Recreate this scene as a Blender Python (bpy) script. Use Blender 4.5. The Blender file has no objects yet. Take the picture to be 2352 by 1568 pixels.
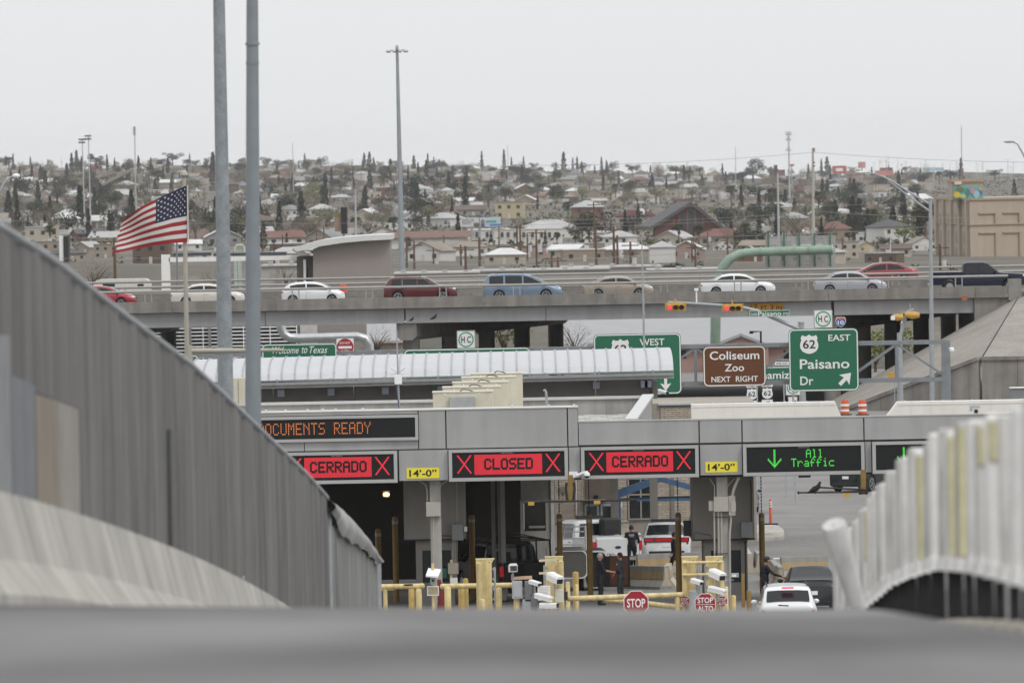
import bpy, bmesh, math, random
from mathutils import Vector, Matrix
rnd = random.Random(7)
SC = bpy.context.scene
COL = SC.collection
# ---------------------------------------------------------------- camera
F, PW, PH = 19600.0, 2352.0, 1568.0          # focal length and picture size in layout units
CAMZ = 14.6
PITCH = math.atan((784 - 400) / F)
ROLL = 0.0185
_f = Vector((0, math.cos(PITCH), -math.sin(PITCH)))
_r0 = Vector((1, 0, 0)); _u0 = Vector((0, math.sin(PITCH), math.cos(PITCH)))
_R = _r0 * math.cos(ROLL) - _u0 * math.sin(ROLL)
_U = _r0 * math.sin(ROLL) + _u0 * math.cos(ROLL)
cam_d = bpy.data.cameras.new('camera'); cam = bpy.data.objects.new('camera', cam_d); COL.objects.link(cam)
cam_d.sensor_width = 36.0; cam_d.lens = 36.0 * F / PW
cam_d.clip_start = 0.5; cam_d.clip_end = 30000
m = Matrix((( _R.x, _U.x, -_f.x, 0), (_R.y, _U.y, -_f.y, 0), (_R.z, _U.z, -_f.z, CAMZ), (0, 0, 0, 1)))
cam.matrix_world = m
cam_d.dof.use_dof = True; cam_d.dof.focus_distance = 330.0; cam_d.dof.aperture_fstop = 5.6
SC.camera = cam
# ---------------------------------------------------------------- sky and sun (overcast)
SUN_EL, SUN_AZ = math.radians(50), math.radians(140)   # azimuth clockwise from +Y
world = bpy.data.worlds.new('World'); SC.world = world; world.use_nodes = True
nt = world.node_tree; nt.nodes.clear()
out = nt.nodes.new('ShaderNodeOutputWorld'); add = nt.nodes.new('ShaderNodeAddShader')
b1 = nt.nodes.new('ShaderNodeBackground'); b2 = nt.nodes.new('ShaderNodeBackground')
sky = nt.nodes.new('ShaderNodeTexSky'); sky.sky_type = 'NISHITA'; sky.sun_disc = False
sky.sun_elevation = SUN_EL; sky.sun_rotation = SUN_AZ; sky.dust_density = 6.0; sky.air_density = 1.0
hsv = nt.nodes.new('ShaderNodeHueSaturation'); hsv.inputs['Saturation'].default_value = 0.2
nt.links.new(sky.outputs[0], hsv.inputs['Color']); nt.links.new(hsv.outputs[0], b1.inputs[0])
b1.inputs[1].default_value = 0.012
tc = nt.nodes.new('ShaderNodeTexCoord'); sep = nt.nodes.new('ShaderNodeSeparateXYZ')
mr = nt.nodes.new('ShaderNodeMapRange'); mr.inputs[1].default_value = 0; mr.inputs[2].default_value = 1
mr.inputs[3].default_value = 1.0; mr.inputs[4].default_value = 1.5
nt.links.new(tc.outputs['Generated'], sep.inputs[0]); nt.links.new(sep.outputs[2], mr.inputs[0])
b2.inputs[0].default_value = (0.975, 0.985, 1.0, 1); SKYL = 0.83
mu = nt.nodes.new('ShaderNodeMath'); mu.operation = 'MULTIPLY'; mu.inputs[1].default_value = SKYL
nt.links.new(mr.outputs[0], mu.inputs[0]); nt.links.new(mu.outputs[0], b2.inputs[1])
nt.links.new(b1.outputs[0], add.inputs[0]); nt.links.new(b2.outputs[0], add.inputs[1]); nt.links.new(add.outputs[0], out.inputs[0])
sd = bpy.data.lights.new('sun', 'SUN'); sd.energy = 1.0; sd.angle = math.radians(14); sd.color = (1, 0.97, 0.92)
so = bpy.data.objects.new('sun', sd); COL.objects.link(so)
_sv = Vector((math.sin(SUN_AZ) * math.cos(SUN_EL), math.cos(SUN_AZ) * math.cos(SUN_EL), math.sin(SUN_EL)))
so.rotation_euler = _sv.to_track_quat('Z', 'Y').to_euler()
so.location = (60, -60, 120)
vs = SC.view_settings; vs.view_transform = 'Standard'; vs.look = 'None'; vs.exposure = 0.0; vs.gamma = 1.0; vs.use_curve_mapping = False
cy = SC.cycles; cy.use_denoising = True; cy.max_bounces = 6; cy.diffuse_bounces = 3; cy.glossy_bounces = 3
cy.transmission_bounces = 4; cy.transparent_max_bounces = 12; cy.volume_bounces = 0; cy.sample_clamp_indirect = 6
# ---------------------------------------------------------------- layout helpers
CAMP = Vector((0, 0, CAMZ))
def P(x, y, Y):
    d = _f * F + _R * (x - PW / 2) + _U * (PH / 2 - y)
    return CAMP + d * (Y / d.y)
def proj(p):
    q = Vector(p) - CAMP; w = q.dot(_f)
    return PW / 2 + F * q.dot(_R) / w, PH / 2 - F * q.dot(_U) / w
def PX(x, Y, y=1000): return P(x, y, Y).x
def PZ(x, y, Y): return P(x, y, Y).z
def rect(x0, y0, x1, y1, Y):
    xm, ym = (x0 + x1) / 2, (y0 + y1) / 2
    return P(x0, ym, Y).x, P(x1, ym, Y).x, P(xm, y1, Y).z, P(xm, y0, Y).z
# ---------------------------------------------------------------- materials
MATS = {}
def M(name, col, rough=0.7, metal=0.0, var=0.12, scale=3.0, bump=0.0, streak=0.0, spec=0.4, emit=None, es=1.0, alpha=1.0, coat=0.0, fine=0.0):
    if name in MATS: return MATS[name]
    mt = bpy.data.materials.new(name); mt.use_nodes = True; t = mt.node_tree
    b = t.nodes['Principled BSDF']; b.inputs['Roughness'].default_value = rough; b.inputs['Metallic'].default_value = metal
    b.inputs['Specular IOR Level'].default_value = spec; b.inputs['Base Color'].default_value = (*col, 1)
    if coat: b.inputs['Coat Weight'].default_value = coat; b.inputs['Coat Roughness'].default_value = 0.08
    if alpha < 1: b.inputs['Alpha'].default_value = alpha
    if emit: b.inputs['Emission Color'].default_value = (*emit, 1); b.inputs['Emission Strength'].default_value = es
    if var > 0 or streak > 0 or bump > 0:
        g = t.nodes.new('ShaderNodeNewGeometry'); cur = g.outputs['Position']
        n = t.nodes.new('ShaderNodeTexNoise'); n.inputs['Scale'].default_value = scale; n.inputs['Detail'].default_value = 5; n.inputs['Roughness'].default_value = 0.65
        t.links.new(cur, n.inputs['Vector'])
        r = t.nodes.new('ShaderNodeMapRange'); r.inputs[1].default_value = 0.3; r.inputs[2].default_value = 0.7
        r.inputs[3].default_value = 1 - var; r.inputs[4].default_value = 1 + var
        t.links.new(n.outputs[0], r.inputs[0]); fac = r.outputs[0]
        if streak > 0:
            mp = t.nodes.new('ShaderNodeMapping'); mp.inputs['Scale'].default_value = (scale * 2.2, scale * 2.2, scale * 0.12)
            n2 = t.nodes.new('ShaderNodeTexNoise'); n2.inputs['Scale'].default_value = 1.0; n2.inputs['Detail'].default_value = 4
            t.links.new(cur, mp.inputs[0]); t.links.new(mp.outputs[0], n2.inputs['Vector'])
            r2 = t.nodes.new('ShaderNodeMapRange'); r2.inputs[1].default_value = 0.35; r2.inputs[2].default_value = 0.75
            r2.inputs[3].default_value = 1 + streak * 0.4; r2.inputs[4].default_value = 1 - streak
            t.links.new(n2.outputs[0], r2.inputs[0])
            mm = t.nodes.new('ShaderNodeMath'); mm.operation = 'MULTIPLY'; t.links.new(fac, mm.inputs[0]); t.links.new(r2.outputs[0], mm.inputs[1]); fac = mm.outputs[0]
        if fine > 0:
            n3 = t.nodes.new('ShaderNodeTexNoise'); n3.inputs['Scale'].default_value = scale * 14; n3.inputs['Detail'].default_value = 2
            t.links.new(cur, n3.inputs['Vector'])
            r3 = t.nodes.new('ShaderNodeMapRange'); r3.inputs[1].default_value = 0.3; r3.inputs[2].default_value = 0.7
            r3.inputs[3].default_value = 1 - fine; r3.inputs[4].default_value = 1 + fine
            t.links.new(n3.outputs[0], r3.inputs[0])
            m3 = t.nodes.new('ShaderNodeMath'); m3.operation = 'MULTIPLY'; t.links.new(fac, m3.inputs[0]); t.links.new(r3.outputs[0], m3.inputs[1]); fac = m3.outputs[0]
        vm = t.nodes.new('ShaderNodeVectorMath'); vm.operation = 'SCALE'; vm.inputs[0].default_value = col
        t.links.new(fac, vm.inputs['Scale']); t.links.new(vm.outputs[0], b.inputs['Base Color'])
        if bump > 0:
            bp = t.nodes.new('ShaderNodeBump'); bp.inputs['Strength'].default_value = bump; bp.inputs['Distance'].default_value = 0.05
            t.links.new(n.outputs[0], bp.inputs['Height']); t.links.new(bp.outputs[0], b.inputs['Normal'])
    MATS[name] = mt; return mt
def glow(name, col, s=1.0):
    if name in MATS: return MATS[name]
    mt = bpy.data.materials.new(name); mt.use_nodes = True; t = mt.node_tree; t.nodes.clear()
    o = t.nodes.new('ShaderNodeOutputMaterial'); e = t.nodes.new('ShaderNodeEmission'); e.inputs[0].default_value = (*col, 1); e.inputs[1].default_value = s
    t.links.new(e.outputs[0], o.inputs[0]); MATS[name] = mt; return mt
# ---------------------------------------------------------------- mesh builder
class MB:
    def __init__(s): s.v = []; s.f = []
    def add(s, vs, fs):
        k = len(s.v); s.v += [tuple(p) for p in vs]; s.f += [tuple(i + k for i in f) for f in fs]; return s
    def box(s, x0, x1, y0, y1, z0, z1):
        return s.add([(x0,y0,z0),(x1,y0,z0),(x1,y1,z0),(x0,y1,z0),(x0,y0,z1),(x1,y0,z1),(x1,y1,z1),(x0,y1,z1)],
                     [(0,3,2,1),(4,5,6,7),(0,1,5,4),(1,2,6,5),(2,3,7,6),(3,0,4,7)])
    def cbox(s, x0, x1, y0, y1, z0, z1, c):           # chamfered box (vertical and top edges of the front)
        pts = [(x0+c,y0),(x1-c,y0),(x1,y0+c),(x1,y1-c),(x1-c,y1),(x0+c,y1),(x0,y1-c),(x0,y0+c)]
        ins = [(x0+2*c,y0+c),(x1-2*c,y0+c),(x1-c,y0+2*c),(x1-c,y1-2*c),(x1-2*c,y1-c),(x0+2*c,y1-c),(x0+c,y1-2*c),(x0+c,y0+2*c)]
        vs = [(a,b,z0) for a,b in pts] + [(a,b,z1-c) for a,b in pts] + [(a,b,z1) for a,b in ins]
        fs = [tuple(range(7,-1,-1)), tuple(range(16,24))]
        for i in range(8):
            j = (i+1) % 8; fs += [(i,j,8+j,8+i),(8+i,8+j,16+j,16+i)]
        return s.add(vs, fs)
    def bar(s, p0, p1, w, h=None, up=(0,0,1)):
        p0, p1 = Vector(p0), Vector(p1); h = h or w; d = (p1-p0).normalized(); u = Vector(up)
        if abs(d.dot(u)) > 0.98: u = Vector((0,1,0))
        a = d.cross(u).normalized() * (w/2); b = a.cross(d).normalized() * (h/2)
        return s.add([p0-a-b,p0+a-b,p0+a+b,p0-a+b,p1-a-b,p1+a-b,p1+a+b,p1-a+b],[(0,1,2,3),(7,6,5,4),(0,4,5,1),(1,5,6,2),(2,6,7,3),(3,7,4,0)])
    def cyl(s, p0, p1, r0, r1=None, n=12, cap=True):
        return s.tube([p0, p1], [r0, r0 if r1 is None else r1], n, cap)
    def tube(s, pts, rs, n=8, cap=True):
        pts = [Vector(p) for p in pts]
        if not isinstance(rs, (list, tuple)): rs = [rs] * len(pts)
        k = len(s.v); pa = None
        for i, p in enumerate(pts):
            d = (pts[min(i+1, len(pts)-1)] - pts[max(i-1, 0)]).normalized()
            if pa is None:
                u = Vector((0,0,1)) if abs(d.z) < 0.9 else Vector((0,1,0)); a = d.cross(u).normalized()
            else:
                a = (pa - d * pa.dot(d)).normalized()
            pa = a; b = d.cross(a)
            for j in range(n):
                t = 2*math.pi*j/n; s.v.append(tuple(p + (a*math.cos(t) + b*math.sin(t)) * rs[i]))
        for i in range(len(pts)-1):
            for j in range(n):
                s.f.append((k+i*n+j, k+i*n+(j+1)%n, k+(i+1)*n+(j+1)%n, k+(i+1)*n+j))
        if cap:
            s.f.append(tuple(k+j for j in range(n-1,-1,-1))); s.f.append(tuple(k+(len(pts)-1)*n+j for j in range(n)))
        return s
    def prism(s, poly, y0, y1):                       # polygon in (x,z), extruded along y
        n = len(poly); return s.add([(x,y0,z) for x,z in poly]+[(x,y1,z) for x,z in poly],
            [tuple(range(n)), tuple(range(2*n-1,n-1,-1))]+[(i,i+n,(i+1)%n+n,(i+1)%n) for i in range(n)])
    def prismx(s, poly, x0, x1):                      # polygon in (y,z), extruded along x
        n = len(poly); return s.add([(x0,y,z) for y,z in poly]+[(x1,y,z) for y,z in poly],
            [tuple(range(n-1,-1,-1)), tuple(range(n,2*n))]+[(i,(i+1)%n,(i+1)%n+n,i+n) for i in range(n)])
    def sphere(s, c, r, n=12, m=8, sq=(1,1,1)):
        c = Vector(c); k = len(s.v)
        for i in range(m+1):
            a = math.pi*i/m
            for j in range(n):
                b = 2*math.pi*j/n; s.v.append((c.x+r*sq[0]*math.sin(a)*math.cos(b), c.y+r*sq[1]*math.sin(a)*math.sin(b), c.z+r*sq[2]*math.cos(a)))
        for i in range(m):
            for j in range(n): s.f.append((k+i*n+j, k+(i+1)*n+j, k+(i+1)*n+(j+1)%n, k+i*n+(j+1)%n))
        return s
    def quad(s, a, b, c, d): return s.add([a,b,c,d],[(0,1,2,3)])
    def mesh(s, name, mat=None, off=(0,0,0), smooth=False, ang=40):
        me = bpy.data.meshes.new(name)
        o = off; me.from_pydata([(x-o[0],y-o[1],z-o[2]) for x,y,z in s.v], [], s.f)
        bm = bmesh.new(); bm.from_mesh(me); bmesh.ops.recalc_face_normals(bm, faces=bm.faces[:]) ; bm.to_mesh(me); bm.free()
        if smooth:
            me.shade_smooth(); me.set_sharp_from_angle(angle=math.radians(ang))
        if mat: me.materials.append(mat)
        return me
    def build(s, name, mat, parent=None, smooth=False, ang=40):
        off = parent.matrix_world.translation if parent is not None else (0,0,0)
        if parent is not None: off = rootloc(parent)
        ob = bpy.data.objects.new(name, s.mesh(name, mat, off, smooth, ang)); COL.objects.link(ob)
        if parent is not None: ob.parent = parent
        return ob
LOCAL = set()
def rootloc(o):
    l = Vector((0,0,0))
    q = o
    while q.parent is not None: q = q.parent
    if q.name in LOCAL: return l
    while o is not None: l = l + o.location; o = o.parent
    return l
def tag(o, label, cat, group=None):
    o['label'] = label; o['category'] = cat
    if group: o['group'] = group
    return o
def thing(name, label, cat, loc=(0,0,0), group=None):
    o = bpy.data.objects.new(name, None); COL.objects.link(o); o.location = loc; o.empty_display_size = 0.3
    return tag(o, label, cat, group)
def struct(name, mb, mat, smooth=False):
    o = mb.build(name, mat, None, smooth); o['kind'] = 'structure'; return o
def copy_tree(o, parent=None):
    c = o.copy(); COL.objects.link(c); c.parent = parent
    for ch in o.children: copy_tree(ch, c)
    return c
def B(name, mat, parent, x0, y0, x1, y1, Y, dep):   # box part from a layout rectangle at depth Y, reaching back dep
    a, b, c, d = rect(x0, y0, x1, y1, Y); return MB().box(a, b, Y, Y + dep, c, d).build(name, mat, parent)
# ---------------------------------------------------------------- lettering
_txt = {}
def text_mesh(body, weight=0.0, shear=0.0, ext=0.006):
    key = (body, weight, shear, ext)
    if key in _txt: return _txt[key]
    cu = bpy.data.curves.new('lettering', 'FONT'); cu.body = body; cu.size = 1.0; cu.offset = weight; cu.shear = shear
    cu.resolution_u = 3; cu.extrude = ext; cu.align_x = 'LEFT'
    ob = bpy.data.objects.new('lettering', cu); COL.objects.link(ob)
    dg = bpy.context.evaluated_depsgraph_get(); dg.update()
    me = bpy.data.meshes.new_from_object(ob.evaluated_get(dg)); bpy.data.objects.remove(ob); bpy.data.curves.remove(cu)
    xs = [v.co.x for v in me.vertices]; ys = [v.co.y for v in me.vertices]
    r = ([(v.co.x, v.co.y, v.co.z) for v in me.vertices], [tuple(p.vertices) for p in me.polygons], min(xs), max(xs), min(ys), max(ys))
    bpy.data.meshes.remove(me); _txt[key] = r; return r
def text(body, mat, parent, x0, x1, z0, z1, Y, name='lettering', weight=0.0, shear=0.0, rotz=None, piv=None, fit=True):
    """letters filling x0..x1, z0..z1 (world) on the plane y=Y, facing -y"""
    vs, fs, ax, bx, ay, by = text_mesh(body, weight, shear)
    sx, sz = (x1-x0)/(bx-ax), (z1-z0)/(by-ay)
    if not fit: sx = sz
    b = MB(); b.add([(x0+(x-ax)*sx, Y-(z+0.006)*0.5, z0+(y-ay)*sz) for x,y,z in vs], fs)
    if rotz:
        c, s_ = math.cos(rotz), math.sin(rotz); b.v = [(piv[0]+(x-piv[0])*c-(y-piv[1])*s_, piv[1]+(x-piv[0])*s_+(y-piv[1])*c, z) for x,y,z in b.v]
    return b.build(name, mat, parent)
def rrect(x0, x1, z0, z1, r, n=5):
    pts = []
    for cx, cz, a0 in ((x1-r,z0+r,-90),(x1-r,z1-r,0),(x0+r,z1-r,90),(x0+r,z0+r,180)):
        for i in range(n+1):
            a = math.radians(a0+90*i/n); pts.append((cx+r*math.cos(a), cz+r*math.sin(a)))
    return pts
def ring(poly, inner, y0, y1):
    n = len(poly); b = MB()
    vs = [(x,y0,z) for x,z in poly]+[(x,y0,z) for x,z in inner]+[(x,y1,z) for x,z in poly]+[(x,y1,z) for x,z in inner]
    fs = []
    for i in range(n):
        j = (i+1)%n; fs += [(i,j,n+j,n+i),(2*n+i,3*n+i,3*n+j,2*n+j),(i,2*n+i,2*n+j,j),(n+i,n+j,3*n+j,3*n+i)]
    return b.add(vs, fs)
# ================================================================ colours used in many places
CONC = M('concrete_weathered', (0.30, 0.285, 0.26), 0.9, var=0.16, scale=1.3, streak=0.22, bump=0.15, fine=0.08)
CONC_L = M('concrete_pale', (0.43, 0.41, 0.375), 0.9, var=0.14, scale=1.6, streak=0.25, bump=0.1, fine=0.06)
ASPH = M('asphalt_worn', (0.165, 0.162, 0.158), 0.92, var=0.16, scale=0.35, bump=0.1, fine=0.1)
STEEL = M('galvanised_steel', (0.36, 0.38, 0.40), 0.55, 0.35, var=0.12, scale=6, fine=0.1)
DARK = M('dark_metal', (0.03, 0.03, 0.032), 0.6, 0.2)
WHITE = M('white_paint', (0.78, 0.78, 0.77), 0.5, var=0.05, scale=2)
BLACK = M('black_paint', (0.012, 0.012, 0.013), 0.5, var=0.05)
GLASS = M('dark_glass', (0.02, 0.024, 0.026), 0.08, var=0.0, spec=0.6)
RUBBER = M('black_rubber', (0.018, 0.018, 0.019), 0.85, var=0.2, scale=10)
CREAM = M('cream_metal', (0.56, 0.53, 0.43), 0.6, var=0.07, scale=2.5, streak=0.08)
YELLOW = M('pale_yellow_paint', (0.62, 0.50, 0.25), 0.55, var=0.16, scale=4, streak=0.26, fine=.06)
OCHRE = M('dirty_ochre_paint', (0.24, 0.15, 0.045), 0.65, var=0.15, scale=5, streak=0.2)
# ================================================================ terrain
ROWS = [(1200, 612), (1800, 585), (2400, 562), (2900, 537), (3400, 508), (4200, 470), (5000, 440), (5800, 417), (6500, 399), (7400, 391)]
def lerp_table(t, x):
    if x <= t[0][0]: return t[0][1]
    for (a, va), (b, vb) in zip(t, t[1:]):
        if x <= b: return va + (vb - va) * (x - a) / (b - a)
    return t[-1][1]
def terr(X, Y):
    if Y < 290: return 0.0
    if Y < 325: return -0.5 * (Y - 290) / 35
    if Y < 640: return -0.5
    x = max(-500, min(2850, PW / 2 + F * X / Y))
    far = max(0.0, min(1.0, (Y - 2500) / 4500))
    row = lerp_table(ROWS, Y) + far * (0.012 * (x - 1176) + 5 * math.sin(x * 0.0041 + 1) + 3 * math.sin(x * 0.011))
    row += 4 * math.sin(Y * 0.0045 + x * 0.004) * far
    z = P(x, row, min(Y, 7400)).z
    if Y < 1200: z = -0.5 + (z + 0.5) * (Y - 640) / 560
    if Y > 7400: z = z - (Y - 7400) * 0.004
    return z
g = MB(); ys = [-250, -60, 0, 100, 200, 289.9, 325.1, 400, 500, 640] + [640 + 60 * i for i in range(1, 115)] + [7700, 8200, 9500, 14000, 26000]
NU = 61; uu = [-1 + 2 * i / (NU - 1) for i in range(NU)]
for Y in ys:
    for u in uu:
        X = (u * abs(u) ** 0.3) * (90 + max(Y, 0) * 0.16); g.v.append((X, Y, terr(X, Y)))
for i in range(len(ys) - 1):
    for j in range(NU - 1): g.f.append((i*NU+j, i*NU+j+1, (i+1)*NU+j+1, (i+1)*NU+j))
def ground_mat():
    mt = bpy.data.materials.new('dry_earth_and_scrub'); mt.use_nodes = True; t = mt.node_tree; b = t.nodes['Principled BSDF']; b.inputs['Roughness'].default_value = 0.95
    ge = t.nodes.new('ShaderNodeNewGeometry'); mp = t.nodes.new('ShaderNodeMapping'); mp.inputs['Scale'].default_value = (0.05, 0.012, 0.05)
    n = t.nodes.new('ShaderNodeTexNoise'); n.inputs['Scale'].default_value = 1; n.inputs['Detail'].default_value = 8; n.inputs['Roughness'].default_value = 0.7
    t.links.new(ge.outputs['Position'], mp.inputs[0]); t.links.new(mp.outputs[0], n.inputs['Vector'])
    r = t.nodes.new('ShaderNodeValToRGB'); e = r.color_ramp.elements
    e[0].position = 0.32; e[0].color = (0.065, 0.062, 0.045, 1); e[1].position = 0.68; e[1].color = (0.17, 0.145, 0.115, 1)
    k = e.new(0.5); k.color = (0.095, 0.085, 0.064, 1)
    t.links.new(n.outputs[0], r.inputs[0]); t.links.new(r.outputs[0], b.inputs['Base Color']); return mt
struct('ground', g, ground_mat(), smooth=True)
rd = MB()
for Y0, Y1 in ((237, 290), (290, 325), (325, 640)):
    rd.quad((-60, Y0, terr(0, Y0) + .012), (60, Y0, terr(0, Y0) + .012), (60, Y1, terr(0, Y1) + .012), (-60, Y1, terr(0, Y1) + .012))
struct('road', rd, M('asphalt_plaza', (0.20, 0.195, 0.19), 0.92, var=0.14, scale=0.22, bump=0.05, fine=0.08))
# ================================================================ bridge
DIRX = 0.01908
def zprof(d):
    if d < 0: return CAMZ - 0.57 - 0.0295 * d * 0.3
    if d <= 141: return CAMZ - 0.57 - 0.0295 * d - 0.000216 * d * d
    z141 = CAMZ - 0.57 - 0.0295 * 141 - 0.000216 * 141 * 141; gr = 0.0295 + 2 * 0.000216 * 141
    Ls = 70.0; d1 = 141 + (z141 - gr * Ls / 2) / gr
    if d <= d1: return z141 - gr * (d - 141)
    if d <= d1 + Ls: t = d - d1; return z141 - gr * (d1 - 141) - gr * t + gr * t * t / (2 * Ls)
    return 0.0
def road(d, s):
    fade = max(0.0, min(1.0, (238 - d) / 60)); fade = min(fade, 1)
    return Vector((s + DIRX * d, d, zprof(d) - (0.040 if s < 0 else 0.012) * s * fade - 0.13 * max(0, min(1, (s - 1.05) / .7)) * fade - max(0, min(1, -s / 4)) * fade * lerp_table([(60, .06), (84, .17), (94, .23), (101, .28), (141, .5)], max(d, 60)) + 0.016))
ds = [-30 + 2 * i for i in range(135)]
S = [-5.4, -4, -2, 0, .6, 1.05, 1.4, 1.75, 4, 7, 9.6]
b = MB()
for d in ds: b.v += [tuple(road(d, s)) for s in S]
n = len(S)
for i in range(len(ds) - 1):
    for j in range(n - 1): b.f.append((i*n+j, i*n+j+1, (i+1)*n+j+1, (i+1)*n+j))
def bridge_asph():
    mt = bpy.data.materials.new('bridge_asphalt'); mt.use_nodes = True; t = mt.node_tree; p = t.nodes['Principled BSDF']; p.inputs['Roughness'].default_value = 0.9
    ge = t.nodes.new('ShaderNodeNewGeometry')
    mp = t.nodes.new('ShaderNodeMapping'); mp.inputs['Scale'].default_value = (0.45, 0.10, 0.2)
    n1 = t.nodes.new('ShaderNodeTexNoise'); n1.inputs['Scale'].default_value = 1; n1.inputs['Detail'].default_value = 6
    n2 = t.nodes.new('ShaderNodeTexNoise'); n2.inputs['Scale'].default_value = 60; n2.inputs['Detail'].default_value = 3
    t.links.new(ge.outputs['Position'], mp.inputs[0]); t.links.new(mp.outputs[0], n1.inputs['Vector']); t.links.new(ge.outputs['Position'], n2.inputs['Vector'])
    r = t.nodes.new('ShaderNodeValToRGB'); e = r.color_ramp.elements
    e[0].position = 0.36; e[0].color = (0.072, 0.071, 0.071, 1); e[1].position = 0.64; e[1].color = (0.185, 0.183, 0.181, 1)
    t.links.new(n1.outputs[0], r.inputs[0])
    mx = t.nodes.new('ShaderNodeMixRGB'); mx.blend_type = 'OVERLAY'; mx.inputs[0].default_value = 0.35
    t.links.new(r.outputs[0], mx.inputs[1]); t.links.new(n2.outputs[0], mx.inputs[2]); t.links.new(mx.outputs[0], p.inputs['Base Color'])
    bp = t.nodes.new('ShaderNodeBump'); bp.inputs['Strength'].default_value = 0.4; bp.inputs['Distance'].default_value = 0.01
    t.links.new(n2.outputs[0], bp.inputs['Height']); t.links.new(bp.outputs[0], p.inputs['Normal']); return mt
struct('bridge_road', b, bridge_asph(), smooth=True)
b = MB()                                               # retaining sides carrying the deck
for side, s in ((-1, -5.42), (1, 9.62)):
    k = len(b.v)
    for d in ds:
        p = road(d, s); b.v += [(p.x, p.y, p.z - 0.01), (p.x, p.y, min(-0.6, p.z - 1))]
    for i in range(len(ds) - 1): b.f.append((k+2*i, k+2*i+2, k+2*i+3, k+2*i+1))
struct('bridge_side_wall', b, CONC)
# ---- concrete barrier, left
JERSEY = [(-4.36, 0), (-4.36, .08), (-4.54, .33), (-4.66, .81), (-4.84, .81), (-4.9, .33), (-4.95, 0)]
def sweep(profile, d0, d1, step=1.0):
    b = MB(); n = max(1, round((d1 - d0) / step)); k = len(profile)
    for i in range(n + 1):
        d = d0 + (d1 - d0) * i / n; r0 = road(d, 0)
        for s, z in profile:
            q = road(d, s); b.v.append((q.x, q.y, road(d, -4.6).z + z - 0.02 if s < 0 else q.z + z - 0.02))
    for i in range(n):
        for j in range(k): b.f.append((i*k+j, i*k+(j+1) % k, (i+1)*k+(j+1) % k, (i+1)*k+j))
    b.f.append(tuple(range(k-1, -1, -1))); b.f.append(tuple(n*k + j for j in range(k))); return b
bar = thing('concrete_barrier', 'weathered concrete safety barrier along the left edge of the bridge road', 'barrier')
BARM = M('barrier_concrete', (0.40, 0.385, 0.35), 0.9, var=0.15, scale=0.9, streak=0.3, bump=0.1, fine=0.05)
d = 8.0
while d < 225:
    sweep(JERSEY, d, d + 5.985, 1.5).build('barrier_segment', BARM, bar); d += 6
q0, q1 = P(104, 1266, 64.5), P(139, 1334, 65.6)
sl = MB(); off = Vector((0.16, -0.02, 0)); sl.bar(q0 + Vector((.12, -.25, 0)), q1 + Vector((.12, -.25, 0)), 0.05, 0.04); sl.build('rust_slot', M('rust_dark', (0.035, 0.022, 0.018), 0.9), bar)  # dark bar standing in for a dark rusty slot in the barrier
# ---- mesh fence on the left
FS = -4.98
fence = thing('mesh_fence', 'tall grey steel mesh fence running down the left side of the bridge', 'fence')
def fence_mat(name, c):
    mt = M(name, c, 0.75, 0.25, var=0.08, scale=2.0, streak=0.42); t = mt.node_tree
    p = t.nodes['Principled BSDF']
    ge = t.nodes.new('ShaderNodeNewGeometry'); w = t.nodes.new('ShaderNodeTexWave'); w.wave_type = 'BANDS'; w.bands_direction = 'DIAGONAL'
    mp = t.nodes.new('ShaderNodeMapping'); mp.inputs['Scale'].default_value = (0.0, 0.55, 4.2); w.inputs['Scale'].default_value = 2.0; w.inputs['Distortion'].default_value = 0.3
    t.links.new(ge.outputs['Position'], mp.inputs[0]); t.links.new(mp.outputs[0], w.inputs['Vector'])
    bp = t.nodes.new('ShaderNodeBump'); bp.inputs['Strength'].default_value = 0.06; bp.inputs['Distance'].default_value = 0.01
    t.links.new(w.outputs[1], bp.inputs['Height']); t.links.new(bp.outputs[0], p.inputs['Normal']); return mt
FM = [fence_mat('fence_mesh_%d' % i, c) for i, c in enumerate([(0.163, 0.159, 0.154), (0.169, 0.165, 0.160), (0.158, 0.154, 0.150), (0.172, 0.168, 0.163)])]
FT = [(F * 4.98 / (1550 - x), P(x, y, F * 4.98 / (1550 - x)).z) for x, y in ((-700, 175), (0, 515), (120, 592), (200, 655), (300, 733), (440, 838), (505, 900), (600, 992), (700, 1090), (745, 1142), (766, 1170))]
def ftop(d): return lerp_table(FT, d)
dd = 42.0
while dd < 121.5:
    d1 = dd + 2.4; b = MB(); nc = 26; k = 0
    for i in range(nc + 1):
        t = dd + 2.4 * i / nc; off = (0.006 if i % 2 else -0.004) + rnd.uniform(-.004, .004) + 0.03 * math.sin(t * 2.1) + .02 * math.sin(t * 5.3)
        p = road(t, FS)
        for zz in (0.0, 0.5, 1.0): b.v.append((p.x + off * (1 if zz < 1 else .4), p.y, p.z + 0.05 + zz * (ftop(t) - p.z - 0.08)))
    for i in range(nc):
        for j in range(2): b.f.append((i*3+j, i*3+j+1, (i+1)*3+j+1, (i+1)*3+j))
    b.build('mesh_panel', rnd.choice(FM), fence)
    p = road(dd, FS - 0.13); MB().cyl((p.x, p.y, p.z - .3), (p.x, p.y, ftop(dd) - .02), 0.038, n=10).build('fence_post', STEEL, fence)
    dd = d1
rail = [Vector((road(t, FS).x, t, ftop(t))) for t in [42 + 2.4 * i for i in range(34)]]
MB().tube(rail, 0.03, 8).build('top_rail', STEEL, fence, True)
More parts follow.
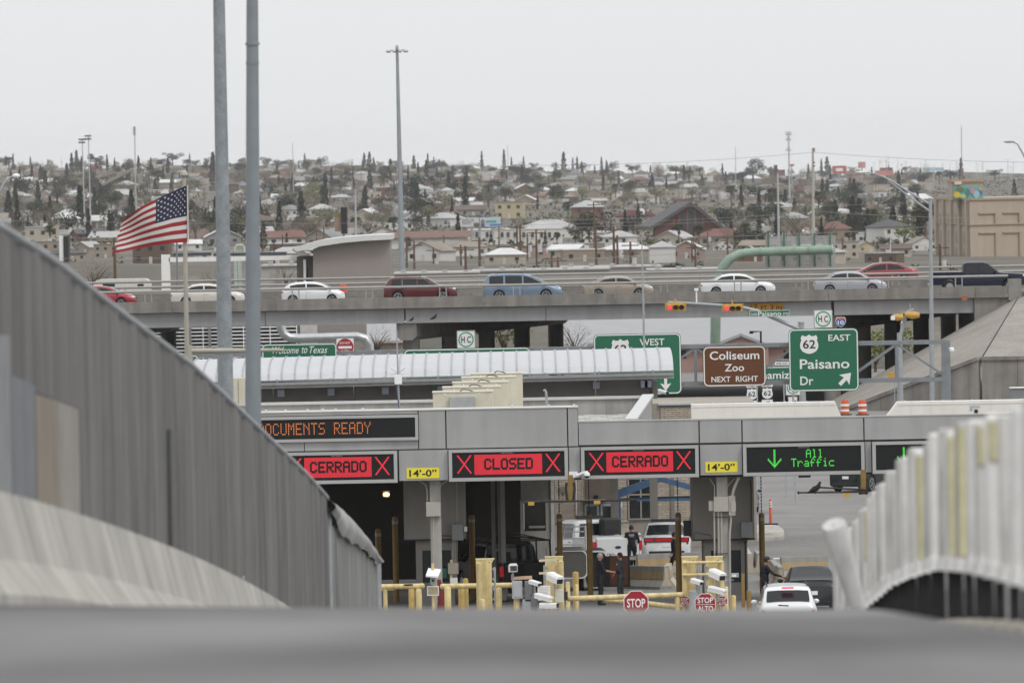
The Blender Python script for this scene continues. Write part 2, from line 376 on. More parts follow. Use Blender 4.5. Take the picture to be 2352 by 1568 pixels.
# last stretch with the torn, folded mesh
def fz(x, y, d): return P(x, y, d)
b = MB(); nc = 22
for i in range(nc + 1):
    d = 122.0 + 19.0 * i / nc; p = road(d, FS); zt = lerp_table([(122, 1205), (128, 1228), (134, 1262), (141, 1300)], d); zt = P(1550 - F * 4.98 / d, zt, d).z
    off = (0.025 if i % 2 else -0.02)
    b.v += [(p.x + off, d, p.z), (p.x + off, d, zt)]
for i in range(nc): b.f.append((2*i, 2*i+2, 2*i+3, 2*i+1))
b.build('mesh_panel', fence_mat('fence_mesh_bright', (0.23, 0.23, 0.225)), fence)
b = MB(); nc = 16                                       # folded flap
for i in range(nc + 1):
    t = i / nc; d = 121.0 + 20 * t; x = 1550 - F * 4.98 / d
    yt = lerp_table([(0, 1142), (0.25, 1163), (0.5, 1193), (0.75, 1232), (0.9, 1262), (1, 1282)], t); yb = yt + lerp_table([(0, 30), (0.15, 72), (0.35, 70), (0.6, 52), (0.85, 36), (1, 14)], t) + (4 if i % 3 == 0 else -2)
    for j in range(5):
        u = j / 4; pp = P(x + 3, yt + (yb - yt) * u, d - 0.1); b.v.append((pp.x + 0.16 * math.sin(u * math.pi * 0.8) + 0.015 * (i % 2), pp.y, pp.z))
for i in range(nc):
    for j in range(4): b.f.append((i*5+j, i*5+j+1, (i+1)*5+j+1, (i+1)*5+j))
b.build('folded_mesh_flap', fence_mat('fence_mesh_flap', (0.36, 0.36, 0.355)), fence, True)
p = road(141.2, FS); MB().cyl((p.x, p.y, p.z - .2), (p.x, p.y, P(858, 1288, 141).z), 0.05, n=10).build('fence_post', STEEL, fence)
p = road(121.8, FS - .02); MB().cyl((p.x, p.y, p.z - .2), (p.x, p.y, P(764, 1165, 121.8).z), 0.05, n=10).build('fence_post', STEEL, fence)
def fpanel(name, x0, x1, y0, y1, mat, s=-4.9):           # flat sheet fixed to the fence, layout columns x0..x1
    b = MB(); da, db = F * -s / (1550 - x0), F * -s / (1550 - x1)
    for d, x, yt in ((da, x0, y0), (db, x1, y1)):
        p = road(d, s); b.v += [(p.x, d, p.z + .5), (p.x, d, P(x, yt, d).z), (p.x - .03, d, p.z + .5), (p.x - .03, d, P(x, yt, d).z)]
    b.f += [(0,4,5,1),(2,3,7,6),(1,5,7,3),(0,1,3,2),(4,6,7,5)]; return b.build(name, mat, fence)
fpanel('sheet_panel', -40, 22, 765, 770, M('panel_pale', (0.24, 0.245, 0.25), .7, .2, streak=.2))
fpanel('sheet_panel', 24, 78, 860, 885, M('panel_blue_grey', (0.17, 0.18, 0.195), .7, .2, streak=.25))
fpanel('sheet_panel', 80, 130, 905, 920, M('panel_rust', (0.235, 0.205, 0.165), .8, .0, scale=2.0, streak=.35)); fpanel('sheet_panel', 131, 178, 921, 940, M('panel_tan', (0.28, 0.265, 0.24), .8, .0, streak=.2))
fpanel('panel_top_edge', 78, 180, 898, 938, M('rust_edge', (0.06, 0.05, 0.045), .8), -4.93)
fpanel('dark_gap_strip', 388, 406, 985, 1000, M('gap_dark', (0.115, 0.114, 0.113), .8, .1), -4.945)
# litter caught on the barrier top
for x, y, d, sc in ((548, 1329, 97.2, .07), (408, 1236, 85.5, .06), (54, 1420, 51, .09)):
    pc = P(x, y, d); b = MB()
    for i in range(5):
        v = [pc + Vector((rnd.uniform(-1, 1), rnd.uniform(-1, 1), rnd.uniform(-.2, .9))) * sc for _ in range(3)]; b.add(v, [(0, 1, 2)])
    tag(b.build('plastic_scrap', WHITE), 'crumpled scrap of clear white plastic ' + ('caught low on the left barrier top' if x == 548 else 'caught higher up on the left barrier top' if x == 408 else 'lying on the road by the left barrier'), 'litter')
# ---- white delineator posts on the right
POSTW = M('post_white', (0.66, 0.655, 0.64), 0.55, var=0.1, scale=5, streak=0.22)
POSTY = M('post_yellow_sheet', (0.62, 0.585, 0.37), 0.5, var=0.12, scale=6, streak=0.25)
FOOT = M('curb_tan', (0.24, 0.225, 0.195), 0.9, var=0.25, scale=9)
POSTG = M('post_grimy', (0.50, 0.485, 0.465), 0.6, var=0.16, scale=4, streak=0.34)
def base_h(d): return lerp_table([(40, .22), (44, .25), (52, .35), (60, .42), (71, .43), (80, .37), (100, .34), (140, .34)], d)
yell = {4: 'upper', 5: 'upper', 7: 'full', 8: 'full', 12: 'full', 22: 'half'}
d = 41.0; i = 0
ORDW = 'first second third fourth fifth sixth seventh eighth ninth tenth eleventh twelfth thirteenth fourteenth fifteenth sixteenth seventeenth eighteenth nineteenth twentieth'.split(); ORDW += ['twenty ' + o for o in ORDW[:9]] + ['thirtieth'] + ['thirty ' + o for o in ORDW[:9]]
while d < 98:
    s = 1.82 + rnd.uniform(-.008, .008); p = road(d, s); z0 = p.z; hb = base_h(d)
    nm = 'plain white delineator post, %s from the right edge along the bridge row' % ORDW[i]
    if i in yell: nm = {4: 'white post with yellow sheeting near its top, first yellow one from the right', 5: 'white post with yellow sheeting near its top, second yellow one from the right', 7: 'white post fully faced in yellow sheeting, nearer of two neighbours', 8: 'white post fully faced in yellow sheeting, farther of two neighbours', 12: 'yellow faced post standing alone in the middle of the row', 22: 'white post with a short yellow sheet near the leaning one'}[i]
    t = thing('delineator_post', nm, 'delineator', (p.x, p.y, z0), 'white delineator posts along the bridge')
    w = rnd.choice([.074, .08, .086]); H = 0.93 + rnd.uniform(-.032, .032); lean = rnd.uniform(-.008, .008)
    def slab(name, mat, w0, w1, za, zb, dy, ln=0.0, rnd_top=False):
        b = MB(); pr = []
        prof = [(za, w0), (zb - (.03 if rnd_top else 0), w1)] + ([(zb - .01, w1 * .9), (zb, w1 * .6)] if rnd_top else [])
        n = 14
        for z, ww in prof:
            for j in range(n):
                a = 2 * math.pi * j / n; ca, sa = math.cos(a), math.sin(a); b.v.append((p.x + ww * math.copysign(abs(ca) ** .45, ca) + ln * (z - za), p.y + dy * ww / w0 * math.copysign(abs(sa) ** .45, sa), z0 + z))
        for r in range(len(prof) - 1):
            for j in range(n): b.f.append((r*n+j, r*n+(j+1) % n, (r+1)*n+(j+1) % n, (r+1)*n+j))
        b.f.append(tuple(range((len(prof)-1)*n, len(prof)*n))); b.f.append(tuple(range(n-1, -1, -1))); return b.build(name, mat, t, True)
    slab('post', POSTW if i % 2 == 0 else POSTG, w, w * .96, hb + .05, hb + H, .045, lean, True)
    slab('collar', POSTW, .10, .085, hb, hb + .085, .10)
    slab('rubber_sleeve', RUBBER, .034, .029, -.02, hb, .035)
    if i in yell:
        za = {'full': hb + .1, 'upper': hb + H * .72, 'half': hb + H * .45}[yell[i]]
        slab('yellow_sheet', POSTY, w * .8, w * .8, za, hb + H - .04, .06, lean)
    b = MB(); b.sphere((p.x - .04, p.y - .7, road(d - .7, s).z + .0), .085, 10, 6, (1, 2.0, .8)); b.build('base_block', FOOT, t, True)
    d += 1.8; i += 1
# the knocked post leaning out of the row
p = road(74, 1.72); t = thing('leaning_delineator', 'wide white post knocked over and leaning left out of the row', 'delineator', p)
q0 = P(1975, 1410, 74); q1 = P(1917, 1206, 73.6); b = MB(); b.tube([q0, q0.lerp(q1, .5), q0.lerp(q1, .96), q1], [.068, .092, .112, .104], 16); b.v = [(x, 74 + (y - 74) * .35, z) for x, y, z in b.v]; b.build('post', POSTW, t, True)
MB().tube([q1, q1 + Vector((-.003, 0, .02))], [.02, .012], 8).build('cap_nub', POSTW, t)
b = MB(); b.tube([q0 + Vector((0, 0, -.25)), q0 + Vector((0, 0, .02))], [.1, .09], 12); b.build('rubber_sleeve', RUBBER, t, True)
# ================================================================ tall poles behind the fence
POLE = M('galvanised_pole', (0.27, 0.295, 0.315), 0.6, 0.3, var=0.2, scale=5, fine=0.2)
POLE2 = M('galvanised_pole_near', (0.24, 0.265, 0.285), 0.6, 0.3, var=0.08, scale=3)
def tapered(name, label, x0, y0, w0, x1, y1, w1, Y, mat, zb=0.0):
    a, b_ = P(x0, y0, Y), P(x1, y1, Y); k = Y / F
    dz = (b_ - a) / (b_.z - a.z); base = a + dz * (zb - a.z); wb = w0 + (w0 - w1) / (y0 - y1) * ((a.z - zb) / k)
    top = b_ + dz * 2.5; t = thing(name, label, 'pole', base)
    MB().tube([base, a, b_, top], [wb * k / 2, w0 * k / 2, w1 * k / 2, w1 * k / 2 * .97], 20).build('shaft', mat, t, True)
    MB().cyl(base, base + Vector((0, 0, .05)), wb * k * .9, n=16).build('base_plate', STEEL, t); return t
t1 = tapered('light_pole', 'thick mottled galvanised pole, left of the pair rising behind the fence', 518, 890, 36, 503, 0, 27, 168, POLE)
t2 = tapered('light_pole', 'smooth grey pole, right of the pair rising behind the fence, with collar joint', 581.5, 975, 37, 579.5, 0, 27, 134, POLE2)
k = 134 / F
for yy, w in ((104, 16.6), (148, 15.2)):
    c = P(580, yy, 134); MB().cyl(c, c + Vector((0, 0, .04)), w * k, n=16).build('collar', POLE2, t2, True)
k = 168 / F; c = P(516.5, 812, 168); MB().cyl(c, c + Vector((0, 0, .02)), 18.6 * k, n=18).build('weld_band', STEEL, t1, True)
# mast arm across the poles
TAN = M('tan_pipe', (0.40, 0.375, 0.32), 0.5, 0.25, var=0.1, scale=3)
a, b_ = P(434, 806, 150), P(650, 804, 150); t = thing('mast_arm', 'beige tapered mast arm reaching right from behind the fence across the poles', 'mast arm', (a.x, a.y, 0))
MB().tube([a, a.lerp(b_, .5), b_], [.055, .045, .032], 10).build('arm', TAN, t, True)
MB().tube([(a.x, a.y, 0), (a.x, a.y, a.z + .1)], [.09, .07], 10).build('post', TAN, t, True)
# ================================================================ flag
FY = 235; k = FY / F
base = P(431, 900, FY); top = P(422.5, 408, FY); base = top + (base - top) * ((top.z) / (top.z - base.z))
t = thing('flagpole', 'weathered beige flagpole with ball cap carrying the flag', 'flagpole', base)
MB().tube([base, top], [7.5 * k, 4.6 * k], 14).build('pole', TAN, t, True)
MB().tube([P(422.5, 409, FY), P(422.4, 402, FY), P(422.3, 395, FY), P(422.2, 391, FY)], [5 * k, 9.5 * k, 8 * k, 1.5 * k], 12).build('truck_cap', TAN, t, True)
# cloth as a grid, hoist on the right; corners traced as a waving cloth
FLG = thing('national_flag', 'striped red and white flag with blue starred canton flying left', 'flag', P(430, 555, FY - .12))
hoist = ((428.5, 426), (430.5, 556)); 
def flagpt(u, v):                                        # u 0 hoist..1 fly, v 0 top..1 bottom
    topl = [(0, 429, 426), (.2, 402, 437), (.34, 366, 454), (.55, 330, 473), (.75, 303, 490), (.88, 284, 502), (1, 279, 509)]
    botl = [(0, 430, 556), (.2, 392, 559), (.4, 352, 564), (.6, 318, 570), (.8, 287, 577), (1, 257, 582)]
    def lt(tb, u):
        for (a, xa, ya), (b, xb, yb) in zip(tb, tb[1:]):
            if u <= b: q = (u - a) / (b - a); return xa + (xb - xa) * q, ya + (yb - ya) * q
        return tb[-1][1:]
    (xt, yt), (xb, yb) = lt(topl, u), lt(botl, u); vv = v + 0.05 * u * math.sin(v * 5 + u * 2)
    bulge = 6 * u * math.sin(math.pi * v) * (1 if v < .5 else .5)
    wob = 2.5 * math.sin(u * 9 + v * 2) * u * (1 - v)
    x, y = xt + (xb - xt) * v + bulge * 0.3, yt + (yb - yt) * v + wob - bulge * .4
    return P(x, y, FY - .10 + 0.11 * math.sin(u * 8.0 + v * 3.2) * (.25 + u) - 0.10 * u)
RED = M('flag_red', (0.27, 0.026, 0.03), 0.8, var=0.06); WHT = M('flag_white', (0.56, 0.545, 0.53), 0.8, var=0.05); BLU = M('flag_blue', (0.024, 0.027, 0.06), 0.8, var=0.1)
NU_ = 36
for sidx in range(13):
    v0, v1 = sidx / 13, (sidx + 1) / 13; u0 = 0.385 if sidx < 7 else 0.0; b = MB(); ru = 1.0 - (0.03 * ((sidx * 7) % 3) if sidx > 1 else 0)
    for i in range(NU_ + 1):
        u = u0 + (ru - u0) * i / NU_; b.v += [tuple(flagpt(u, v0)), tuple(flagpt(u, v1))]
    for i in range(NU_): b.f.append((2*i, 2*i+2, 2*i+3, 2*i+1))
    b.build('stripe', RED if sidx % 2 == 0 else WHT, FLG, True, 80)
b = MB()
for i in range(17):
    for j in range(15): b.v.append(tuple(flagpt(0.385 * i / 16, 7 / 13 * j / 14)))
for i in range(16):
    for j in range(14): b.f.append((i*15+j, (i+1)*15+j, (i+1)*15+j+1, i*15+j+1))
cant = b.build('canton', BLU, FLG, True, 80)
for r in range(9):
    for c in range(6 if r % 2 == 0 else 5):
        u = 0.385 * ((c * 2 + (1 if r % 2 == 0 else 2)) / 12); v = 7 / 13 * (r + 1) / 10
        pts = []
        for q in range(10):
            a = math.pi / 2 + q * math.pi / 5; rr = 1.0 if q % 2 == 0 else .42
            pts.append(flagpt(min(.385, u + .0135 * rr * math.cos(a)), v - .024 * rr * math.sin(a)) + Vector((0, -.008, 0)))
        MB().add(pts, [tuple(range(10))]).build('star', WHT, cant)
MB().tube([P(430.4, 425, FY - .12), P(432.2, 557, FY - .12)], 1.6 * k, 6).build('hoist_band', WHT, FLG)
# ================================================================ toll canopy
CY = 287.0
FASC = M('fascia_panel_grey', (0.36, 0.362, 0.36), 0.5, 0.15, var=0.06, scale=0.8, streak=0.12)
FRAME = M('sign_frame_grey', (0.42, 0.42, 0.415), 0.45, 0.2, var=0.04, scale=1)
JOINT = M('joint_dark', (0.05, 0.05, 0.052), 0.8)
DISP = M('display_black', (0.010, 0.011, 0.012), 0.45, var=0.15, scale=8, spec=0.3)
FLASH = M('flashing_white', (0.72, 0.72, 0.70), 0.5, var=0.06, scale=2)
WALLG = M('booth_stucco', (0.225, 0.21, 0.19), 0.85, var=0.06, scale=1.2, streak=0.1)
WALLD = M('painted_shade_wall', (0.028, 0.026, 0.024), 0.9, var=0.1, scale=1)  # near-black base colour stands in for deep shade in the bay
ZT, ZM, ZB = PZ(1176, 938, CY), PZ(1176, 1028, CY), PZ(1176, 1099, CY)
ZTR = PZ(1500, 967, CY); DECK = 5.69
def cx(x, Y=CY, y=1030): return P(x, y, Y).x
can = thing('entry_canopy', 'long grey metal clad canopy spanning the booths with lane displays', 'canopy', (0, CY, 0))
def fpan(x0, x1, z0, z1, pr=0.0, dep=.05, mat=None, name='fascia_panel'):
    return MB().box(cx(x0), cx(x1), CY - pr, CY - pr + dep, z0, z1).build(name, mat or FASC, can)
ga = .02
# backing and roof decks
MB().box(cx(430), cx(1329), CY + .06, CY + .4, ZB + .03, ZT - .02).build('fascia_backing', JOINT, can)
MB().box(cx(1329.2), cx(2420), CY + .06, CY + .4, ZB + .03, ZTR - .02).build('fascia_backing', JOINT, can)
MB().box(cx(430), cx(1327), CY + .4, 303, DECK - .5, DECK).build('roof_deck', CONC_L, can)
MB().box(cx(1327.3), cx(2420), CY + .4, CY + 5.2, ZTR - .6, ZTR - .25).build('roof_deck', CONC_L, can)
MB().box(cx(430), cx(2420), CY + .41, CY + 4.6, ZB + .15, ZB + .3).build('soffit', M('soffit_grey', (0.09, 0.085, 0.08), .9), can)  # soffit colour kept dark to deepen the shade under the canopy
# upper fascia
for x0, x1 in ((700, 960.5),): fpan(x0, x1, ZM + .02, PZ(900, 1012, CY))
fpan(430, 698, ZM + .02, PZ(900, 1012, CY))
for x0, x1 in ((963, 1023.5), (1026.5, 1303), (1306, 1328)): fpan(x0, x1, ZM + ga, ZT)
fpan(430, 960.5, PZ(900, 951, CY) + .01, ZT)
for x0, x1 in ((1330, 1605), (1608, 1703.5), (1706.5, 1983.5), (1986.5, 2285)): fpan(x0, x1, ZM + ga + .03, ZTR)
# lower fascia panels
for x0, x1 in ((916, 1028), (1306.5, 1332), (1608, 1703.5), (1987.5, 2001)): fpan(x0, x1, ZB, ZM - ga)
MB().box(cx(430), cx(1329), CY - .04, CY + .6, ZT + .003, ZT + .05).build('white_flashing', FLASH, can)
MB().box(cx(1330), cx(2420), CY - .02, CY + .6, ZTR + .003, ZTR + .04).build('white_flashing', FASC, can)
for x in (610, 655, 705, 740, 770, 832, 1176, 1260, 1318): MB().box(cx(x), cx(x + 5), CY - .03, CY + .3, ZT + .052, ZT + .10).build('flashing_clip', FLASH, can)
# ---- displays
FONT = {'C': '01110100011000010000100001000101110', 'E': '11111100001000011110100001000011111', 'R': '11110100011000111110101001001010001', 'A': '01110100011000111111100011000110001',
 'D': '11110100011000110001100011000111110', 'O': '01110100011000110001100011000101110', 'L': '10000100001000010000100001000011111', 'S': '01111100001000001110000010000111110',
 'U': '10001100011000110001100011000101110', 'M': '10001110111010110101100011000110001', 'N': '10001110011010110011100011000110001', 'T': '11111001000010000100001000010000100',
 'Y': '10001100010101000100001000010000100', ' ': '0' * 35, 'l': '01100001000010000100001000010001110', 'r': '00000000001011011001100001000010000', 'a': '00000000000111000001011111000101111',
 'f': '00110010010100011110010000100001000', 'i': '00100000000110000100001000010001110', 'c': '00000000000111110000100001000001111'}
def led(b, x, z, w, h, Y, g=.86): b.add([(x, Y, z), (x + w*g, Y, z), (x + w*g, Y, z + h*g), (x, Y, z + h*g)], [(0, 1, 2, 3)])
def led_text(b, s, x0, z0, cw, ch, Y, gapc=1, dot=.86):
    for k, ch_ in enumerate(s):
        bits = FONT[ch_]
        for r in range(7):
            for c in range(5):
                if bits[r*5+c] == '1': led(b, x0 + (k*(5+gapc)+c)*cw, z0 + (6-r)*ch, cw, ch, Y, dot)
REDL = glow('led_red', (0.78, 0.05, 0.068), 1.0); REDX = glow('led_red_cross', (0.85, 0.05, 0.07), 1.0)
GRNL = glow('led_green', (0.10, 0.78, 0.10), 1.05); AMB = glow('led_amber', (0.95, 0.30, 0.10), 1.0)
LOGO = M('logo_pale', (0.55, 0.55, 0.55), .5)
def display(x0, x1, label):
    t = thing('lane_display', label, 'display', (cx((x0+x1)/2), CY - .2, ZB))
    a, b_ = cx(x0), cx(x1); z0, z1 = ZB - .05, ZM - .02; fr = .115
    o = [(a, z0), (b_, z0), (b_, z1), (a, z1)]; i_ = [(a+fr, z0+fr*1.0), (b_-fr, z0+fr*1.0), (b_-fr, z1-fr*.9), (a+fr, z1-fr*.9)]
    ring(o, i_, CY - .22, CY - .01).build('frame', FRAME, t)
    MB().box(a+fr+.002, b_-fr-.002, CY - .17, CY - .02, z0+fr+.002, z1-fr*.9-.002).build('screen', DISP, t)
    return t, a + fr, b_ - fr, z0 + fr, z1 - fr * .9
def closed(x0, x1, word, label):
    t, a, b_, z0, z1 = display(x0, x1, label); Y = CY - .176; w = b_ - a; h = z1 - z0
    fx0, fx1, fz0, fz1 = a + w*.198, a + w*.80, z0 + h*.115, z0 + h*.905; nc, nr = 98, 26; cw, ch = (fx1-fx0)/nc, (fz1-fz0)/nr
    off = set(); L = len(word) * 12 - 2; sx = (nc - L) // 2
    for k, c_ in enumerate(word):
        for r in range(7):
            for c in range(5):
                if FONT[c_][r*5+c] == '1': off.update((sx + k*12 + c*2 + q, 6 + (6 - r)*2 + w_) for q in (0, 1, 2) for w_ in (0, 1, 2))
    b = MB()
    for i in range(nc):
        for j in range(nr):
            if (i, j) not in off: led(b, fx0 + i*cw, fz0 + j*ch, cw, ch, Y, .9)
    b.build('red_word_field', REDL, t)
    for cxx in (a + w*.105, a + w*.893):
        b = MB(); zc = z0 + h*.52
        for sg in (1, -1):
            for i in range(-11, 12):
                for o in (-1, 0, 1): led(b, cxx + (i*1.0 + o*.9)*w*.0052 * 1.0, zc + sg*i*h*.031, w*.0066, h*.036, Y - .002*sg, .9)
        b.build('red_cross', REDX, t)
    text('DAKTRONICS', LOGO, t, a + w*.44, a + w*.54, z1 - h*.062, z1 - h*.02, Y, 'maker_name')
closed(640, 912, 'CERRADO', 'lane display with red crosses reading CERRADO, cut by the fence at left')
closed(1030, 1304, 'CLOSED', 'lane display with red crosses reading CLOSED')
closed(1334, 1604, 'CERRADO', 'lane display with red crosses reading CERRADO, right of the CLOSED one')
def allt(x0, x1, label):
    t, a, b_, z0, z1 = display(x0, x1, label); Y = CY - .176; w = b_ - a; h = z1 - z0
    b = MB(); cw = w * .0086; ch = h * .047
    led_text(b, 'All', a + w*.52, z0 + h*.55, cw, ch, Y); led_text(b, 'Traffic', a + w*.39, z0 + h*.20, cw*1.06, ch, Y); b.build('green_words', GRNL, t)
    b = MB(); x_ = a + w*.245
    for i in range(14): 
        for o in (-1, 0): led(b, x_ + o*cw, z0 + h*.85 - i*ch, cw, ch, Y)
    for i in range(7):
        for o in (0, 1): led(b, x_ - cw*.5 + i*cw*1.05, z0 + h*.17 + (i + o)*ch, cw, ch, Y - .002, .9); led(b, x_ - cw*.5 - i*cw*1.05, z0 + h*.17 + (i + o)*ch, cw, ch, Y - .002, .9)
    b.build('green_arrow', GRNL, t)
    text('DAKTRONICS', LOGO, t, a + w*.455, a + w*.55, z1 - h*.062, z1 - h*.02, Y, 'maker_name')
allt(1706, 1985, 'lane display with green down arrow reading All Traffic'); allt(2003, 2282, 'dark lane display with green arrow, cut by the white posts at right')
# documents display
t = thing('message_display', 'wide amber message display reading DOCUMENTS READY', 'display', (cx(760), CY - .1, ZM))
a, b_ = cx(470), cx(961.5); z0, z1 = PZ(900, 1011, CY), PZ(900, 952, CY); fr = .1
ring([(a, z0), (b_, z0), (b_, z1), (a, z1)], [(a+fr, z0+fr), (b_-fr, z0+fr), (b_-fr, z1-fr), (a+fr, z1-fr)], CY - .13, CY - .005).build('frame', FRAME, t)
MB().box(a+fr+.002, b_-fr-.002, CY - .09, CY - .01, z0+fr+.002, z1-fr-.002).build('screen', DISP, t)
b = MB(); x_ = cx(593); cw = (cx(853) - x_) / 89.0; h = (z1 - z0) * .47
led_text(b, 'DOCUMENTS READY', x_, z0 + (z1-z0)*.29, cw, h/7, CY - .094, dot=.62); b.build('amber_words', AMB, t)['kind'] = 'stuff'
# ---- clearance plates
YP = M('plate_yellow', (0.80, 0.68, 0.05), 0.45, var=0.04)
for x0, x1, ya, yb, where in ((934, 1009, 1074, 1098, 'left'), (1620, 1694, 1060, 1084, 'right')):
    a, b_, c, d_ = rect(x0, ya, x1, yb, CY); t = thing('clearance_plate', 'yellow clearance plate reading 14 feet on the fascia, ' + where + ' of the two', 'sign', (a, CY - .03, c))
    MB().prism(rrect(a, b_, c, d_, .03, 3), CY - .018, CY - .002).build('plate', YP, t)
    text('14\u2019-0\u201d', BLACK, t, a + .09, b_ - .09, c + .06, d_ - .06, CY - .02, weight=.018)
# ================================================================ rear roof with parapets
rear = thing('inspection_building', 'flat roofed inspection building with block parapet behind the canopy', 'building', (0, 318, 0))
PARA = M('parapet_block', (0.36, 0.355, 0.345), 0.9, var=0.12, scale=1.2, streak=0.2); CAPM = M('parapet_cap', (0.55, 0.55, 0.55), 0.5, 0.1, var=0.06)
xr = PX(1490, 318, 900); xl = PX(430, 318, 900); ztp = 6.26
MB().box(xl, xr - .9, 303.0, 318, DECK - .42, DECK - .12).build('roof_deck', CONC_L, rear)
i = 0; x = xl
while x < xr - .1:
    x1 = min(x + 1.0 + .3 * ((i * 5) % 3), xr); MB().box(x + .006, x1 - .006, 318, 318.2, DECK - .12, ztp - .1).build('parapet_slab', PARA, rear); x = x1; i += 1
MB().box(xl, xr + .05, 317.9, 318.28, ztp - .098, ztp).build('parapet_cap', CAPM, rear)
q0, q1 = Vector((xr - .02, 318.2, 0)), Vector((PX(1449, 298, 965), 298, 0))
for nm, w, za, zb, mt in (('side_parapet', .24, -.25, .55, PARA), ('side_parapet_cap', .42, .552, .64, CAPM)):
    dvec = (q1 - q0).normalized(); nrm = Vector((-dvec.y, dvec.x, 0)) * (w / 2); vs = []
    for q, zz in ((q0, DECK - .02), (q1, DECK - .34)):
        for sg in (1, -1):
            for z in (za, zb): vs.append((q.x + nrm.x*sg, q.y + nrm.y*sg, zz + z))
    MB().add(vs, [(0,1,3,2),(4,6,7,5),(0,4,5,1),(2,3,7,6),(1,5,7,3),(0,2,6,4)]).build(nm, mt, rear)
x = PX(1320, 306, 950)
for i in range(9):
    for j in range(5):
        MB().box(x + j*.42 + (.2 if i % 2 else 0), x + j*.42 + .405 + (.2 if i % 2 else 0), 303.1 + i*1.6, 304.66 + i*1.6, DECK - .118, DECK - .085 - .006*((i+j) % 3)).build('roof_board', M('roof_board_%d' % ((i*2+j) % 3), [(0.42, .41, .39), (.37, .36, .34), (.45, .435, .41)][(i*2+j) % 3], .85, streak=.1), rear)
# rear wall under the deck, left of the open lane, painted near-black as shade
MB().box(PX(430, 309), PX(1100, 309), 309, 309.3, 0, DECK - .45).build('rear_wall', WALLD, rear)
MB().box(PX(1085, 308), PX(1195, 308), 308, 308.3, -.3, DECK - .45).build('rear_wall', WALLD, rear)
# ================================================================ cream roof units
for i, (x0, x1, yt, Y) in enumerate(((994, 1132, 899, 291), (1017, 1150, 888, 297), (1040, 1168, 877, 303.5), (1061, 1185, 865.5, 309.5), (1082, 1201, 857, 314.5))):
    k = Y / F; a, b_ = P(x0, 910, Y).x, P(x1, 910, Y).x; zt = P((x0+x1)/2, yt, Y).z; zb = DECK - .1
    t = thing('rooftop_unit', 'cream box rooftop cooler, ' + ['frontmost of the row of five, with grey vent', 'second from the front of the row of five', 'middle one of the row of five', 'second from the back of the row of five', 'rearmost of the row of five'][i], 'air conditioner', ((a+b_)/2, Y, zb), 'cream rooftop coolers')
    MB().cbox(a, b_, Y, Y + 1.6, zb + .06, zt - .03, .012).build('cabinet', CREAM, t)
    MB().box(a - .02, b_ + .02, Y - .02, Y + 1.62, zt - .03, zt).build('lid', CREAM, t)
    MB().box(a + .1, b_ - .1, Y + .1, Y + 1.5, zb - .12, zb + .06).build('curb_frame', M('unit_curb', (.3, .29, .25), .8), t)
    for s_ in (.2, .78):
        xx = a + (b_ - a) * s_; MB().cyl((xx, Y - .03, zt - .09), (xx, Y + .02, zt - .09), .03, n=8).build('lifting_eye', WHITE, t)
    for s_ in (.33, .66):
        xx = a + (b_ - a) * s_; MB().box(xx - .004, xx + .004, Y - .006, Y, zb + .06, zt - .25).build('panel_seam', JOINT, t)
    if i == 0:
        c, d_, e, f_ = rect(1033, 911, 1092, 936, Y); MB().box(c, d_, Y - .25, Y - .008, e, f_).build('vent_box', M('galv_box', (.42, .43, .44), .45, .4), t)
    MB().tube([(a + (b_-a)*.45, Y + .3, zt - .01), (a + (b_-a)*.5, Y + .25, zt + .07), (a + (b_-a)*.6, Y + .2, zt + .05), (a + (b_-a)*.68, Y + .1, zt - .01)], .018, 6).build('cable', DARK, t)
# ================================================================ white ducts on the right canopy roof
DUCT = M('duct_white', (0.70, 0.685, 0.64), 0.5, var=0.04, scale=1.2, streak=0.06)
def duct(label, xa, xb, cuts, y_top, y_bot, Y, slant_l=0, slant_r=0):
    k = Y / F; t = thing('roof_duct', label, 'duct', (PX((xa+xb)/2, Y), Y, ZTR)); zt = lambda x: P(x, y_top - 0.0185*0, Y).z
    xs = [xa] + cuts + [xb]; xm = (xa + xb) / 2; z1 = P(xm, y_top, Y).z; z0 = ZTR - .28
    for i in range(len(xs) - 1):
        a, b_ = PX(xs[i], Y, y_top), PX(xs[i+1], Y, y_top); al = a - (slant_l * k if i == 0 else 0); br = b_ + (slant_r * k if i == len(xs) - 2 else 0)
        MB().prism([(al + .006, z0), (br - .006, z0), (b_ - .006, z1), (a + .006, z1)], Y, Y + 1.1).build('duct_section', DUCT, t)
        for x_ in ((b_,) if i < len(xs) - 2 else ()): MB().box(x_ - .012, x_ + .012, Y - .012, Y + .3, z0, z1 + .012).build('seam_flange', DUCT, t)
        MB().cyl(((a+b_)/2, Y + .1, z1), ((a+b_)/2, Y + .1, z1 + .05), .012, n=6).build('rivet_stud', WHITE, t)
    MB().box(PX(xa, Y, y_top), PX(xb, Y, y_top), Y - .02, Y + 1.12, z1 - .1, z1 - .09 + .004).build('lip', DUCT, t); return t
duct('white sheet metal roof duct with slanted right end above the CERRADO display', 1588, 1919, [1685, 1781, 1826, 1882], 925.5, 965, 288.6, 0, 20)
t = duct('white sheet metal roof duct with slanted left end at the right edge', 2062, 2420, [2094, 2139, 2190, 2276], 920, 960, 288.6, 38, 0)
c, d_, e, f_ = rect(2238, 940, 2246, 948, 288.6); MB().box(c, d_, 288.58, 288.6, e, f_).build('latch', BLACK, t)
c, d_, e, f_ = rect(2228, 931, 2251, 936, 288.6); text('BREEZAIR', M('blue_print', (.35, .45, .55), .5), t, c, d_, e, f_, 288.59)
c, d_, e, f_ = rect(2228, 938, 2234, 942, 288.6); MB().box(c, d_, 288.58, 288.6, e, f_).build('label_tag', STEEL, t)
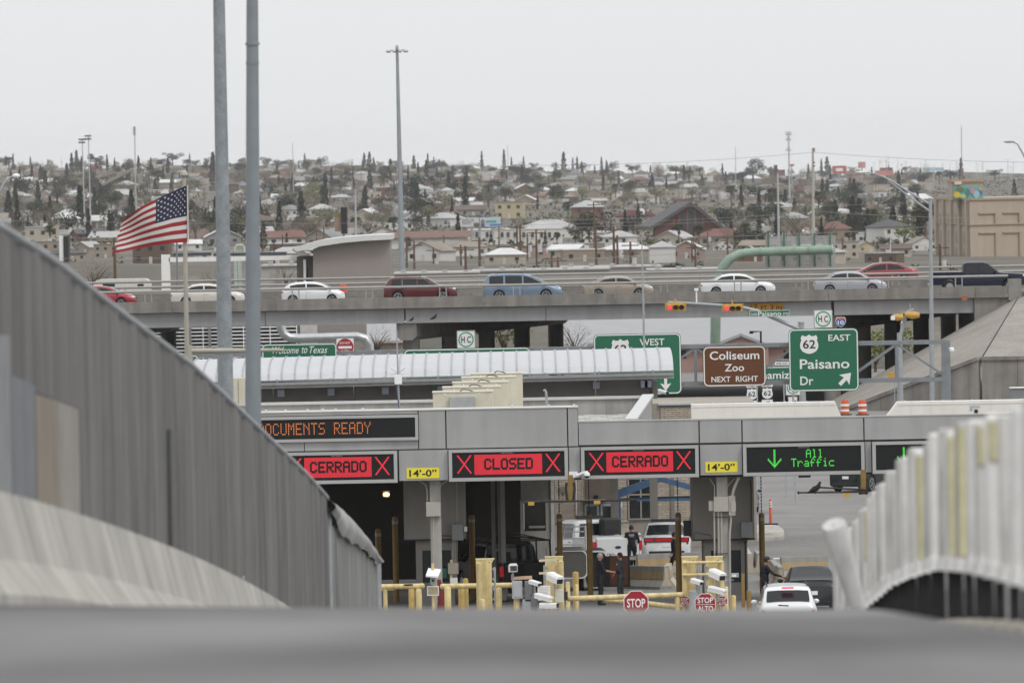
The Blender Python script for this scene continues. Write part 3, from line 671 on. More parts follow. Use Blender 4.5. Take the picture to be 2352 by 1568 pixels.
# ================================================================ booths under the canopy
def pipe(t, pts, r, mat, Y, name='conduit', n=6):
    return MB().tube([P(x, y, Y + (o[0] if o else 0)) for x, y, *o in pts], r, n).build(name, mat, t, True)
PIPE = M('conduit_cream', (0.42, 0.40, 0.36), 0.5, 0.2, var=0.06)
TEAL = M('booth_glass_teal', (0.022, 0.034, 0.036), 0.12, var=0.1)
EGREY = M('electrical_grey', (0.22, 0.225, 0.23), 0.5, 0.3, var=0.08)
def booth(label, x0, x1, colx, lx0, lx1, wins, Y0):
    t = thing('inspection_booth', label, 'booth', (PX((x0+x1)/2, Y0), Y0, 0))
    zs = PZ((x0+x1)/2, 1237, Y0)
    MB().box(PX(x0, Y0), PX(x1, Y0), Y0, Y0 + 3.4, zs, ZB + .145).build('upper_box', WALLG, t)
    MB().box(PX(x0, Y0) - .02, PX(x1, Y0) + .02, Y0 - .02, Y0 + 3.42, zs - .05, zs - .002).build('drip_edge', DARK, t)
    xs = sorted([lx0] + [w for p in wins for w in p] + [lx1]); wy0, wy1 = 1264, 1338; zw1, zw0 = PZ((x0+x1)/2, wy0, Y0), PZ((x0+x1)/2, wy1, Y0)
    Yb = Y0 + .25
    MB().box(PX(lx0, Yb), PX(lx1, Yb), Yb, Yb + 2.9, zw1, zs - .052).build('head_wall', WALLG, t)
    MB().box(PX(lx0, Yb), PX(lx1, Yb), Yb, Yb + 2.9, 0, zw0).build('sill_wall', M('booth_sill', (.2, .195, .185), .8), t)
    edges = [lx0] + [w for p in wins for w in p] + [lx1]
    for a, b_ in zip(edges[0::2], edges[1::2]): MB().box(PX(a, Yb), PX(b_, Yb), Yb + .002, Yb + 2.8, zw0 + .001, zw1 - .001).build('jamb', WALLG, t)
    for a, b_ in wins: MB().box(PX(a, Yb) + .002, PX(b_, Yb) - .002, Yb + .08, Yb + .12, zw0 + .002, zw1 - .002).build('window', TEAL, t)
    # steel column standing before the booth
    MB().box(PX(colx - 12.5, CY + .05), PX(colx + 12.5, CY + .05), CY + .45, CY + .82, 0, ZB + .14).build('column', M('column_paint', (.36, .345, .315), .7, var=.06, streak=.1), t)
    return t
bl = booth('grey stucco inspection booth behind the column under the left clearance plate', 924, 1066, 997, 950, 1038, [(965, 986), (1008, 1031)], 289.5)
Yc = CY + .40
B('junction_box', PIPE, bl, 979, 1152, 1012, 1185, Yc - .2, .2); pipe(bl, [(981, 1150), (981, 1125), (977, 1112), (960, 1102)], .015, PIPE, Yc); pipe(bl, [(1009, 1150), (1009, 1122), (1014, 1112), (1030, 1102)], .015, PIPE, Yc)
pipe(bl, [(996, 1185), (997, 1300)], .022, PIPE, Yc - .05); B('electrical_box', EGREY, bl, 1038, 1203, 1064, 1240, 289.2, .28); B('switch_box', WHITE, bl, 1066, 1209, 1073, 1220, 289.3, .15)
for i in range(4): pipe(bl, [(1040 + i*3.4, 1240), (1039 + i*3.2, 1340)], .014, PIPE, 289.4)
pipe(bl, [(1049, 1103), (1050, 1203)], .013, PIPE, 289.4); pipe(bl, [(1008, 1229), (1038, 1230)], .014, DARK, 289.4); pipe(bl, [(1062, 1240), (1066, 1250), (1073, 1245), (1074, 1232)], .012, DARK, 289.4, 'cable')
B('notice_board', M('notice_tan', (.36, .33, .27), .8), bl, 1029, 1292, 1053, 1317, 288.5, .04); pipe(bl, [(1037, 1285), (1036, 1335)], .05, YELLOW, 288.6, 'notice_post'); B('notice', WHITE, bl, 1034, 1326, 1051, 1342, 288.4, .03)
B('green_bin', M('bin_teal', (.05, .16, .14), .6), bl, 1007, 1306, 1026, 1327, 288.9, .5)
br = booth('grey stucco inspection booth behind the column under the right clearance plate', 1587, 1729, 1657, 1611, 1712, [(1628, 1641), (1674, 1697)], 289.5)
B('junction_box', PIPE, br, 1640, 1140, 1673, 1174, Yc - .2, .2); B('side_box', PIPE, br, 1628, 1150, 1640, 1172.5, Yc - .1, .1); B('meter_box', PIPE, br, 1674, 1138, 1689, 1183, Yc - .14, .14)
MB().prism([(x + PX(1681.5, Yc), z + PZ(1681, 1162, Yc)) for x, z in rrect(-.08, .08, -.2, .2, .075, 4)], Yc - .18, Yc - .141).build('meter_cover', PIPE, br)
pipe(br, [(1682, 1139), (1685, 1125), (1691, 1110), (1697, 1096)], .05, PIPE, Yc - .07, n=8)
for x, yb in ((1640.5, 1277), (1650, 1277), (1657, 1277)): pipe(br, [(x, 1174), (x + 1, yb)], .03 if x < 1645 else .034, PIPE, Yc - .06, n=8)
pipe(br, [(1679, 1183), (1679, 1192), (1676, 1225), (1677, 1335), (1677, 1400)], .034, PIPE, Yc - .04, n=8)
pipe(br, [(1641, 1140), (1641, 1115), (1636, 1108), (1630, 1098)], .014, PIPE, Yc); pipe(br, [(1670, 1140), (1670, 1118), (1676, 1110), (1688, 1098)], .014, PIPE, Yc)
for y_ in (1186, 1270): B('pipe_strap', DARK, br, 1641, y_, 1672, y_ + 1.5, Yc - .12, .1)
B('electrical_box', EGREY, br, 1703, 1198, 1729.5, 1234, 289.1, .38); B('speaker_box', M('box_black', (.02, .02, .02), .6), br, 1570, 1195, 1588, 1231, 289.6, .4)
pipe(br, [(1588, 1180), (1584, 1190), (1586, 1200)], .012, DARK, 289.6, 'cable'); pipe(br, [(1594, 1236), (1595, 1222), (1604, 1222), (1618, 1226), (1632, 1228), (1633, 1235)], .01, DARK, 289.4, 'cable')
pipe(br, [(1724.5, 1103), (1726, 1200)], .02, DARK, 289.4); B('flood_lamp', DARK, br, 1706, 1235, 1717, 1244, 289.3, .2)
pipe(br, [(1712, 1236), (1714, 1400)], .03, DARK, 289.5, 'door_frame')
# second row booth, in the shade
sb = thing('rear_booth', 'pale framed booth with dark window in the shade behind the CLOSED display', 'booth', (PX(1235, 299), 299, 0)); Y0 = 299.0
BP = M('booth_pale', (0.36, 0.35, 0.325), .8, var=.06, streak=.1)
for nm, x0, y0, x1, y1, mt in (('head_wall', 1196, 1097, 1266, 1152, WALLG), ('sill_wall', 1204, 1219, 1254, 1310, BP), ('jamb', 1196, 1152.2, 1204, 1310, BP), ('jamb', 1254.2, 1152.2, 1266, 1310, BP)): B(nm, mt, sb, x0, y0, x1, y1, Y0, 1.6)
B('window', GLASS, sb, 1204.2, 1152.3, 1254, 1218.8, Y0 + .1, .05); B('corner_post', M('corner_white', (.55, .54, .51), .6), sb, 1266.5, 1097, 1274, 1312, Y0 - .1, .2); B('ledge', STEEL, sb, 1215, 1207, 1252, 1212, Y0 + .02, .06)
for x, w in ((1134, 9), (1147, 5), (1156, 11)):          # dark columns and pipes in the shade
    c = P(x, 1250, 292); tt = thing('service_column', {1134: 'dark grey steel column in the shade, left of three under the CLOSED display', 1147: 'thin grey pipe column in the shade between two thicker ones', 1156: 'pale edged steel column in the shade under the CLOSED display'}[x], 'column', (c.x, 292, 0))
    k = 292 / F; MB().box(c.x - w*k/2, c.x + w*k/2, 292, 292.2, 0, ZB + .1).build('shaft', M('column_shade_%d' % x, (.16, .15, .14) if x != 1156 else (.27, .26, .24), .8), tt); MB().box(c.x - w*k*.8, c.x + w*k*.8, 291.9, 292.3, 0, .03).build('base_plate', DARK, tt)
# warm lamp in the dark bay
lp = P(887, 1135, 303); t = thing('bay_lamp', 'small glowing orange lamp in the dark left bay', 'lamp', lp)
MB().box(lp.x - .12, lp.x + .12, lp.y + .02, lp.y + .2, lp.z - .1, lp.z + .12).build('housing', DARK, t); MB().sphere(lp, .085, 10, 6, (1.3, .5, .8)).build('bulb', glow('sodium', (1.0, .55, .2), 9.0), t)
ld = bpy.data.lights.new('bay_lamp_light', 'POINT'); ld.energy = 25; ld.color = (1, .5, .2); ld.shadow_soft_size = .1
lo = bpy.data.objects.new('lamp_light', ld); COL.objects.link(lo); lo.parent = t; lo.location = (0, -.25, 0)
# ---- hanging bars with chains
def hang_bar(x, yt, yb, Y, label, mat, w=13.5, chain=True):
    k = Y / F; c = P(x, yt, Y); zb = max(0.0, PZ(x, yb, Y)); t = thing('clearance_post', label, 'post', (c.x, Y, zb))
    r = w * k / 2; MB().tube([(c.x, Y, zb), (c.x, Y, c.z - r*.9), (c.x, Y, c.z - r*.35), (c.x, Y, c.z)], [r, r, r*.9, r*.4], 14).build('post', mat, t, True)
    MB().tube([(c.x, Y, c.z - .16), (c.x, Y, c.z - .27)], r * 1.04, 14).build('reflective_band', M('band_grey', (.33, .32, .29), .5), t, True)
    if chain:
        zt = ZB + .1; n_ = int((zt - c.z) / .055); b = MB()
        for i in range(n_):
            z = c.z + i * .055
            if i % 2: b.box(c.x - .021, c.x + .021, Y - .007, Y + .007, z, z + .065)
            else: b.box(c.x - .008, c.x + .008, Y - .02, Y + .02, z, z + .065)
        b.build('chain', DARK, t)
for x, yt, yb, Y, lb, ch in ((1284.5, 1179, 1420, 292, 'tall brown post on a chain, before the white pickup', 1), (1353, 1181, 1425, 291, 'tall brown post on a chain, beside the man with grey hair', 1), (1557, 1176, 1420, 291, 'tall brown post on a chain, hiding part of a walking officer', 1), (1749, 1177, 1420, 291, 'tall brown post on a chain, behind the officer in a cap', 1), (1083, 1181, 1430, 293, 'tall brown post in the shade right of the left booth', 0), (907, 1185, 1430, 293, 'tall brown post in the dark left bay', 0), (868, 1213, 1430, 295, 'shorter brown post in the dark left bay near the fence end', 0)):
    hang_bar(x, yt, yb, Y, lb, OCHRE, 13.5, ch)
# ---- swing arm height gates
def swing(x, y0, y1, arms, paddles, Y, label, hinge=True):
    k = Y / F; c = P(x, y0, Y); t = thing('swing_arm_gate', label, 'gate', c)
    MB().box(c.x - 6*k, c.x + 6*k, Y, Y + .15, PZ(x, y1, Y), ZB + .12).build('hinge_post', OCHRE, t)
    for s_ in (-9, 9): MB().tube([P(x + s_, y0 + 8, Y), P(x + s_ * 1.1, (y0+y1)/2, Y), P(x + s_ * .8, y1, Y)], 3*k, 8).build('counterweight', DARK, t, True)
    for (xa, ya, xb, yb) in arms: MB().tube([P(xa, ya, Y - .05), P(xb, yb, Y - .05)], 2.0*k, 8).build('arm', M('arm_black', (.035, .03, .025), .6), t, True)
    for (xa, ya, xb, yb) in paddles: B('paddle', M('paddle_yellow', (.5, .31, .05), .6), t, xa, ya, xb, yb, Y - .12, .04)
swing(1310, 1100, 1148, [(1200, 1153, 1460, 1147), (1240, 1150, 1440, 1149)], [(1213, 1152, 1227, 1160), (1364, 1149, 1379, 1157)], 286, 'height warning swing arm gate with long black arms under the CERRADO display')
swing(1983, 1090, 1135, [(1834, 1131, 1990, 1129), (1866, 1118, 1990, 1124)], [(1938, 1132, 1952, 1141)], 286, 'height warning swing arm gate with black arms beside the white posts')
MB().tube([P(1833, 1128, 285.95), P(1835, 1134, 285.95)], .035, 8).build('arm_cap', DARK, bpy.data.objects['swing_arm_gate.001'])
t = thing('sprinkler_pipe', 'thin dark pipe running below the canopy edge over the open lanes', 'pipe', P(1660, 1096, CY + .3))
MB().tube([Vector((cx(1318), CY + .3, ZB - .05)), Vector((cx(2300), CY + .3, ZB - .05))], .028, 8).build('pipe', DARK, t); c = P(1848, 1088, CY + .3)
for x in (1420, 1520, 1760, 1930): MB().box(cx(x), cx(x) + .02, CY + .28, CY + .32, ZB - .05, ZB + .14).build('hanger', DARK, t)
MB().box(c.x - .35, c.x + .35, CY + .2, CY + .6, c.z - .03, c.z).build('sensor_plate', DARK, t); MB().box(c.x - .2, c.x + .2, CY + .25, CY + .5, c.z - .12, c.z - .031).build('sensor_body', M('sensor_brown', (.12, .08, .06), .6), t)
# dome camera
t = thing('dome_camera', 'white dome camera on a bracket arm below the CLOSED display corner', 'camera', P(1320, 1097, CY - .2))
B('mount_box', WHITE, t, 1307, 1083, 1327, 1096, CY - .25, .25); MB().tube([P(1326, 1092, CY - .3), P(1338, 1086, CY - .35), P(1350, 1083, CY - .4)], [.06, .05, .04], 8).build('arm', WHITE, t, True)
c = P(1348, 1090, CY - .4); MB().tube([c + Vector((0, 0, .09)), c + Vector((0, 0, .05)), c + Vector((0, 0, -.03))], [.07, .1, .105], 14).build('housing', WHITE, t, True); MB().sphere(c + Vector((0, 0, -.04)), .09, 12, 8, (1, 1, .8)).build('dome', GLASS, t, True)
# pigeon on the swing arm
def bird(label, x, y, Y, s=1.0, flip=1):
    c = P(x, y, Y); b = MB(); L = .16 * s
    b.tube([c + Vector((flip*-L*1.0, 0, -.02*s)), c + Vector((flip*-L*.5, 0, .03*s)), c + Vector((flip*L*.1, 0, .07*s)), c + Vector((flip*L*.5, 0, .12*s)), c + Vector((flip*L*.62, 0, .18*s)), c + Vector((flip*L*.72, 0, .21*s)), c + Vector((flip*L*.95, 0, .2*s))], [.012*s, .04*s, .065*s, .055*s, .035*s, .03*s, .005*s], 8)
    for o in (-.02, .02): b.tube([c + Vector((0, o, .03*s)), c + Vector((0, o, -.05*s))], .008*s, 5)
    tag(b.build('bird', M('bird_black', (.015, .015, .018), .7), None, True), label, 'bird')
bird('dark pigeon perched on the black swing arm', 1872, 1129, 285.9, 1.5); bird('small black bird perched under the overpass girder', 996, 733, 541.8, 1.5); bird('small black bird crouching at the left end of the pier cap', 945, 736.5, 541.8, 1.1)
# antenna mast with weather station
t = thing('antenna_mast', 'thin antenna mast with white box and short whips on the canopy roof', 'antenna', P(916, 943, 289)); Y = 289
MB().tube([P(917, 950, Y), P(914, 860, Y), P(911, 758, Y)], [.035, .03, .02], 8).build('mast', STEEL, t, True); B('equipment_box', WHITE, t, 906, 860, 923, 882, Y - .12, .2)
for x, y in ((898, 846), (897, 860), (930, 845), (928, 860)): MB().tube([P(914, 858, Y), P(x, y, Y)], .01, 5).build('whip', STEEL, t)
pipe(t, [(908, 882), (912, 900), (917, 945)], .015, M('blue_cable', (.04, .06, .12), .6), Y - .05, 'cable')
t = thing('vent_pipe', 'curved grey vent pipe on the roof right of the cream coolers', 'pipe', P(1255, 935, 300)); pipe(t, [(1256, 945), (1255, 910), (1254, 900), (1251, 895), (1249, 898)], .045, STEEL, 300, 'pipe', 8)
t = thing('roof_camera', 'white bullet camera on the corner of the vaulted building', 'camera', P(1515, 898, 326)); B('mount', WHITE, t, 1511, 893, 1518, 905, 326, .1); MB().tube([P(1514, 897, 325.9), P(1532, 902, 325.5)], .075, 8).build('body', WHITE, t); MB().tube([P(1532, 902, 325.5), P(1533.5, 902.4, 325.45)], .06, 8).build('lens', BLACK, t)
t = thing('roof_cabinet', 'cream metal cabinet on the roof between the two tall poles', 'cabinet', P(555, 930, 290)); B('cabinet', CREAM, t, 534, 868, 562, 930, 290, .8); B('door_seam', JOINT, t, 547, 872, 547.6, 926, 289.99, .01)
# ================================================================ yellow pipework and cameras before the booths
def bollard(x, w, yt, Y, label, mat=YELLOW, dome=True, zb=0.0, cat='bollard', grp=None):
    k = Y / F; c = P(x, yt, Y); r = w*k/2; t = thing('bollard', label, cat, (c.x, Y, zb), grp)
    MB().tube([(c.x, Y, zb), (c.x, Y, c.z - r*.5), (c.x, Y, c.z - r*.2), (c.x, Y, c.z)], [r, r, r*.85, r*.35], 14).build('post', mat, t, True)
    MB().tube([(c.x, Y, zb), (c.x, Y, zb + .04)], r*1.25, 14).build('footing', CONC_L, t); return t
YCH = M('yellow_chipped', (0.58, 0.44, 0.19), 0.6, var=0.25, scale=6, streak=0.35)
OLD = M('old_ochre', (0.40, 0.28, 0.09), 0.65, var=0.2, scale=5, streak=0.25)
for a in ((945, 14, 1350, 277, 'dull ochre bollard behind the left rail end', OLD), (961.5, 14.5, 1351, 273.5, 'pale yellow bollard under the left rail end'), (1028, 15.5, 1346, 273.5, 'pale yellow bollard at the start of the second rail'),
          (1059, 14, 1344, 280, 'dull ochre bollard left of the tall yellow cabinet', OLD), (1069, 13, 1327, 283, 'ochre bollard in the shade left of the tall yellow cabinet', OLD), (1108, 13, 1375, 271, 'short domed yellow bollard in front of the tall cabinet', YELLOW), (1145, 15, 1348, 273, 'yellow bollard just right of the tall yellow cabinet'), (1187, 16, 1344, 272.5, 'yellow bollard left of the grey camera boxes', YCH),
          (1322, 14, 1312, 279, 'tan square topped post right of the camera cluster', OLD), (1324.5, 9, 1341, 273, 'slim yellow bollard right of the camera cluster'), (1304, 10, 1335, 276, 'yellow post behind the pale camera hood'), (1556, 11.5, 1369, 272.5, 'rust stained yellow bollard left of the small stop sign', YCH), (1684, 12.5, 1366, 272.5, 'rust stained yellow bollard right of the stop signs', YCH),
          (1668, 9, 1346, 275, 'slim yellow post behind the right stop sign'), (1706, 8, 1316, 284, 'black and yellow post beside the right booth', OCHRE), (1758, 15, 1331, 283, 'chipped yellow bollard before the officer in a cap', YCH), (1720, 11, 1355, 280, 'dark low post by the right booth', OCHRE)):
    bollard(*a)
def rail(label, pts, r, Y, mat=YELLOW, caps=True):
    t = thing('pipe_rail', label, 'rail', P(pts[0][0], pts[0][1], Y)); P0 = [P(x, y, Y) for x, y in pts]
    MB().tube(P0, r, 12).build('pipe', mat, t, True)
    for q in (P0[0], P0[-1]): MB().sphere(q, r * 1.12, 10, 6).build('end_cap', mat, t, True)
    mid = P0[0].lerp(P0[-1], .5); MB().cyl((mid.x, Y + .02, 0), (mid.x, Y + .02, mid.z), r * .8, n=8).build('support', mat, t, True); return t
t = rail('pale yellow pipe rail at left, chipped near its right end', [(800, 1348), (969, 1345)], .085, 273.6); B('worn_patch', DARK, t, 928, 1340.5, 948, 1344, 273.50, .05)
rail('lower yellow pipe behind the left rail', [(800, 1358), (903, 1350)], .07, 274.4)
rail('pale yellow pipe rail behind the tall cabinet', [(1017, 1346), (1180, 1343)], .085, 274.2, YELLOW)
rail('long pale yellow barrier pipe before the two talking men', [(1308, 1374), (1566, 1365)], .085, 272.5); rail('slanting yellow pipe dropping behind the STOP sign', [(1395, 1377), (1470, 1383), (1562, 1395)], .085, 273.4)
def portal(label, x0, x1, yt, px, Y, prong=1, rungs=()):
    t = thing('monitor_pillar', label, 'pillar', (PX((x0+x1)/2, Y), Y, 0)); a, b_ = PX(x0, Y, 1340), PX(x1, Y, 1340); zt = PZ((x0+x1)/2, yt, Y); w = (b_ - a)
    MB().prism([(a, 0), (b_ - (.08 if prong > 0 else 0), 0), (b_ - (.08 if prong > 0 else 0), zt - .12), (b_, zt), (a, zt), (a + (.0 if prong > 0 else -.0), zt - .1)], Y, Y + .35).build('cabinet', YELLOW, t)
    MB().box(a - .01, b_ + .01, Y - .012, Y + .36, zt, zt + .02).build('cap_plate', M('yellow_light', (.70, .60, .34), .5), t)
    c = P(px, yt + 7, Y - .15); MB().tube([(c.x, Y - .15, 0), (c.x, Y - .15, c.z - .03), (c.x, Y - .15, c.z)], [.09, .09, .03], 12).build('guard_post', YELLOW, t, True)
    MB().cyl((a + w*.72, Y - .005, zt - .1), (a + w*.72, Y + .02, zt - .1), .018, n=8).build('bolt', DARK, t)
    for q in range(4): MB().box(b_ - .06 if prong > 0 else a + .0, b_ + .04 if prong > 0 else a + .09, Y - .03, Y + .08, zt - .35 - q*.32, zt - .28 - q*.32).build('hinge', STEEL, t)
    MB().cyl((b_ + .01 if prong > 0 else a - .03, Y, zt - 1.5), (b_ + .01 if prong > 0 else a - .03, Y, zt - .25), .035, n=8).build('hinge_pipe', STEEL, t); return t
portal('tall yellow monitor pillar left of the camera cluster', 1094, 1136, 1284, 1101, 273)
portal('tall yellow monitor pillar right of the white twin camera', 1253, 1294, 1279, 1288, 274, -1)
portal('tall yellow monitor pillar left of the pair beside the STOP ALTO signs', 1567, 1604, 1279, 1572, 273)
portal('tall yellow monitor pillar right of the pair beside the STOP ALTO signs', 1622, 1661, 1279, 1656, 273, -1)
for y_, lb in ((1291, 'upper pale yellow crossbar between the right pair of pillars'), (1319, 'lower pale yellow crossbar between the right pair of pillars')):
    t = thing('crossbar', lb, 'rail', P(1612, y_, 272.7)); MB().tube([P(1570, y_ + .5, 272.7), P(1658, y_ - 1, 272.7)], .045, 8).build('bar', YELLOW, t, True); MB().sphere(P(1570, y_ + .5, 272.7), .06, 8, 6).build('end_cap', YELLOW, t)
t = thing('short_bars', 'two short cream bars bracketing the yellow pillar by the box camera', 'rail', P(1265, 1287, 273.5))
for y_ in (1287, 1316): MB().bar(P(1238, y_, 273.5), P(1278, y_ - 2, 273.5), .07).build('bar', M('cream_bar', (.6, .55, .4), .6), t)
# camera housings
def box_cam(label, x, y, L, h, Y, yaw, pitch=-.25, hood=True, lens=True):
    c = P(x, y, Y); t = thing('box_camera', label, 'camera', c); R3 = Matrix.Rotation(yaw, 3, 'Z') @ Matrix.Rotation(pitch, 3, 'X')
    def tr(b): b.v = [tuple(c + R3 @ Vector(v)) for v in b.v]; return b
    b = MB(); w = h * 1.05; b.prism([(-w/2, -h/2), (w/2, -h/2), (w/2, h*.28), (w*.34, h/2), (-w*.34, h/2), (-w/2, h*.28)], -L/2, L/2); tr(b).build('housing', WHITE, t)
    if hood: b = MB(); b.prism([(-w*.56, h*.25), (w*.56, h*.25), (w*.38, h*.58), (-w*.38, h*.58)], -L*.58, L*.42); tr(b).build('sun_hood', WHITE, t)
    if lens: b = MB(); b.prism([(-w*.43, -h*.42), (w*.43, -h*.42), (w*.43, h*.24), (w*.3, h*.44), (-w*.3, h*.44), (-w*.43, h*.24)], -L/2 - .01, -L/2 + .005); tr(b).build('lens_window', GLASS, t)
    MB().tube([c + R3 @ Vector((0, 0, -h/2)), c + Vector((0, .05, -h/2 - .12)), c + Vector((0, .05, -h/2 - .3))], .03, 8).build('bracket', STEEL, t, True); return t
box_cam('big white box camera with dark window beside the left camera cluster pillar', 1274, 1327, .6, .24, 272, .6, .25)
box_cam('white twin hood camera on a pinkish arm', 1178, 1304, .42, .24, 272.4, 0.1, -.1)
box_cam('small white camera left of the paper notice', 1228, 1338, .42, .13, 272, .8, .2)
box_cam('wide white camera hood low in the left cluster', 1248, 1371, .6, .16, 271.6, .95, .2, lens=False)
box_cam('white bullet camera lowest in the left cluster', 1261, 1390, .6, .18, 271.5, 1.1, 0, hood=False)
box_cam('big white box camera with dark window above the STOP ALTO signs', 1647, 1319, .6, .24, 272, .6, .25)
box_cam('small white camera left of the big one near the STOP ALTO signs', 1600, 1335, .42, .14, 272, .8, .2)
box_cam('wide white camera hood just above the leaning STOP ALTO sign', 1647, 1355, .62, .17, 271.6, .95, .2, lens=False)
t = thing('flood_lamp', 'small silver flood lamp on an arm beside the right booth', 'lamp', P(1682, 1335, 280)); MB().tube([P(1660, 1332, 280), P(1686, 1331, 280)], .02, 6).build('arm', STEEL, t); B('lamp_head', STEEL, t, 1680, 1316, 1697, 1325, 279.9, .25); B('lens', WHITE, t, 1681, 1319, 1691, 1324, 279.88, .02)
t = thing('pink_bracket', 'pinkish horizontal camera arm in the left cluster', 'bracket', P(1196, 1326, 272.6)); MB().bar(P(1174, 1328, 272.6), P(1222, 1325, 272.6), .1, .1).build('arm', M('pink_bar', (.55, .36, .24), .6), t); MB().bar(P(1176, 1318, 272.6), P(1176, 1331, 272.6), .06).build('upright', M('pink_bar', (.55, .36, .24), .6), t)
for x0, y0, x1, y1, lb, mt in ((1176, 1334, 1200, 1374, 'pale grey angled metal box in the left camera cluster', M('box_pale', (.42, .43, .45), .5, .2)), (1205, 1334, 1222, 1380, 'grey upright control box beside the small white camera', EGREY), (1200, 1376, 1222, 1412, 'low pale grey control box in the left cluster', M('box_pale', (.42, .43, .45), .5, .2)), (1216, 1363, 1234, 1412, 'grey cabinet below the small white camera', EGREY), (1583, 1356, 1604, 1412, 'pale grey cabinet left of the big STOP ALTO sign', M('box_pale', (.42, .43, .45), .5, .2))):
    a, b_, c, d_ = rect(x0, y0, x1, y1, 272.3); t = thing('control_box', lb, 'cabinet', ((a+b_)/2, 272.3, min(c, 1e9))); MB().cbox(a, b_, 272.3, 272.6, max(.05, c), d_, .012).build('cabinet', mt, t); MB().box(a + .04, b_ - .04, 272.28, 272.299, max(.1, c + .05), d_ - .06).build('door', mt, t); MB().box((a+b_)/2 - .05, (a+b_)/2 + .05, 272.4, 272.5, 0, max(.06, c)).build('stand', STEEL, t)
a, b_, c, d_ = rect(1235, 1344, 1264, 1378, 271.9); t = thing('paper_notice', 'white paper notice with faint print in the left camera cluster', 'notice', ((a+b_)/2, 271.9, 0)); MB().box(a, b_, 271.9, 271.92, c, d_).build('sheet', WHITE, t); MB().cyl(((a+b_)/2, 271.97, 0), ((a+b_)/2, 271.97, c + .1), .03).build('stand', STEEL, t)
for i in range(5): MB().box(a + .03, b_ - .05 - .04*(i % 2), 271.893, 271.899, d_ - .07 - i*.05, d_ - .055 - i*.05).build('print_line', M('print_grey', (.4, .38, .4), .8), t)
t = thing('camera_hood', 'pale cream square hood with dark side, right end of the left cluster', 'camera', P(1285, 1370, 272)); B('hood', M('cream_hood', (.58, .56, .47), .6), t, 1275, 1354, 1295, 1382, 272, .4); B('dark_side', DARK, t, 1295.5, 1358, 1304, 1378, 272.05, .3)
# left lamp shade stand
t = thing('reader_stand', 'white tilted hood and card reader on a slim yellow post before the left column', 'reader', (PX(995, 272), 272, 0)); MB().tube([(PX(994.5, 272, 1340), 272, 0), (PX(994.5, 272, 1340), 272, PZ(994, 1293, 272))], .048, 10).build('post', YELLOW, t, True)
c = [P(978, 1324, 271.6), P(1006, 1326, 271.6), P(1013, 1310, 272.1), P(984, 1307, 272.1)]; MB().add([*c, *[q + Vector((0, 0, .05)) for q in c]], [(0,1,2,3),(7,6,5,4),(0,4,5,1),(1,5,6,2),(2,6,7,3),(3,7,4,0)]).build('hood', WHITE, t); B('reader', STEEL, t, 988, 1327, 1001, 1341, 271.8, .15); B('reader_slot', BLACK, t, 992, 1330, 997, 1335, 271.78, .02)
B('sign_frame', WHITE, t, 981, 1345, 1008, 1367, 271.85, .04); B('worn_sign_face', M('worn_sign', (.36, .30, .2), .8, var=.3, scale=14), t, 983, 1347.5, 1006, 1364.5, 271.84, .012)
t = thing('red_hose', 'dark red covered hose hanging beside the left column', 'hose', (PX(1012, 285), 285, 0)); MB().tube([P(1008, 1330, 285), P(1012, 1350, 285), P(1014, 1380, 285), P(1013, 1412, 285)], [.06, .1, .13, .15], 8).build('sleeve', M('dark_red', (.16, .02, .02), .7), t, True)
# stop signs
SRED = M('sign_red', (0.33, 0.018, 0.028), 0.4, var=0.05)
def octa(cx_, cz, r, off=0): return [(cx_ + r * math.cos(math.radians(22.5 + 45*i)), cz + r * math.sin(math.radians(22.5 + 45*i))) for i in range(8)]
def stop(x, y, r, Y, label, lines, yaw=0):
    k = Y / F; c = P(x, y, Y); R_ = r*k/math.cos(math.radians(22.5)); t = thing('stop_sign', label, 'sign', (c.x, Y, 0))
    MB().prism(octa(c.x, c.z, R_), Y - .004, Y).build('border', WHITE, t); MB().prism(octa(c.x, c.z, R_*.94), Y - .008, Y - .0042).build('face', SRED, t)
    rr = r*k
    if lines == 1: text('STOP', WHITE, t, c.x - rr*.74, c.x + rr*.74, c.z - rr*.36, c.z + rr*.36, Y - .009, weight=.02)
    else:
        text('STOP', WHITE, t, c.x - rr*.74, c.x + rr*.74, c.z + rr*.08, c.z + rr*.62, Y - .009, weight=.02); text('ALTO', WHITE, t, c.x - rr*.74, c.x + rr*.74, c.z - rr*.72, c.z - rr*.18, Y - .009, weight=.02)
        MB().box(c.x - rr*.85, c.x + rr*.85, Y - .0095, Y - .0082, c.z - rr*.07, c.z - rr*.03).build('divider', WHITE, t)
    MB().cyl((c.x, Y + .04, 0), (c.x, Y + .04, c.z + rr*.8), .03, n=8).build('sign_post', STEEL, t); return t
stop(1461, 1384, 28.5, 270.5, 'large red STOP sign standing before the yellow barrier pipe', 1)
stop(1572.5, 1379.5, 10.8, 272.5, 'small red STOP ALTO sign on the left yellow pillar', 2)
stop(1620, 1386, 24, 270.8, 'large red STOP ALTO sign between the right yellow pillars', 2)
stop(1659, 1380, 12, 271.8, 'small red STOP ALTO sign half hidden behind a white camera', 2)
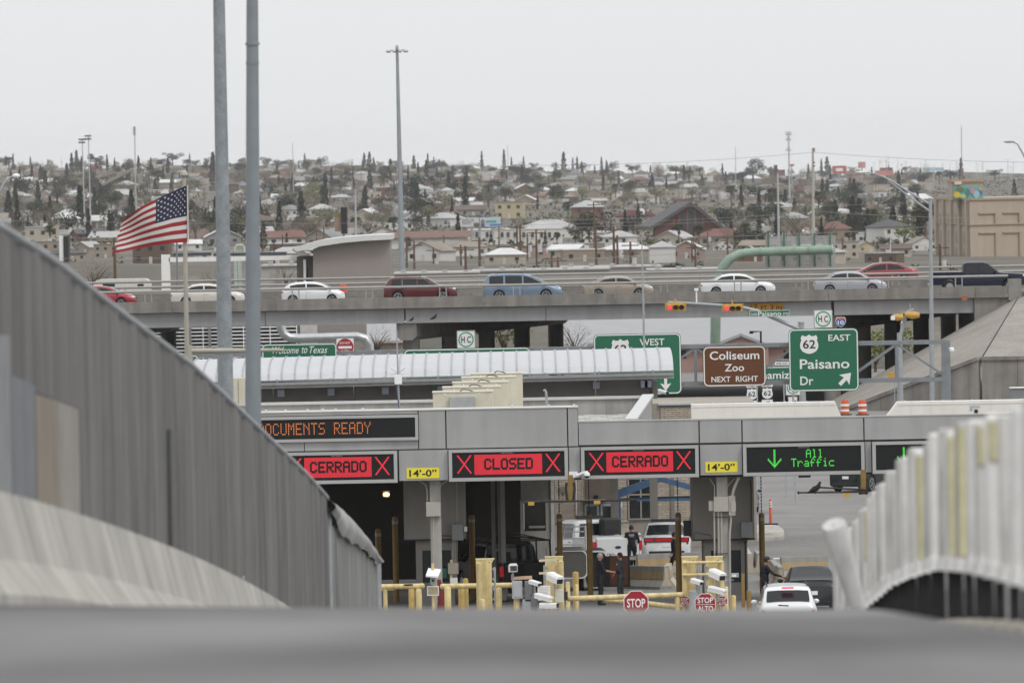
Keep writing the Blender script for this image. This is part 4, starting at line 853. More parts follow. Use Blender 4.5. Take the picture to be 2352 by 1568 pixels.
# ================================================================ courtyard: jersey barriers, trailer
JB = [(-.3, 0), (.3, 0), (.3, .1), (.13, .33), (.09, .81), (-.09, .81), (-.13, .33), (-.3, .1)]
BANDM = M('barrier_tan_band', (0.42, 0.31, 0.17), .85, var=.12, scale=2, streak=.15); JBM = M('jersey_grey', (0.30, 0.29, 0.265), .9, var=.1, scale=2, streak=.2)
def jersey(label, pa, pb, band=True, mat=None):
    pa, pb = Vector(pa), Vector(pb); L = (pb - pa).length; t = thing('jersey_barrier', label, 'barrier', pa); d = (pb - pa).normalized(); nn = Vector((-d.y, d.x, 0))
    def place(b): b.v = [tuple(pa + d * v[0] + nn * v[1] + Vector((0, 0, v[2]))) for v in b.v]; return b
    place(MB().prismx(JB, 0, L)).build('body', mat or JBM, t)
    if band: place(MB().prismx([(-.135, .36), (.135, .36), (.112, .62), (-.112, .62)], .01, L - .01)).build('painted_band', BANDM, t)
    for e in (0, L): place(MB().prismx([(v[0]*.7, .1 + v[1]*.8) for v in JB], e - .012, e + .012)).build('end_face', M('jersey_end', (.45, .40, .31), .9), t)
    return t
def gp(x, Y): return Vector((PX(x, Y, 1290), Y, terr(0, Y) + .012))
jersey('grey jersey barrier with faded tan band, nearest the trailer', gp(1446, 303), gp(1530, 301.2)); jersey('jersey barrier with bright tan band in front of the police sedan', gp(1462, 316), gp(1612, 317)); jersey('short jersey barrier end with tan band behind the two talking men', gp(1405, 318), gp(1416, 312.5))
jersey('tilted pale barrier end right of the walking officer', gp(1531, 301.6), gp(1537, 305), True, M('jersey_pale', (.45, .41, .33), .9)); jersey('jersey barrier lane divider right of the officer in a cap', gp(1793, 309), gp(1900, 309.5)); jersey('pale broken barrier beside the right booth', gp(1712, 322), gp(1722, 314), False, M('jersey_pale2', (.42, .40, .37), .9)); jersey('stained barrier end with tan face behind the brown post', gp(1738, 318), gp(1744, 314))
jersey('row end barrier seen past the open lane officer', gp(1772, 308), gp(1784, 300)); jersey('barrier stub partly hidden by the dark sedan', gp(1784, 303), gp(1793, 298))
# traffic island, stop line, delineator
isl = MB(); pts = [(1640, 1213), (1775, 1213), (1790, 1216), (1800, 1224), (1802, 1236), (1795, 1241), (1640, 1246)]
pw = [Vector((P(x, y, 340).x * 1.0, 0, 0)) for x, y in pts]; pw = []
for x, y in pts:
    Yg = (CAMZ + .5) / (((y - 784) / F) * 1.0 + math.tan(PITCH) + 0.0185 * (x - 1176) / F); q = P(x, y, Yg); pw.append((q.x, Yg))
n = len(pw); isl.v = [(x, y, -.49) for x, y in pw] + [(x, y, -.35) for x, y in pw]; isl.f = [tuple(range(n, 2*n))] + [(i, (i+1) % n, (i+1) % n + n, i + n) for i in range(n)]
tag(isl.build('traffic_island', CONC_L), 'raised pale concrete traffic island with rounded kerb right of the booth', 'island')
struct('stop_line', MB().box(PX(1771, 331), PX(1826, 331), 330.6, 331.3, terr(0, 331) + .013, terr(0, 331) + .018), WHITE)
struct('kerb_strip', MB().box(PX(1770, 314), PX(1900, 314), 314, 314.2, terr(0, 314) + .01, terr(0, 314) + .13), M('kerb_yellowed', (.36, .3, .17), .9))
t = thing('channel_post', 'orange flexible channel post with white bands on the traffic island', 'delineator', P(1770, 1203, 352)); c = P(1770.5, 1203, 350); k = 350 / F; z = c.z; ORG = M('safety_orange', (.72, .13, .07), .55, var=.06)
MB().tube([(c.x, 350, z), (c.x, 350, z + .98), (c.x, 350, z + 1.03)], [.062, .055, .03], 12).build('tube', ORG, t, True)
for h0 in (.70, .80, .88): MB().tube([(c.x, 350, z + h0), (c.x, 350, z + h0 + .05)], .064, 12).build('white_band', WHITE, t, True)
MB().box(c.x - .35, c.x + .3, 349.8, 350.2, z - .02, z + .03).build('rubber_base', RUBBER, t)
# box trailer with open door
TRD = M('trailer_grey', (.14, .135, .125), .55, var=.1, scale=2); Y = 301.0; zg = terr(0, 301)
t = thing('box_trailer', 'dark grey rounded box trailer with its plywood lined door open', 'trailer', (PX(1320, Y), Y, zg)); a, b_, c, d_ = rect(1269, 1265, 1349, 1352, Y)
MB().prism(rrect(a, b_, max(c, .35), d_, .22, 5), Y, Y + 3.6).build('body', TRD, t, True); ring(rrect(a - .01, b_ + .02, max(c, .3), d_ + .01, .22, 5), rrect(a + .02, b_ - .035, max(c, .34), d_ - .015, .2, 5), Y - .03, Y + .02).build('door_frame', WHITE, t)
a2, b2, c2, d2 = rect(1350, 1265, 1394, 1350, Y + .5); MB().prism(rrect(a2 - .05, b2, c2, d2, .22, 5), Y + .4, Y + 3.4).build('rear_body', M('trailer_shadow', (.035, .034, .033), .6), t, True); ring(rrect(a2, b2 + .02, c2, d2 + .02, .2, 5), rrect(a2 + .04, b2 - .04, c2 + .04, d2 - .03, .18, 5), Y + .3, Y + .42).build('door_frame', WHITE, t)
a3, b3, c3, d3 = rect(1386, 1276, 1447, 1347, Y - .4); MB().box(a3, b3, Y - .4, Y - .36, c3, d3).build('open_door', M('door_black', (.015, .015, .015), .5), t); MB().box(a3 + .22, b3 - .08, Y - .42, Y - .401, c3 + .06, d3 - .03).build('plywood_lining', M('plywood_brown', (.085, .035, .02), .7, var=.2, scale=3), t)
for q in range(4): MB().box(a3 + .12, a3 + .24, Y - .44, Y - .421, c3 + .12 + q*.28, c3 + .17 + q*.28).build('hinge', DARK, t)
for x_ in (1290, 1335):
    cc = P(x_, 1362, Y); MB().cyl((cc.x - .1, Y + .8, zg + .32), (cc.x + .1, Y + .8, zg + .32), .32, n=18).build('wheel', RUBBER, t, True)
# white rail gate beside pickup
t = thing('white_rail_gate', 'low white tubular gate beside the white pickup', 'gate', (PX(1310, 310), 310, terr(0, 310)))
for y_ in (1209, 1221, 1236, 1250): MB().tube([P(1272, y_ + 1, 310), P(1345, y_ - 1, 310)], .025, 8).build('rail', WHITE, t)
for x_ in (1276, 1344): MB().tube([P(x_, 1206, 310), (PX(x_, 310), 310, terr(0, 310))], .035, 8).build('post', WHITE, t)
# ================================================================ brick building and vaulted building
BY = 343.0
brk = thing('brick_building', 'pale buff brick office building with dark windows and double glass door', 'building', (PX(1430, BY), BY, -.5))
BRM = [M('buff_brick_%d' % i, c, .85, var=.08, scale=6) for i, c in enumerate([(.50, .43, .345), (.47, .40, .32), (.53, .46, .375), (.45, .385, .315)])]; MORT = M('mortar', (.33, .30, .26), .95)
ztop = PZ(1555, 926, BY); k = BY / F
MB().box(PX(1500.5, BY), PX(1735, BY), BY + .05, BY + 9, -.5, ztop).build('core_wall', MORT, brk); MB().box(PX(1262, BY), PX(1500, BY), BY + .05, BY + .4, -.5, 6.0).build('core_wall', MORT, brk)
bw, bh = .31, .092                                       # courses drawn at the size they read at this distance
bm_cache = {}
def brick_run(x0, x1, y0, y1):
    a, b_, c, d_ = rect(x0, y0, x1, y1, BY); nr = max(1, round((d_ - c) / bh)); h = (d_ - c) / nr
    for r in range(nr):
        x = a - (bw/2 if r % 2 else 0)
        while x < b_ - .02:
            xa, xb = max(x, a), min(x + bw, b_)
            if xb - xa > .06:
                key = (round(xb - xa, 2), round(h, 3), rnd.randrange(4))
                if key not in bm_cache: bm_cache[key] = MB().box(.008, key[0] - .008, 0, .06, .008, h - .008).mesh('brick', BRM[key[2]])
                o = bpy.data.objects.new('brick', bm_cache[key]); COL.objects.link(o); o.parent = brk
                o.location = Vector((xa, BY - .012 * rnd.random(), c + r*h)) - brk.location
            x += bw
brick_run(1274, 1340, 1097, 1200); brick_run(1414, 1441, 1097, 1228); brick_run(1503, 1587, 1097, 1203); brick_run(1517, 1590, 936, 965)
B('stone_sill', M('sill_pale', (.42, .40, .36), .85), brk, 1416, 1196, 1445, 1198.5, BY - .06, .1); B('brick_base', BRM[2], brk, 1418, 1199, 1444, 1240, BY - .01, .06)
B('dark_panel', M('panel_brown', (.15, .125, .105), .85), brk, 1346, 1097, 1414, 1150, BY - .02, .08); B('wall_lamp', BLACK, brk, 1364, 1137, 1374, 1145, BY - .1, .08); B('door_canopy', STEEL, brk, 1336, 1147, 1392, 1151, BY - .5, .5)
MB().box(PX(1341, BY), PX(1415, BY), BY - .005, BY + .05, -.5, PZ(1380, 1151, BY)).build('door_recess', M('recess_grey', (.2, .195, .19), .8), brk)
for x0, x1 in ((1343, 1376), (1380, 1413)):
    a, b_, c, d_ = rect(x0, 1157, x1, 1245, BY - .05); f_ = ring([(a, c), (b_, c), (b_, d_), (a, d_)], [(a+.08, c+.08), (b_-.08, c+.08), (b_-.08, d_-.08), (a+.08, d_-.08)], BY - .06, BY - .007).build('glass_door', STEEL, brk); MB().box(a+.08, b_-.08, BY - .04, BY - .02, c+.08, d_-.08).build('pane', GLASS, f_)
a, b_, c, d_ = rect(1442, 1097, 1502, 1193, BY - .02); f_ = ring([(a, c), (b_, c), (b_, d_), (a, d_)], [(a+.06, c+.06), (b_-.06, c+.06), (b_-.06, d_-.06), (a+.06, d_-.06)], BY - .04, BY + .04).build('window', M('alu_tan', (.38, .35, .3), .5, .3), brk)
for x0, x1 in ((a+.06, (a+b_)/2 - .03), ((a+b_)/2 + .03, b_-.06)):
    MB().box(x0, x1, BY - .02, BY, c+.06, d_-.7).build('pane', GLASS, f_); MB().box(x0, x1, BY - .02, BY, d_-.64, d_-.06).build('pane', GLASS, f_)
MB().box((a+b_)/2 - .03, (a+b_)/2 + .03, BY - .05, BY + .02, c + .06, d_ - .06).build('mullion', M('alu_tan', (.38, .35, .3), .5, .3), f_); MB().box(a+.06, b_-.06, BY - .045, BY + .01, d_ - .7, d_ - .64).build('transom', M('alu_tan', (.38, .35, .3), .5, .3), f_)
B('pilaster', WALLG, brk, 1541, 1097, 1549, 1203, BY - .08, .1); B('no_smoking_plate', WHITE, brk, 1419.5, 1148, 1429, 1165, BY - .05, .02); c = P(1424, 1153, BY - .06); ring([(c.x + .055*math.cos(i*.52), c.z + .055*math.sin(i*.52)) for i in range(12)], [(c.x + .04*math.cos(i*.52), c.z + .04*math.sin(i*.52)) for i in range(12)], BY - .06, BY - .051).build('red_ring', SRED, brk)
B('stone_coping', CAPM, brk, 1512, 925, 1592, 930, BY - .1, .4); B('grey_band', WALLG, brk, 1515, 930.5, 1591, 936, BY - .02, .1); B('downpipe', WHITE, brk, 1322.5, 1097, 1325, 1182, BY - .1, .06); B('fuse_box', WALLG, brk, 1287, 1117, 1299, 1130, BY - .12, .1)
# blue gable canopy frame
BLUE = M('blue_steel', (.075, .145, .26), .5, .1, var=.08, scale=2, streak=.1); BLUED = M('blue_steel_dark', (.02, .03, .05), .6)
t = thing('blue_entrance_canopy', 'blue painted gabled steel canopy frame before the brick building', 'canopy', (PX(1500, 336), 336, -.5)); Y = 336
def plate(name, pts, mat, dep): return MB().prism([(P(x, y, Y).x, P(x, y, Y).z) for x, y in pts], Y, Y + dep).build(name, mat, t)
plate('left_rafter', [(1409, 1128), (1413, 1147), (1518, 1106), (1524, 1108), (1524, 1097), (1500, 1096)], BLUE, .3); plate('right_rafter', [(1524.2, 1108), (1640, 1141), (1640, 1126), (1524.2, 1096)], BLUE, .3)
plate('tie_beam', [(1462, 1144.2), (1620, 1143), (1620, 1149), (1462, 1150.4)], BLUE, .2); plate('dark_beam', [(1420, 1144), (1620, 1137), (1620, 1142.8), (1420, 1146)], BLUED, .25)
MB().box(PX(1416, Y), PX(1423, Y), Y, Y + .15, -.5, PZ(1418, 1147, Y)).build('post', BLUE, t); MB().box(PX(1618, Y), PX(1625, Y), Y, Y + .15, -.5, PZ(1618, 1143, Y)).build('post', BLUE, t)
# vaulted metal roof
VR = M('vault_metal', (.50, .51, .53), .4, .25, var=.04, scale=1); SEAM = M('vault_seam', (.36, .36, .37), .5, .2)
vt = thing('vaulted_roof_building', 'long building with curved white standing seam metal roof behind the canopy', 'building', (0, 326, 0)); Y0 = 326.0
xl, xr = PX(436, Y0, 830), PX(1547, Y0, 830); zc = PZ(1000, 812, 332.5); ze = PZ(1000, 867, Y0)
NP = 37; arc = []
for i in range(15):
    a = math.radians(180 - 180 * i / 14); arc.append((Y0 + 6.5 + 6.5 * math.cos(a), ze + (zc - ze) * 1.0 * math.sin(a) ** .8))
tilt = lambda X: 0.007 * (X - PX(1000, Y0, 830))
for i in range(NP):
    xa, xb = xl + (xr - xl) * i / NP, xl + (xr - xl) * (i + 1) / NP; b = MB(); n = len(arc)
    b.v = [(xa + .01, y, z + tilt(xa)) for y, z in arc] + [(xb - .01, y, z + tilt(xb)) for y, z in arc]; b.f = [(j, j+1, n+j+1, n+j) for j in range(n-1)]; b.build('roof_panel', VR, vt, True)
    b = MB()
    for j in range(n - 1): b.bar((xa, arc[j][0], arc[j][1] + .015 + tilt(xa)), (xa, arc[j+1][0], arc[j+1][1] + .015 + tilt(xa)), .05, .05)
    b.build('standing_seam', SEAM, vt)
for nm, dz0, dz1, y0, mt in (('snow_rail', .02, .06, Y0 - .03, STEEL), ('gutter', -.14, -.03, Y0 - .1, M('gutter_grey', (.30, .30, .30), .5, .2)), ('eave_board', -.26, -.145, Y0 + .05, M('eave_grey', (.40, .40, .395), .5))):
    MB().add([(x, y, ze + dz + tilt(x)) for x in (xl, xr) for y in (y0, y0 + .12) for dz in (dz0, dz1)], [(0,1,3,2),(4,6,7,5),(0,4,5,1),(2,3,7,6),(1,5,7,3),(0,2,6,4)]).build(nm, mt, vt)
for i in range(9): x = xl + (xr - xl) * (i + .6) / 9; MB().box(x, x + .05, Y0 - .06, Y0 + .02, ze - .03 + tilt(x), ze + .09 + tilt(x)).build('rail_clip', STEEL, vt)
UW = M('upper_wall_grey', (.20, .185, .17), .85, var=.05)
xe = PX(1494, 328, 890); i = 0; x = xl
while x < xe: x1 = min(x + 3.1, xe); MB().box(x + .01, x1 - .01, 328, 328.2, 4.6, ze - .1).build('wall_panel', UW, vt); x = x1
MB().box(PX(1480, 328, 890) + .3, PX(1510, 328, 890), 328 - .3, 341, ze - 1.0, ze - .34).build('end_beam', UW, vt); MB().box(xl, xe, 328.21, 340, 4.3, 4.6).build('floor_slab', UW, vt)
for x in (645, 760, 885, 1012, 1140, 1370, 1614 - 125, 1480): MB().box(PX(x, 327.6, 890) - .13, PX(x, 327.6, 890) + .13, 327.6, 327.9, ze - .62 + tilt(PX(x, 327, 890)), ze - .36 + tilt(PX(x, 327, 890))).build('downlight', M('lamp_bluegrey', (.42, .48, .55), .5), vt)
for x in (700, 1100, 1400, 1490): MB().box(PX(x, 333), PX(x, 333) + .3, 333, 333.3, -.5, 4.3).build('column', UW, vt)
t = thing('whip_antenna', 'tall thin whip antenna rising in front of the overpass', 'antenna', P(1478, 770, 345)); MB().tube([P(1481, 900, 345), P(1478, 710, 345), P(1475, 596, 345), P(1474, 535, 345)], [.05, .04, .03, .012], 6).build('whip', STEEL, t, True); MB().tube([P(1478.6, 724, 345), P(1478, 715, 345)], .055, 8).build('joint', STEEL, t)
# ================================================================ overhead sign gantry
GY = 352.0; GREEN = M('sign_green', (0.018, 0.135, 0.075), .45, var=.04, scale=1); BROWN = M('sign_brown', (0.115, 0.042, 0.015), .45, var=.04, scale=1); SW = M('sign_white', (.74, .74, .73), .45, var=.03); GST = M('gantry_steel', (.24, .255, .27), .5, .35, var=.15, scale=3)
gan = thing('sign_gantry', 'grey steel truss gantry carrying the overhead highway signs', 'gantry', (PX(2175, GY), GY, -.5))
zu, zl = PZ(1500, 798, GY), PZ(1500, 884, GY); xl, xr = PX(440, GY, 830), PX(2178, GY, 830)
for dy in (0, .9):
    for z in (zu, zl): MB().box(xl, xr, GY + .35 + dy, GY + .52 + dy, z - .08, z + .08).build('chord', GST, gan)
    n = 30
    for i in range(n + 1):
        x = xl + (xr - xl) * i / n
        if i % 2 == 0: MB().box(x - .05, x + .05, GY + .38 + dy, GY + .49 + dy, zl + .08, zu - .08).build('vertical', GST, gan)
    for i in range(0, n, 2):
        x0, x1 = xl + (xr - xl) * i / n, xl + (xr - xl) * (i + 2) / n; up = (i // 2) % 2
        MB().bar((x0 + .06, GY + .43 + dy, zl + .1 if up else zu - .1), (x1 - .06, GY + .43 + dy, zu - .1 if up else zl + .1), .08).build('diagonal', GST, gan)
for xx, w in ((xr - .25, .36),): MB().box(xx, xx + w, GY + .36, GY + .72, -.5, zu + .08).build('post', GST, gan); MB().box(xx + .05, xx + w - .05, GY + 1.26, GY + 1.5, -.5, zu).build('post', GST, gan)
MB().box(xl - .2, xl + .16, GY + .36, GY + .72, -.5, zu).build('post', GST, gan)
t = thing('dome_camera', 'small white dome camera on the right gantry post', 'camera', P(2186, 803, GY)); MB().tube([P(2178, 800, GY), P(2186, 799, GY)], .04, 6).build('arm', STEEL, t); c = P(2186, 803, GY); MB().tube([c + Vector((0, 0, .1)), c + Vector((0, 0, .06)), c + Vector((0, 0, -.05))], [.05, .1, .11], 12).build('housing', WHITE, t, True)
def panel(label, x0, y0, x1, y1, Y, mat, r=.2, bw_=.045, post=None, name='highway_sign', cat='sign', bmat=None, border=True):
    a, b_, c, d_ = rect(x0, y0, x1, y1, Y); t = thing(name, label, cat, ((a+b_)/2, Y, c))
    MB().prism(rrect(a, b_, c, d_, r), Y - .01, Y + .03).build('face', mat, t)
    if border: i0 = bw_ * .45; ring(rrect(a + i0, b_ - i0, c + i0, d_ - i0, r), rrect(a + i0 + bw_, b_ - i0 - bw_, c + i0 + bw_, d_ - i0 - bw_, max(.01, r - bw_)), Y - .016, Y - .0105).build('border', bmat or SW, t)
    if Y < GY + 1 and name == 'highway_sign':
        for f_ in (.2, .8): MB().box(a + (b_-a)*f_ - .04, a + (b_-a)*f_ + .04, Y + .031, GY + .349, min(c + .2, zl - .1), d_ - .1).build('bracket', GST, t)
    if post:
        for f_ in post: MB().box(a + (b_-a)*f_ - .03, a + (b_-a)*f_ + .03, Y + .031, Y + .09, terr(0, Y), d_ - .02).build('sign_post', STEEL, t)
    return t, a, b_, c, d_
def tx(t, body, x0, y0, x1, y1, Y, mat=None, w=.012, sh=0.0, nm='lettering'):
    a, b_, c, d_ = rect(x0, y0, x1, y1, Y); return text(body, mat or SW, t, a, b_, c, d_, Y - .0185, nm, weight=w, shear=sh)
SH = [(0,-1),(.35,-.93),(.72,-.72),(.92,-.38),(.93,0),(.8,.38),(.86,.62),(.72,.92),(.5,.82),(.25,.8),(0,.98)]
def shield(t, x, y, r, Y, num, mat=None):
    k = Y / F; c = P(x, y, Y); pts = SH + [(-a, b) for a, b in SH[-2:0:-1]]; s_ = MB().prism([(c.x + a*r*k, c.z + b*r*k) for a, b in pts], Y - .022, Y - .0165).build('route_shield', SW, t)
    text(num, BLACK, s_, c.x - r*k*.64, c.x + r*k*.64, c.z - r*k*.45, c.z + r*k*.42, Y - .0235, 'route_number', weight=.012)
def arrow(t, x, y, L, ang, Y, mat=None):
    k = Y / F; c = P(x, y, Y); R2 = Matrix.Rotation(ang, 2); pts = [(-.12,-.5),(.12,-.5),(.12,.02),(.46,-.08),(0,.55),(-.46,-.08),(-.12,.02)]
    q = [R2 @ Vector(p) for p in pts]; MB().prism([(c.x + p.x*L*k, c.z + p.y*L*k) for p in q], Y - .022, Y - .0165).build('arrow', mat or SW, t)
# west sign
t, *_ = panel('green highway sign reading 62 WEST with down arrow, half hidden by the vaulted roof', 1364, 766, 1565, 906, GY, GREEN); tx(t, 'WEST', 1469, 777.5, 1526, 793, GY); shield(t, 1425, 801, 23, GY, '62'); arrow(t, 1529, 882, 28, math.pi, GY)
t, *_ = panel('brown highway sign reading Coliseum Zoo NEXT RIGHT', 1615, 794.5, 1759, 887, GY - .05, BROWN); Y = GY - .05; tx(t, 'Coliseum', 1630, 806, 1744, 825.5, Y); tx(t, 'Zoo', 1664.5, 835.5, 1709, 852.5, Y); tx(t, 'NEXT', 1634, 864.5, 1678, 877, Y); tx(t, 'RIGHT', 1690, 863, 1741, 876, Y)
t, *_ = panel('green highway sign reading 62 EAST Paisano Dr with slanting arrow', 1812, 754.5, 1972, 898, GY - .05, GREEN); shield(t, 1858.5, 790, 22.5, Y, '62'); tx(t, 'EAST', 1902.5, 768, 1953, 782.5, Y); tx(t, 'Paisano', 1837, 824, 1951, 846.5, Y, w=.014); tx(t, 'Dr', 1838, 864, 1868, 884, Y, w=.014); arrow(t, 1941, 870, 36, -math.pi / 4, Y)
panel('long green highway sign with only its top edge above the vaulted roof', 928, 799.5, 1219, 900, GY, GREEN)
t, *_ = panel('green sign reading Welcome to Texas in white script', 602, 789, 774, 860, GY, GREEN, r=.15, bw_=.04); tx(t, 'Welcome', 626, 796, 686, 812, GY, sh=.35, w=.002); tx(t, 'to', 693, 797, 706, 811, GY, sh=.35, w=.002); tx(t, 'Texas', 711, 795, 752, 811, GY, sh=.35, w=.002)
a, b_, c, d_ = rect(655, 816, 690, 850, GY); MB().prism([(a, c), (b_, c), (b_, d_ - .1), ((a+b_)/2, d_), (a, d_ - .15)], GY - .022, GY - .0165).build('state_outline', M('sign_blue', (.05, .16, .45), .45), t)
panel('small green sign edge showing at the left end of the vaulted roof', 420, 815, 458, 870, GY, GREEN)
HCG = M('hc_green', (.03, .30, .17), .45)
def hc(label, x0, y0, x1, y1, Y, txt=True):
    t, a, b_, c, d_ = panel(label, x0, y0, x1, y1, Y, SW, r=.06, bw_=.018, bmat=BLACK, name='route_plaque', post=None); cx_, cz = (a+b_)/2, (c+d_)/2; R_ = (b_-a)*.41
    pc = [(math.cos(i*math.pi/16), math.sin(i*math.pi/16)) for i in range(32)]; ring([(cx_ + R_*x, cz + R_*z) for x, z in pc], [(cx_ + R_*.84*x, cz + R_*.84*z) for x, z in pc], Y - .02, Y - .011).build('green_ring', HCG, t)
    text('H C', BLACK, t, cx_ - R_*.62, cx_ + R_*.62, cz - R_*.42, cz + R_*.42, Y - .02, weight=.006); MB().box(cx_ - .04, cx_ + .04, Y + .031, Y + .1, c - .9, d_ - .05).build('bracket', GST, t)
hc('square white HC route plaque above the long green sign', 1049, 758.5, 1092, 800.5, GY - .02); hc('square white HC route plaque above the 62 EAST sign', 1869, 711, 1912.5, 753.5, GY - .02); hc('white HC route plaque partly hidden below the 62 EAST sign', 1804, 872, 1839, 908, 400)
# interstate shield
c = P(1931, 739, GY - .03); k = GY / F; r = 12.5*k; IS = [(0,-1),(.4,-.75),(.75,-.4),(.93,0),(.95,.35),(.85,.72),(.6,.92),(.3,.84),(0,.95)]; pts = IS + [(-a, b) for a, b in IS[-2:0:-1]]
t = thing('interstate_shield', 'red and blue interstate 10 shield above the 62 EAST sign', 'sign', c); MB().prism([(c.x+a*r, c.z+b*r) for a, b in pts], GY - .04, GY - .03).build('border', SW, t); MB().prism([(c.x+a*r*.9, c.z+b*r*.9 ) for a, b in pts if b < .42] , GY - .046, GY - .0405).build('blue_field', M('sign_blue2', (.03, .13, .42), .45), t)
MB().prism([(c.x+a*r*.88, c.z+b*r*.9) for a, b in pts if b > .3], GY - .047, GY - .0415).build('red_field', M('sign_red2', (.36, .02, .03), .45), t); text('10', SW, t, c.x - r*.55, c.x + r*.55, c.z - r*.5, c.z + r*.25, GY - .048, weight=.02); text('INTERSTATE', SW, t, c.x - r*.7, c.x + r*.7, c.z + r*.48, c.z + r*.7, GY - .049)
# do not enter
t, a, b_, c, d_ = panel('square white sign with red disc reading DO NOT ENTER', 773, 777, 812.5, 816, 362, SW, r=.05, border=False, name='road_sign', post=(.5,)); cx_, cz, R_ = (a+b_)/2, (c+d_)/2, (b_-a)*.485
MB().prism([(cx_ + R_*math.cos(i*math.pi/18), cz + R_*math.sin(i*math.pi/18)) for i in range(36)], 361.98, 361.989).build('red_disc', SRED, t); MB().box(cx_ - R_*.8, cx_ + R_*.8, 361.972, 361.979, cz - R_*.2, cz + R_*.1).build('white_bar', SW, t); text('DO NOT', SW, t, cx_ - R_*.64, cx_ + R_*.64, cz + R_*.32, cz + R_*.62, 361.977, weight=.01); text('ENTER', SW, t, cx_ - R_*.5, cx_ + R_*.5, cz - R_*.68, cz - R_*.38, 361.977, weight=.01)
# signs behind the gantry
t, *_ = panel('green street sign behind the gantry, letters amiza showing', 1728, 842.5, 1832, 875, 385, GREEN, r=.06, bw_=.03, name='road_sign', post=(.1, .9)); tx(t, 'Chamizal', 1730, 852, 1829, 870, 385)
t, a, b_, c, d_ = panel('black ONE WAY sign beside the 62 EAST sign', 1775.5, 826, 1824, 842.5, 392, BLACK, r=.02, bw_=.02, name='road_sign', post=(.5,)); MB().prism([(a+.07, c+.08), (b_-.25, c+.08), (b_-.07, (c+d_)/2), (b_-.25, d_-.08), (a+.07, d_-.08)], 391.97, 391.985).build('white_arrow', SW, t); text('ONE WAY', BLACK, t, a + .15, b_ - .3, c + .12, d_ - .12, 391.968, weight=.0)
for x, y, lb, ar, wd in ((1727, 905, 'left of the two small 62 route markers below the brown sign', 0, 'WEST'), (1762.5, 903, 'right of the two small 62 route markers below the brown sign', -math.pi/4, 'EAST')):
    t, *_ = panel(lb, x - 12.5, y - 14, x + 12.5, y + 13, 430, BLACK, r=.03, border=False, name='route_marker', post=(.5,)); shield(t, x, y - .5, 13, 430, '62'); p2 = B('direction_plate', SW, t, x - 12.5, y - 26, x + 12.5, y - 15, 429.99, .03); tx(p2, wd, x - 9, y - 23.5, x + 9, y - 17.5, 430 - .005, BLACK)
    p3 = B('arrow_plate', SW, t, x - 12.5, y + 14.5, x + 12.5, y + 34, 429.99, .03); arrow(p3, x, y + 24, 15, ar, 429.99, BLACK)
t, *_ = panel('white lane use sign with bent black arrow right of the 62 markers', 1810, 910, 1832, 936, 420, SW, r=.03, bw_=.015, bmat=BLACK, name='road_sign', post=(.5,)); MB().prism([(P(x, y, 420).x, P(x, y, 420).z) for x, y in ((1817,930),(1820,930),(1820,921),(1826,921),(1826,918),(1830,922.5),(1826,927),(1826,924),(1823,924),(1823,930))], 419.97, 419.985).build('arrow', BLACK, t)
for x, n_, lb in ((1194, '54', 'white 54 route marker, left of two under the overpass'), (1209.5, '62', 'white 62 route marker, right of two under the overpass')):
    t, *_ = panel(lb, x - 6.5, 770, x + 6.5, 790, 612, SW, r=.03, border=False, name='route_marker', post=(.5,)); text(n_, BLACK, t, PX(x - 5, 612, 780), PX(x + 5, 612, 780), PZ(x, 786, 612), PZ(x, 774, 612), 611.97); p2 = B('direction_plate', SW, t, x - 6.5, 762, x + 6.5, 769, 611.99, .03); tx(p2, 'WEST', x - 5, 763.5, x + 5, 767.5, 611.985, BLACK); B('arrow_plate', SW, t, x - 6.5, 791, x + 6.5, 806, 611.99, .03)
# ================================================================ traffic signals
SY = M('signal_yellow', (.50, .30, .06), .55, var=.1, scale=4); SP = M('signal_pole', (.34, .36, .375), .5, .3, var=.1)
def signal(label, x, y, Y, w=43, tiltdeg=0):
    k = Y / F; c = P(x, y, Y); t = thing('traffic_signal', label, 'traffic light', c); L = w*k; h = 17*k
    MB().cbox(c.x - L/2, c.x + L/2, Y, Y + .3, c.z - h/2, c.z + h/2, .02).build('housing', SY, t)
    for i in (-1, 0, 1):
        p = Vector((c.x + i*L*.31, Y, c.z)); v = MB(); n = 12
        for a in range(9):
            th = math.radians(-20 + 220 * a / 8); v.v += [(p.x + .17*math.cos(th), Y, p.z + .17*math.sin(th)), (p.x + .17*math.cos(th), Y - .28, p.z + .17*math.sin(th) - .02)]
        v.f = [(2*j, 2*j+2, 2*j+3, 2*j+1) for j in range(8)]; v.build('visor', SY, t, True)
        MB().cyl(p + Vector((0, -.02, 0)), p + Vector((0, .01, 0)), .15, n=16).build('lens', glow('signal_red', (1.0, .10, .16), 1.0) if i == -1 else M('lens_dark_%d' % i, (.05, .035, .02) if i == 0 else (.015, .02, .02), .3), t)
    MB().box(c.x - L*.54, c.x + L*.54, Y + .05, Y + .1, c.z + h*.5, c.z + h*.62).build('top_bar', SY, t); MB().box(c.x - .05, c.x + .05, Y + .05, Y + .15, c.z + h*.62, c.z + h*1.15).build('hanger', SY, t)
    for e in (-.54, .54): MB().box(c.x + L*e - .03, c.x + L*e + .03, Y + .04, Y + .12, c.z - h*.35, c.z + h*.62).build('bracket', SY, t)
TY = 500.0
signal('horizontal yellow traffic signal showing red, left of the pair', 1552, 705.5, TY); signal('horizontal yellow traffic signal showing red, right of the pair', 1682.5, 708, TY)
t = thing('signal_mast', 'grey mast arm pole holding the pair of red traffic signals', 'pole', (PX(1840, TY + .4), TY + .4, -.5)); Y = TY + .4
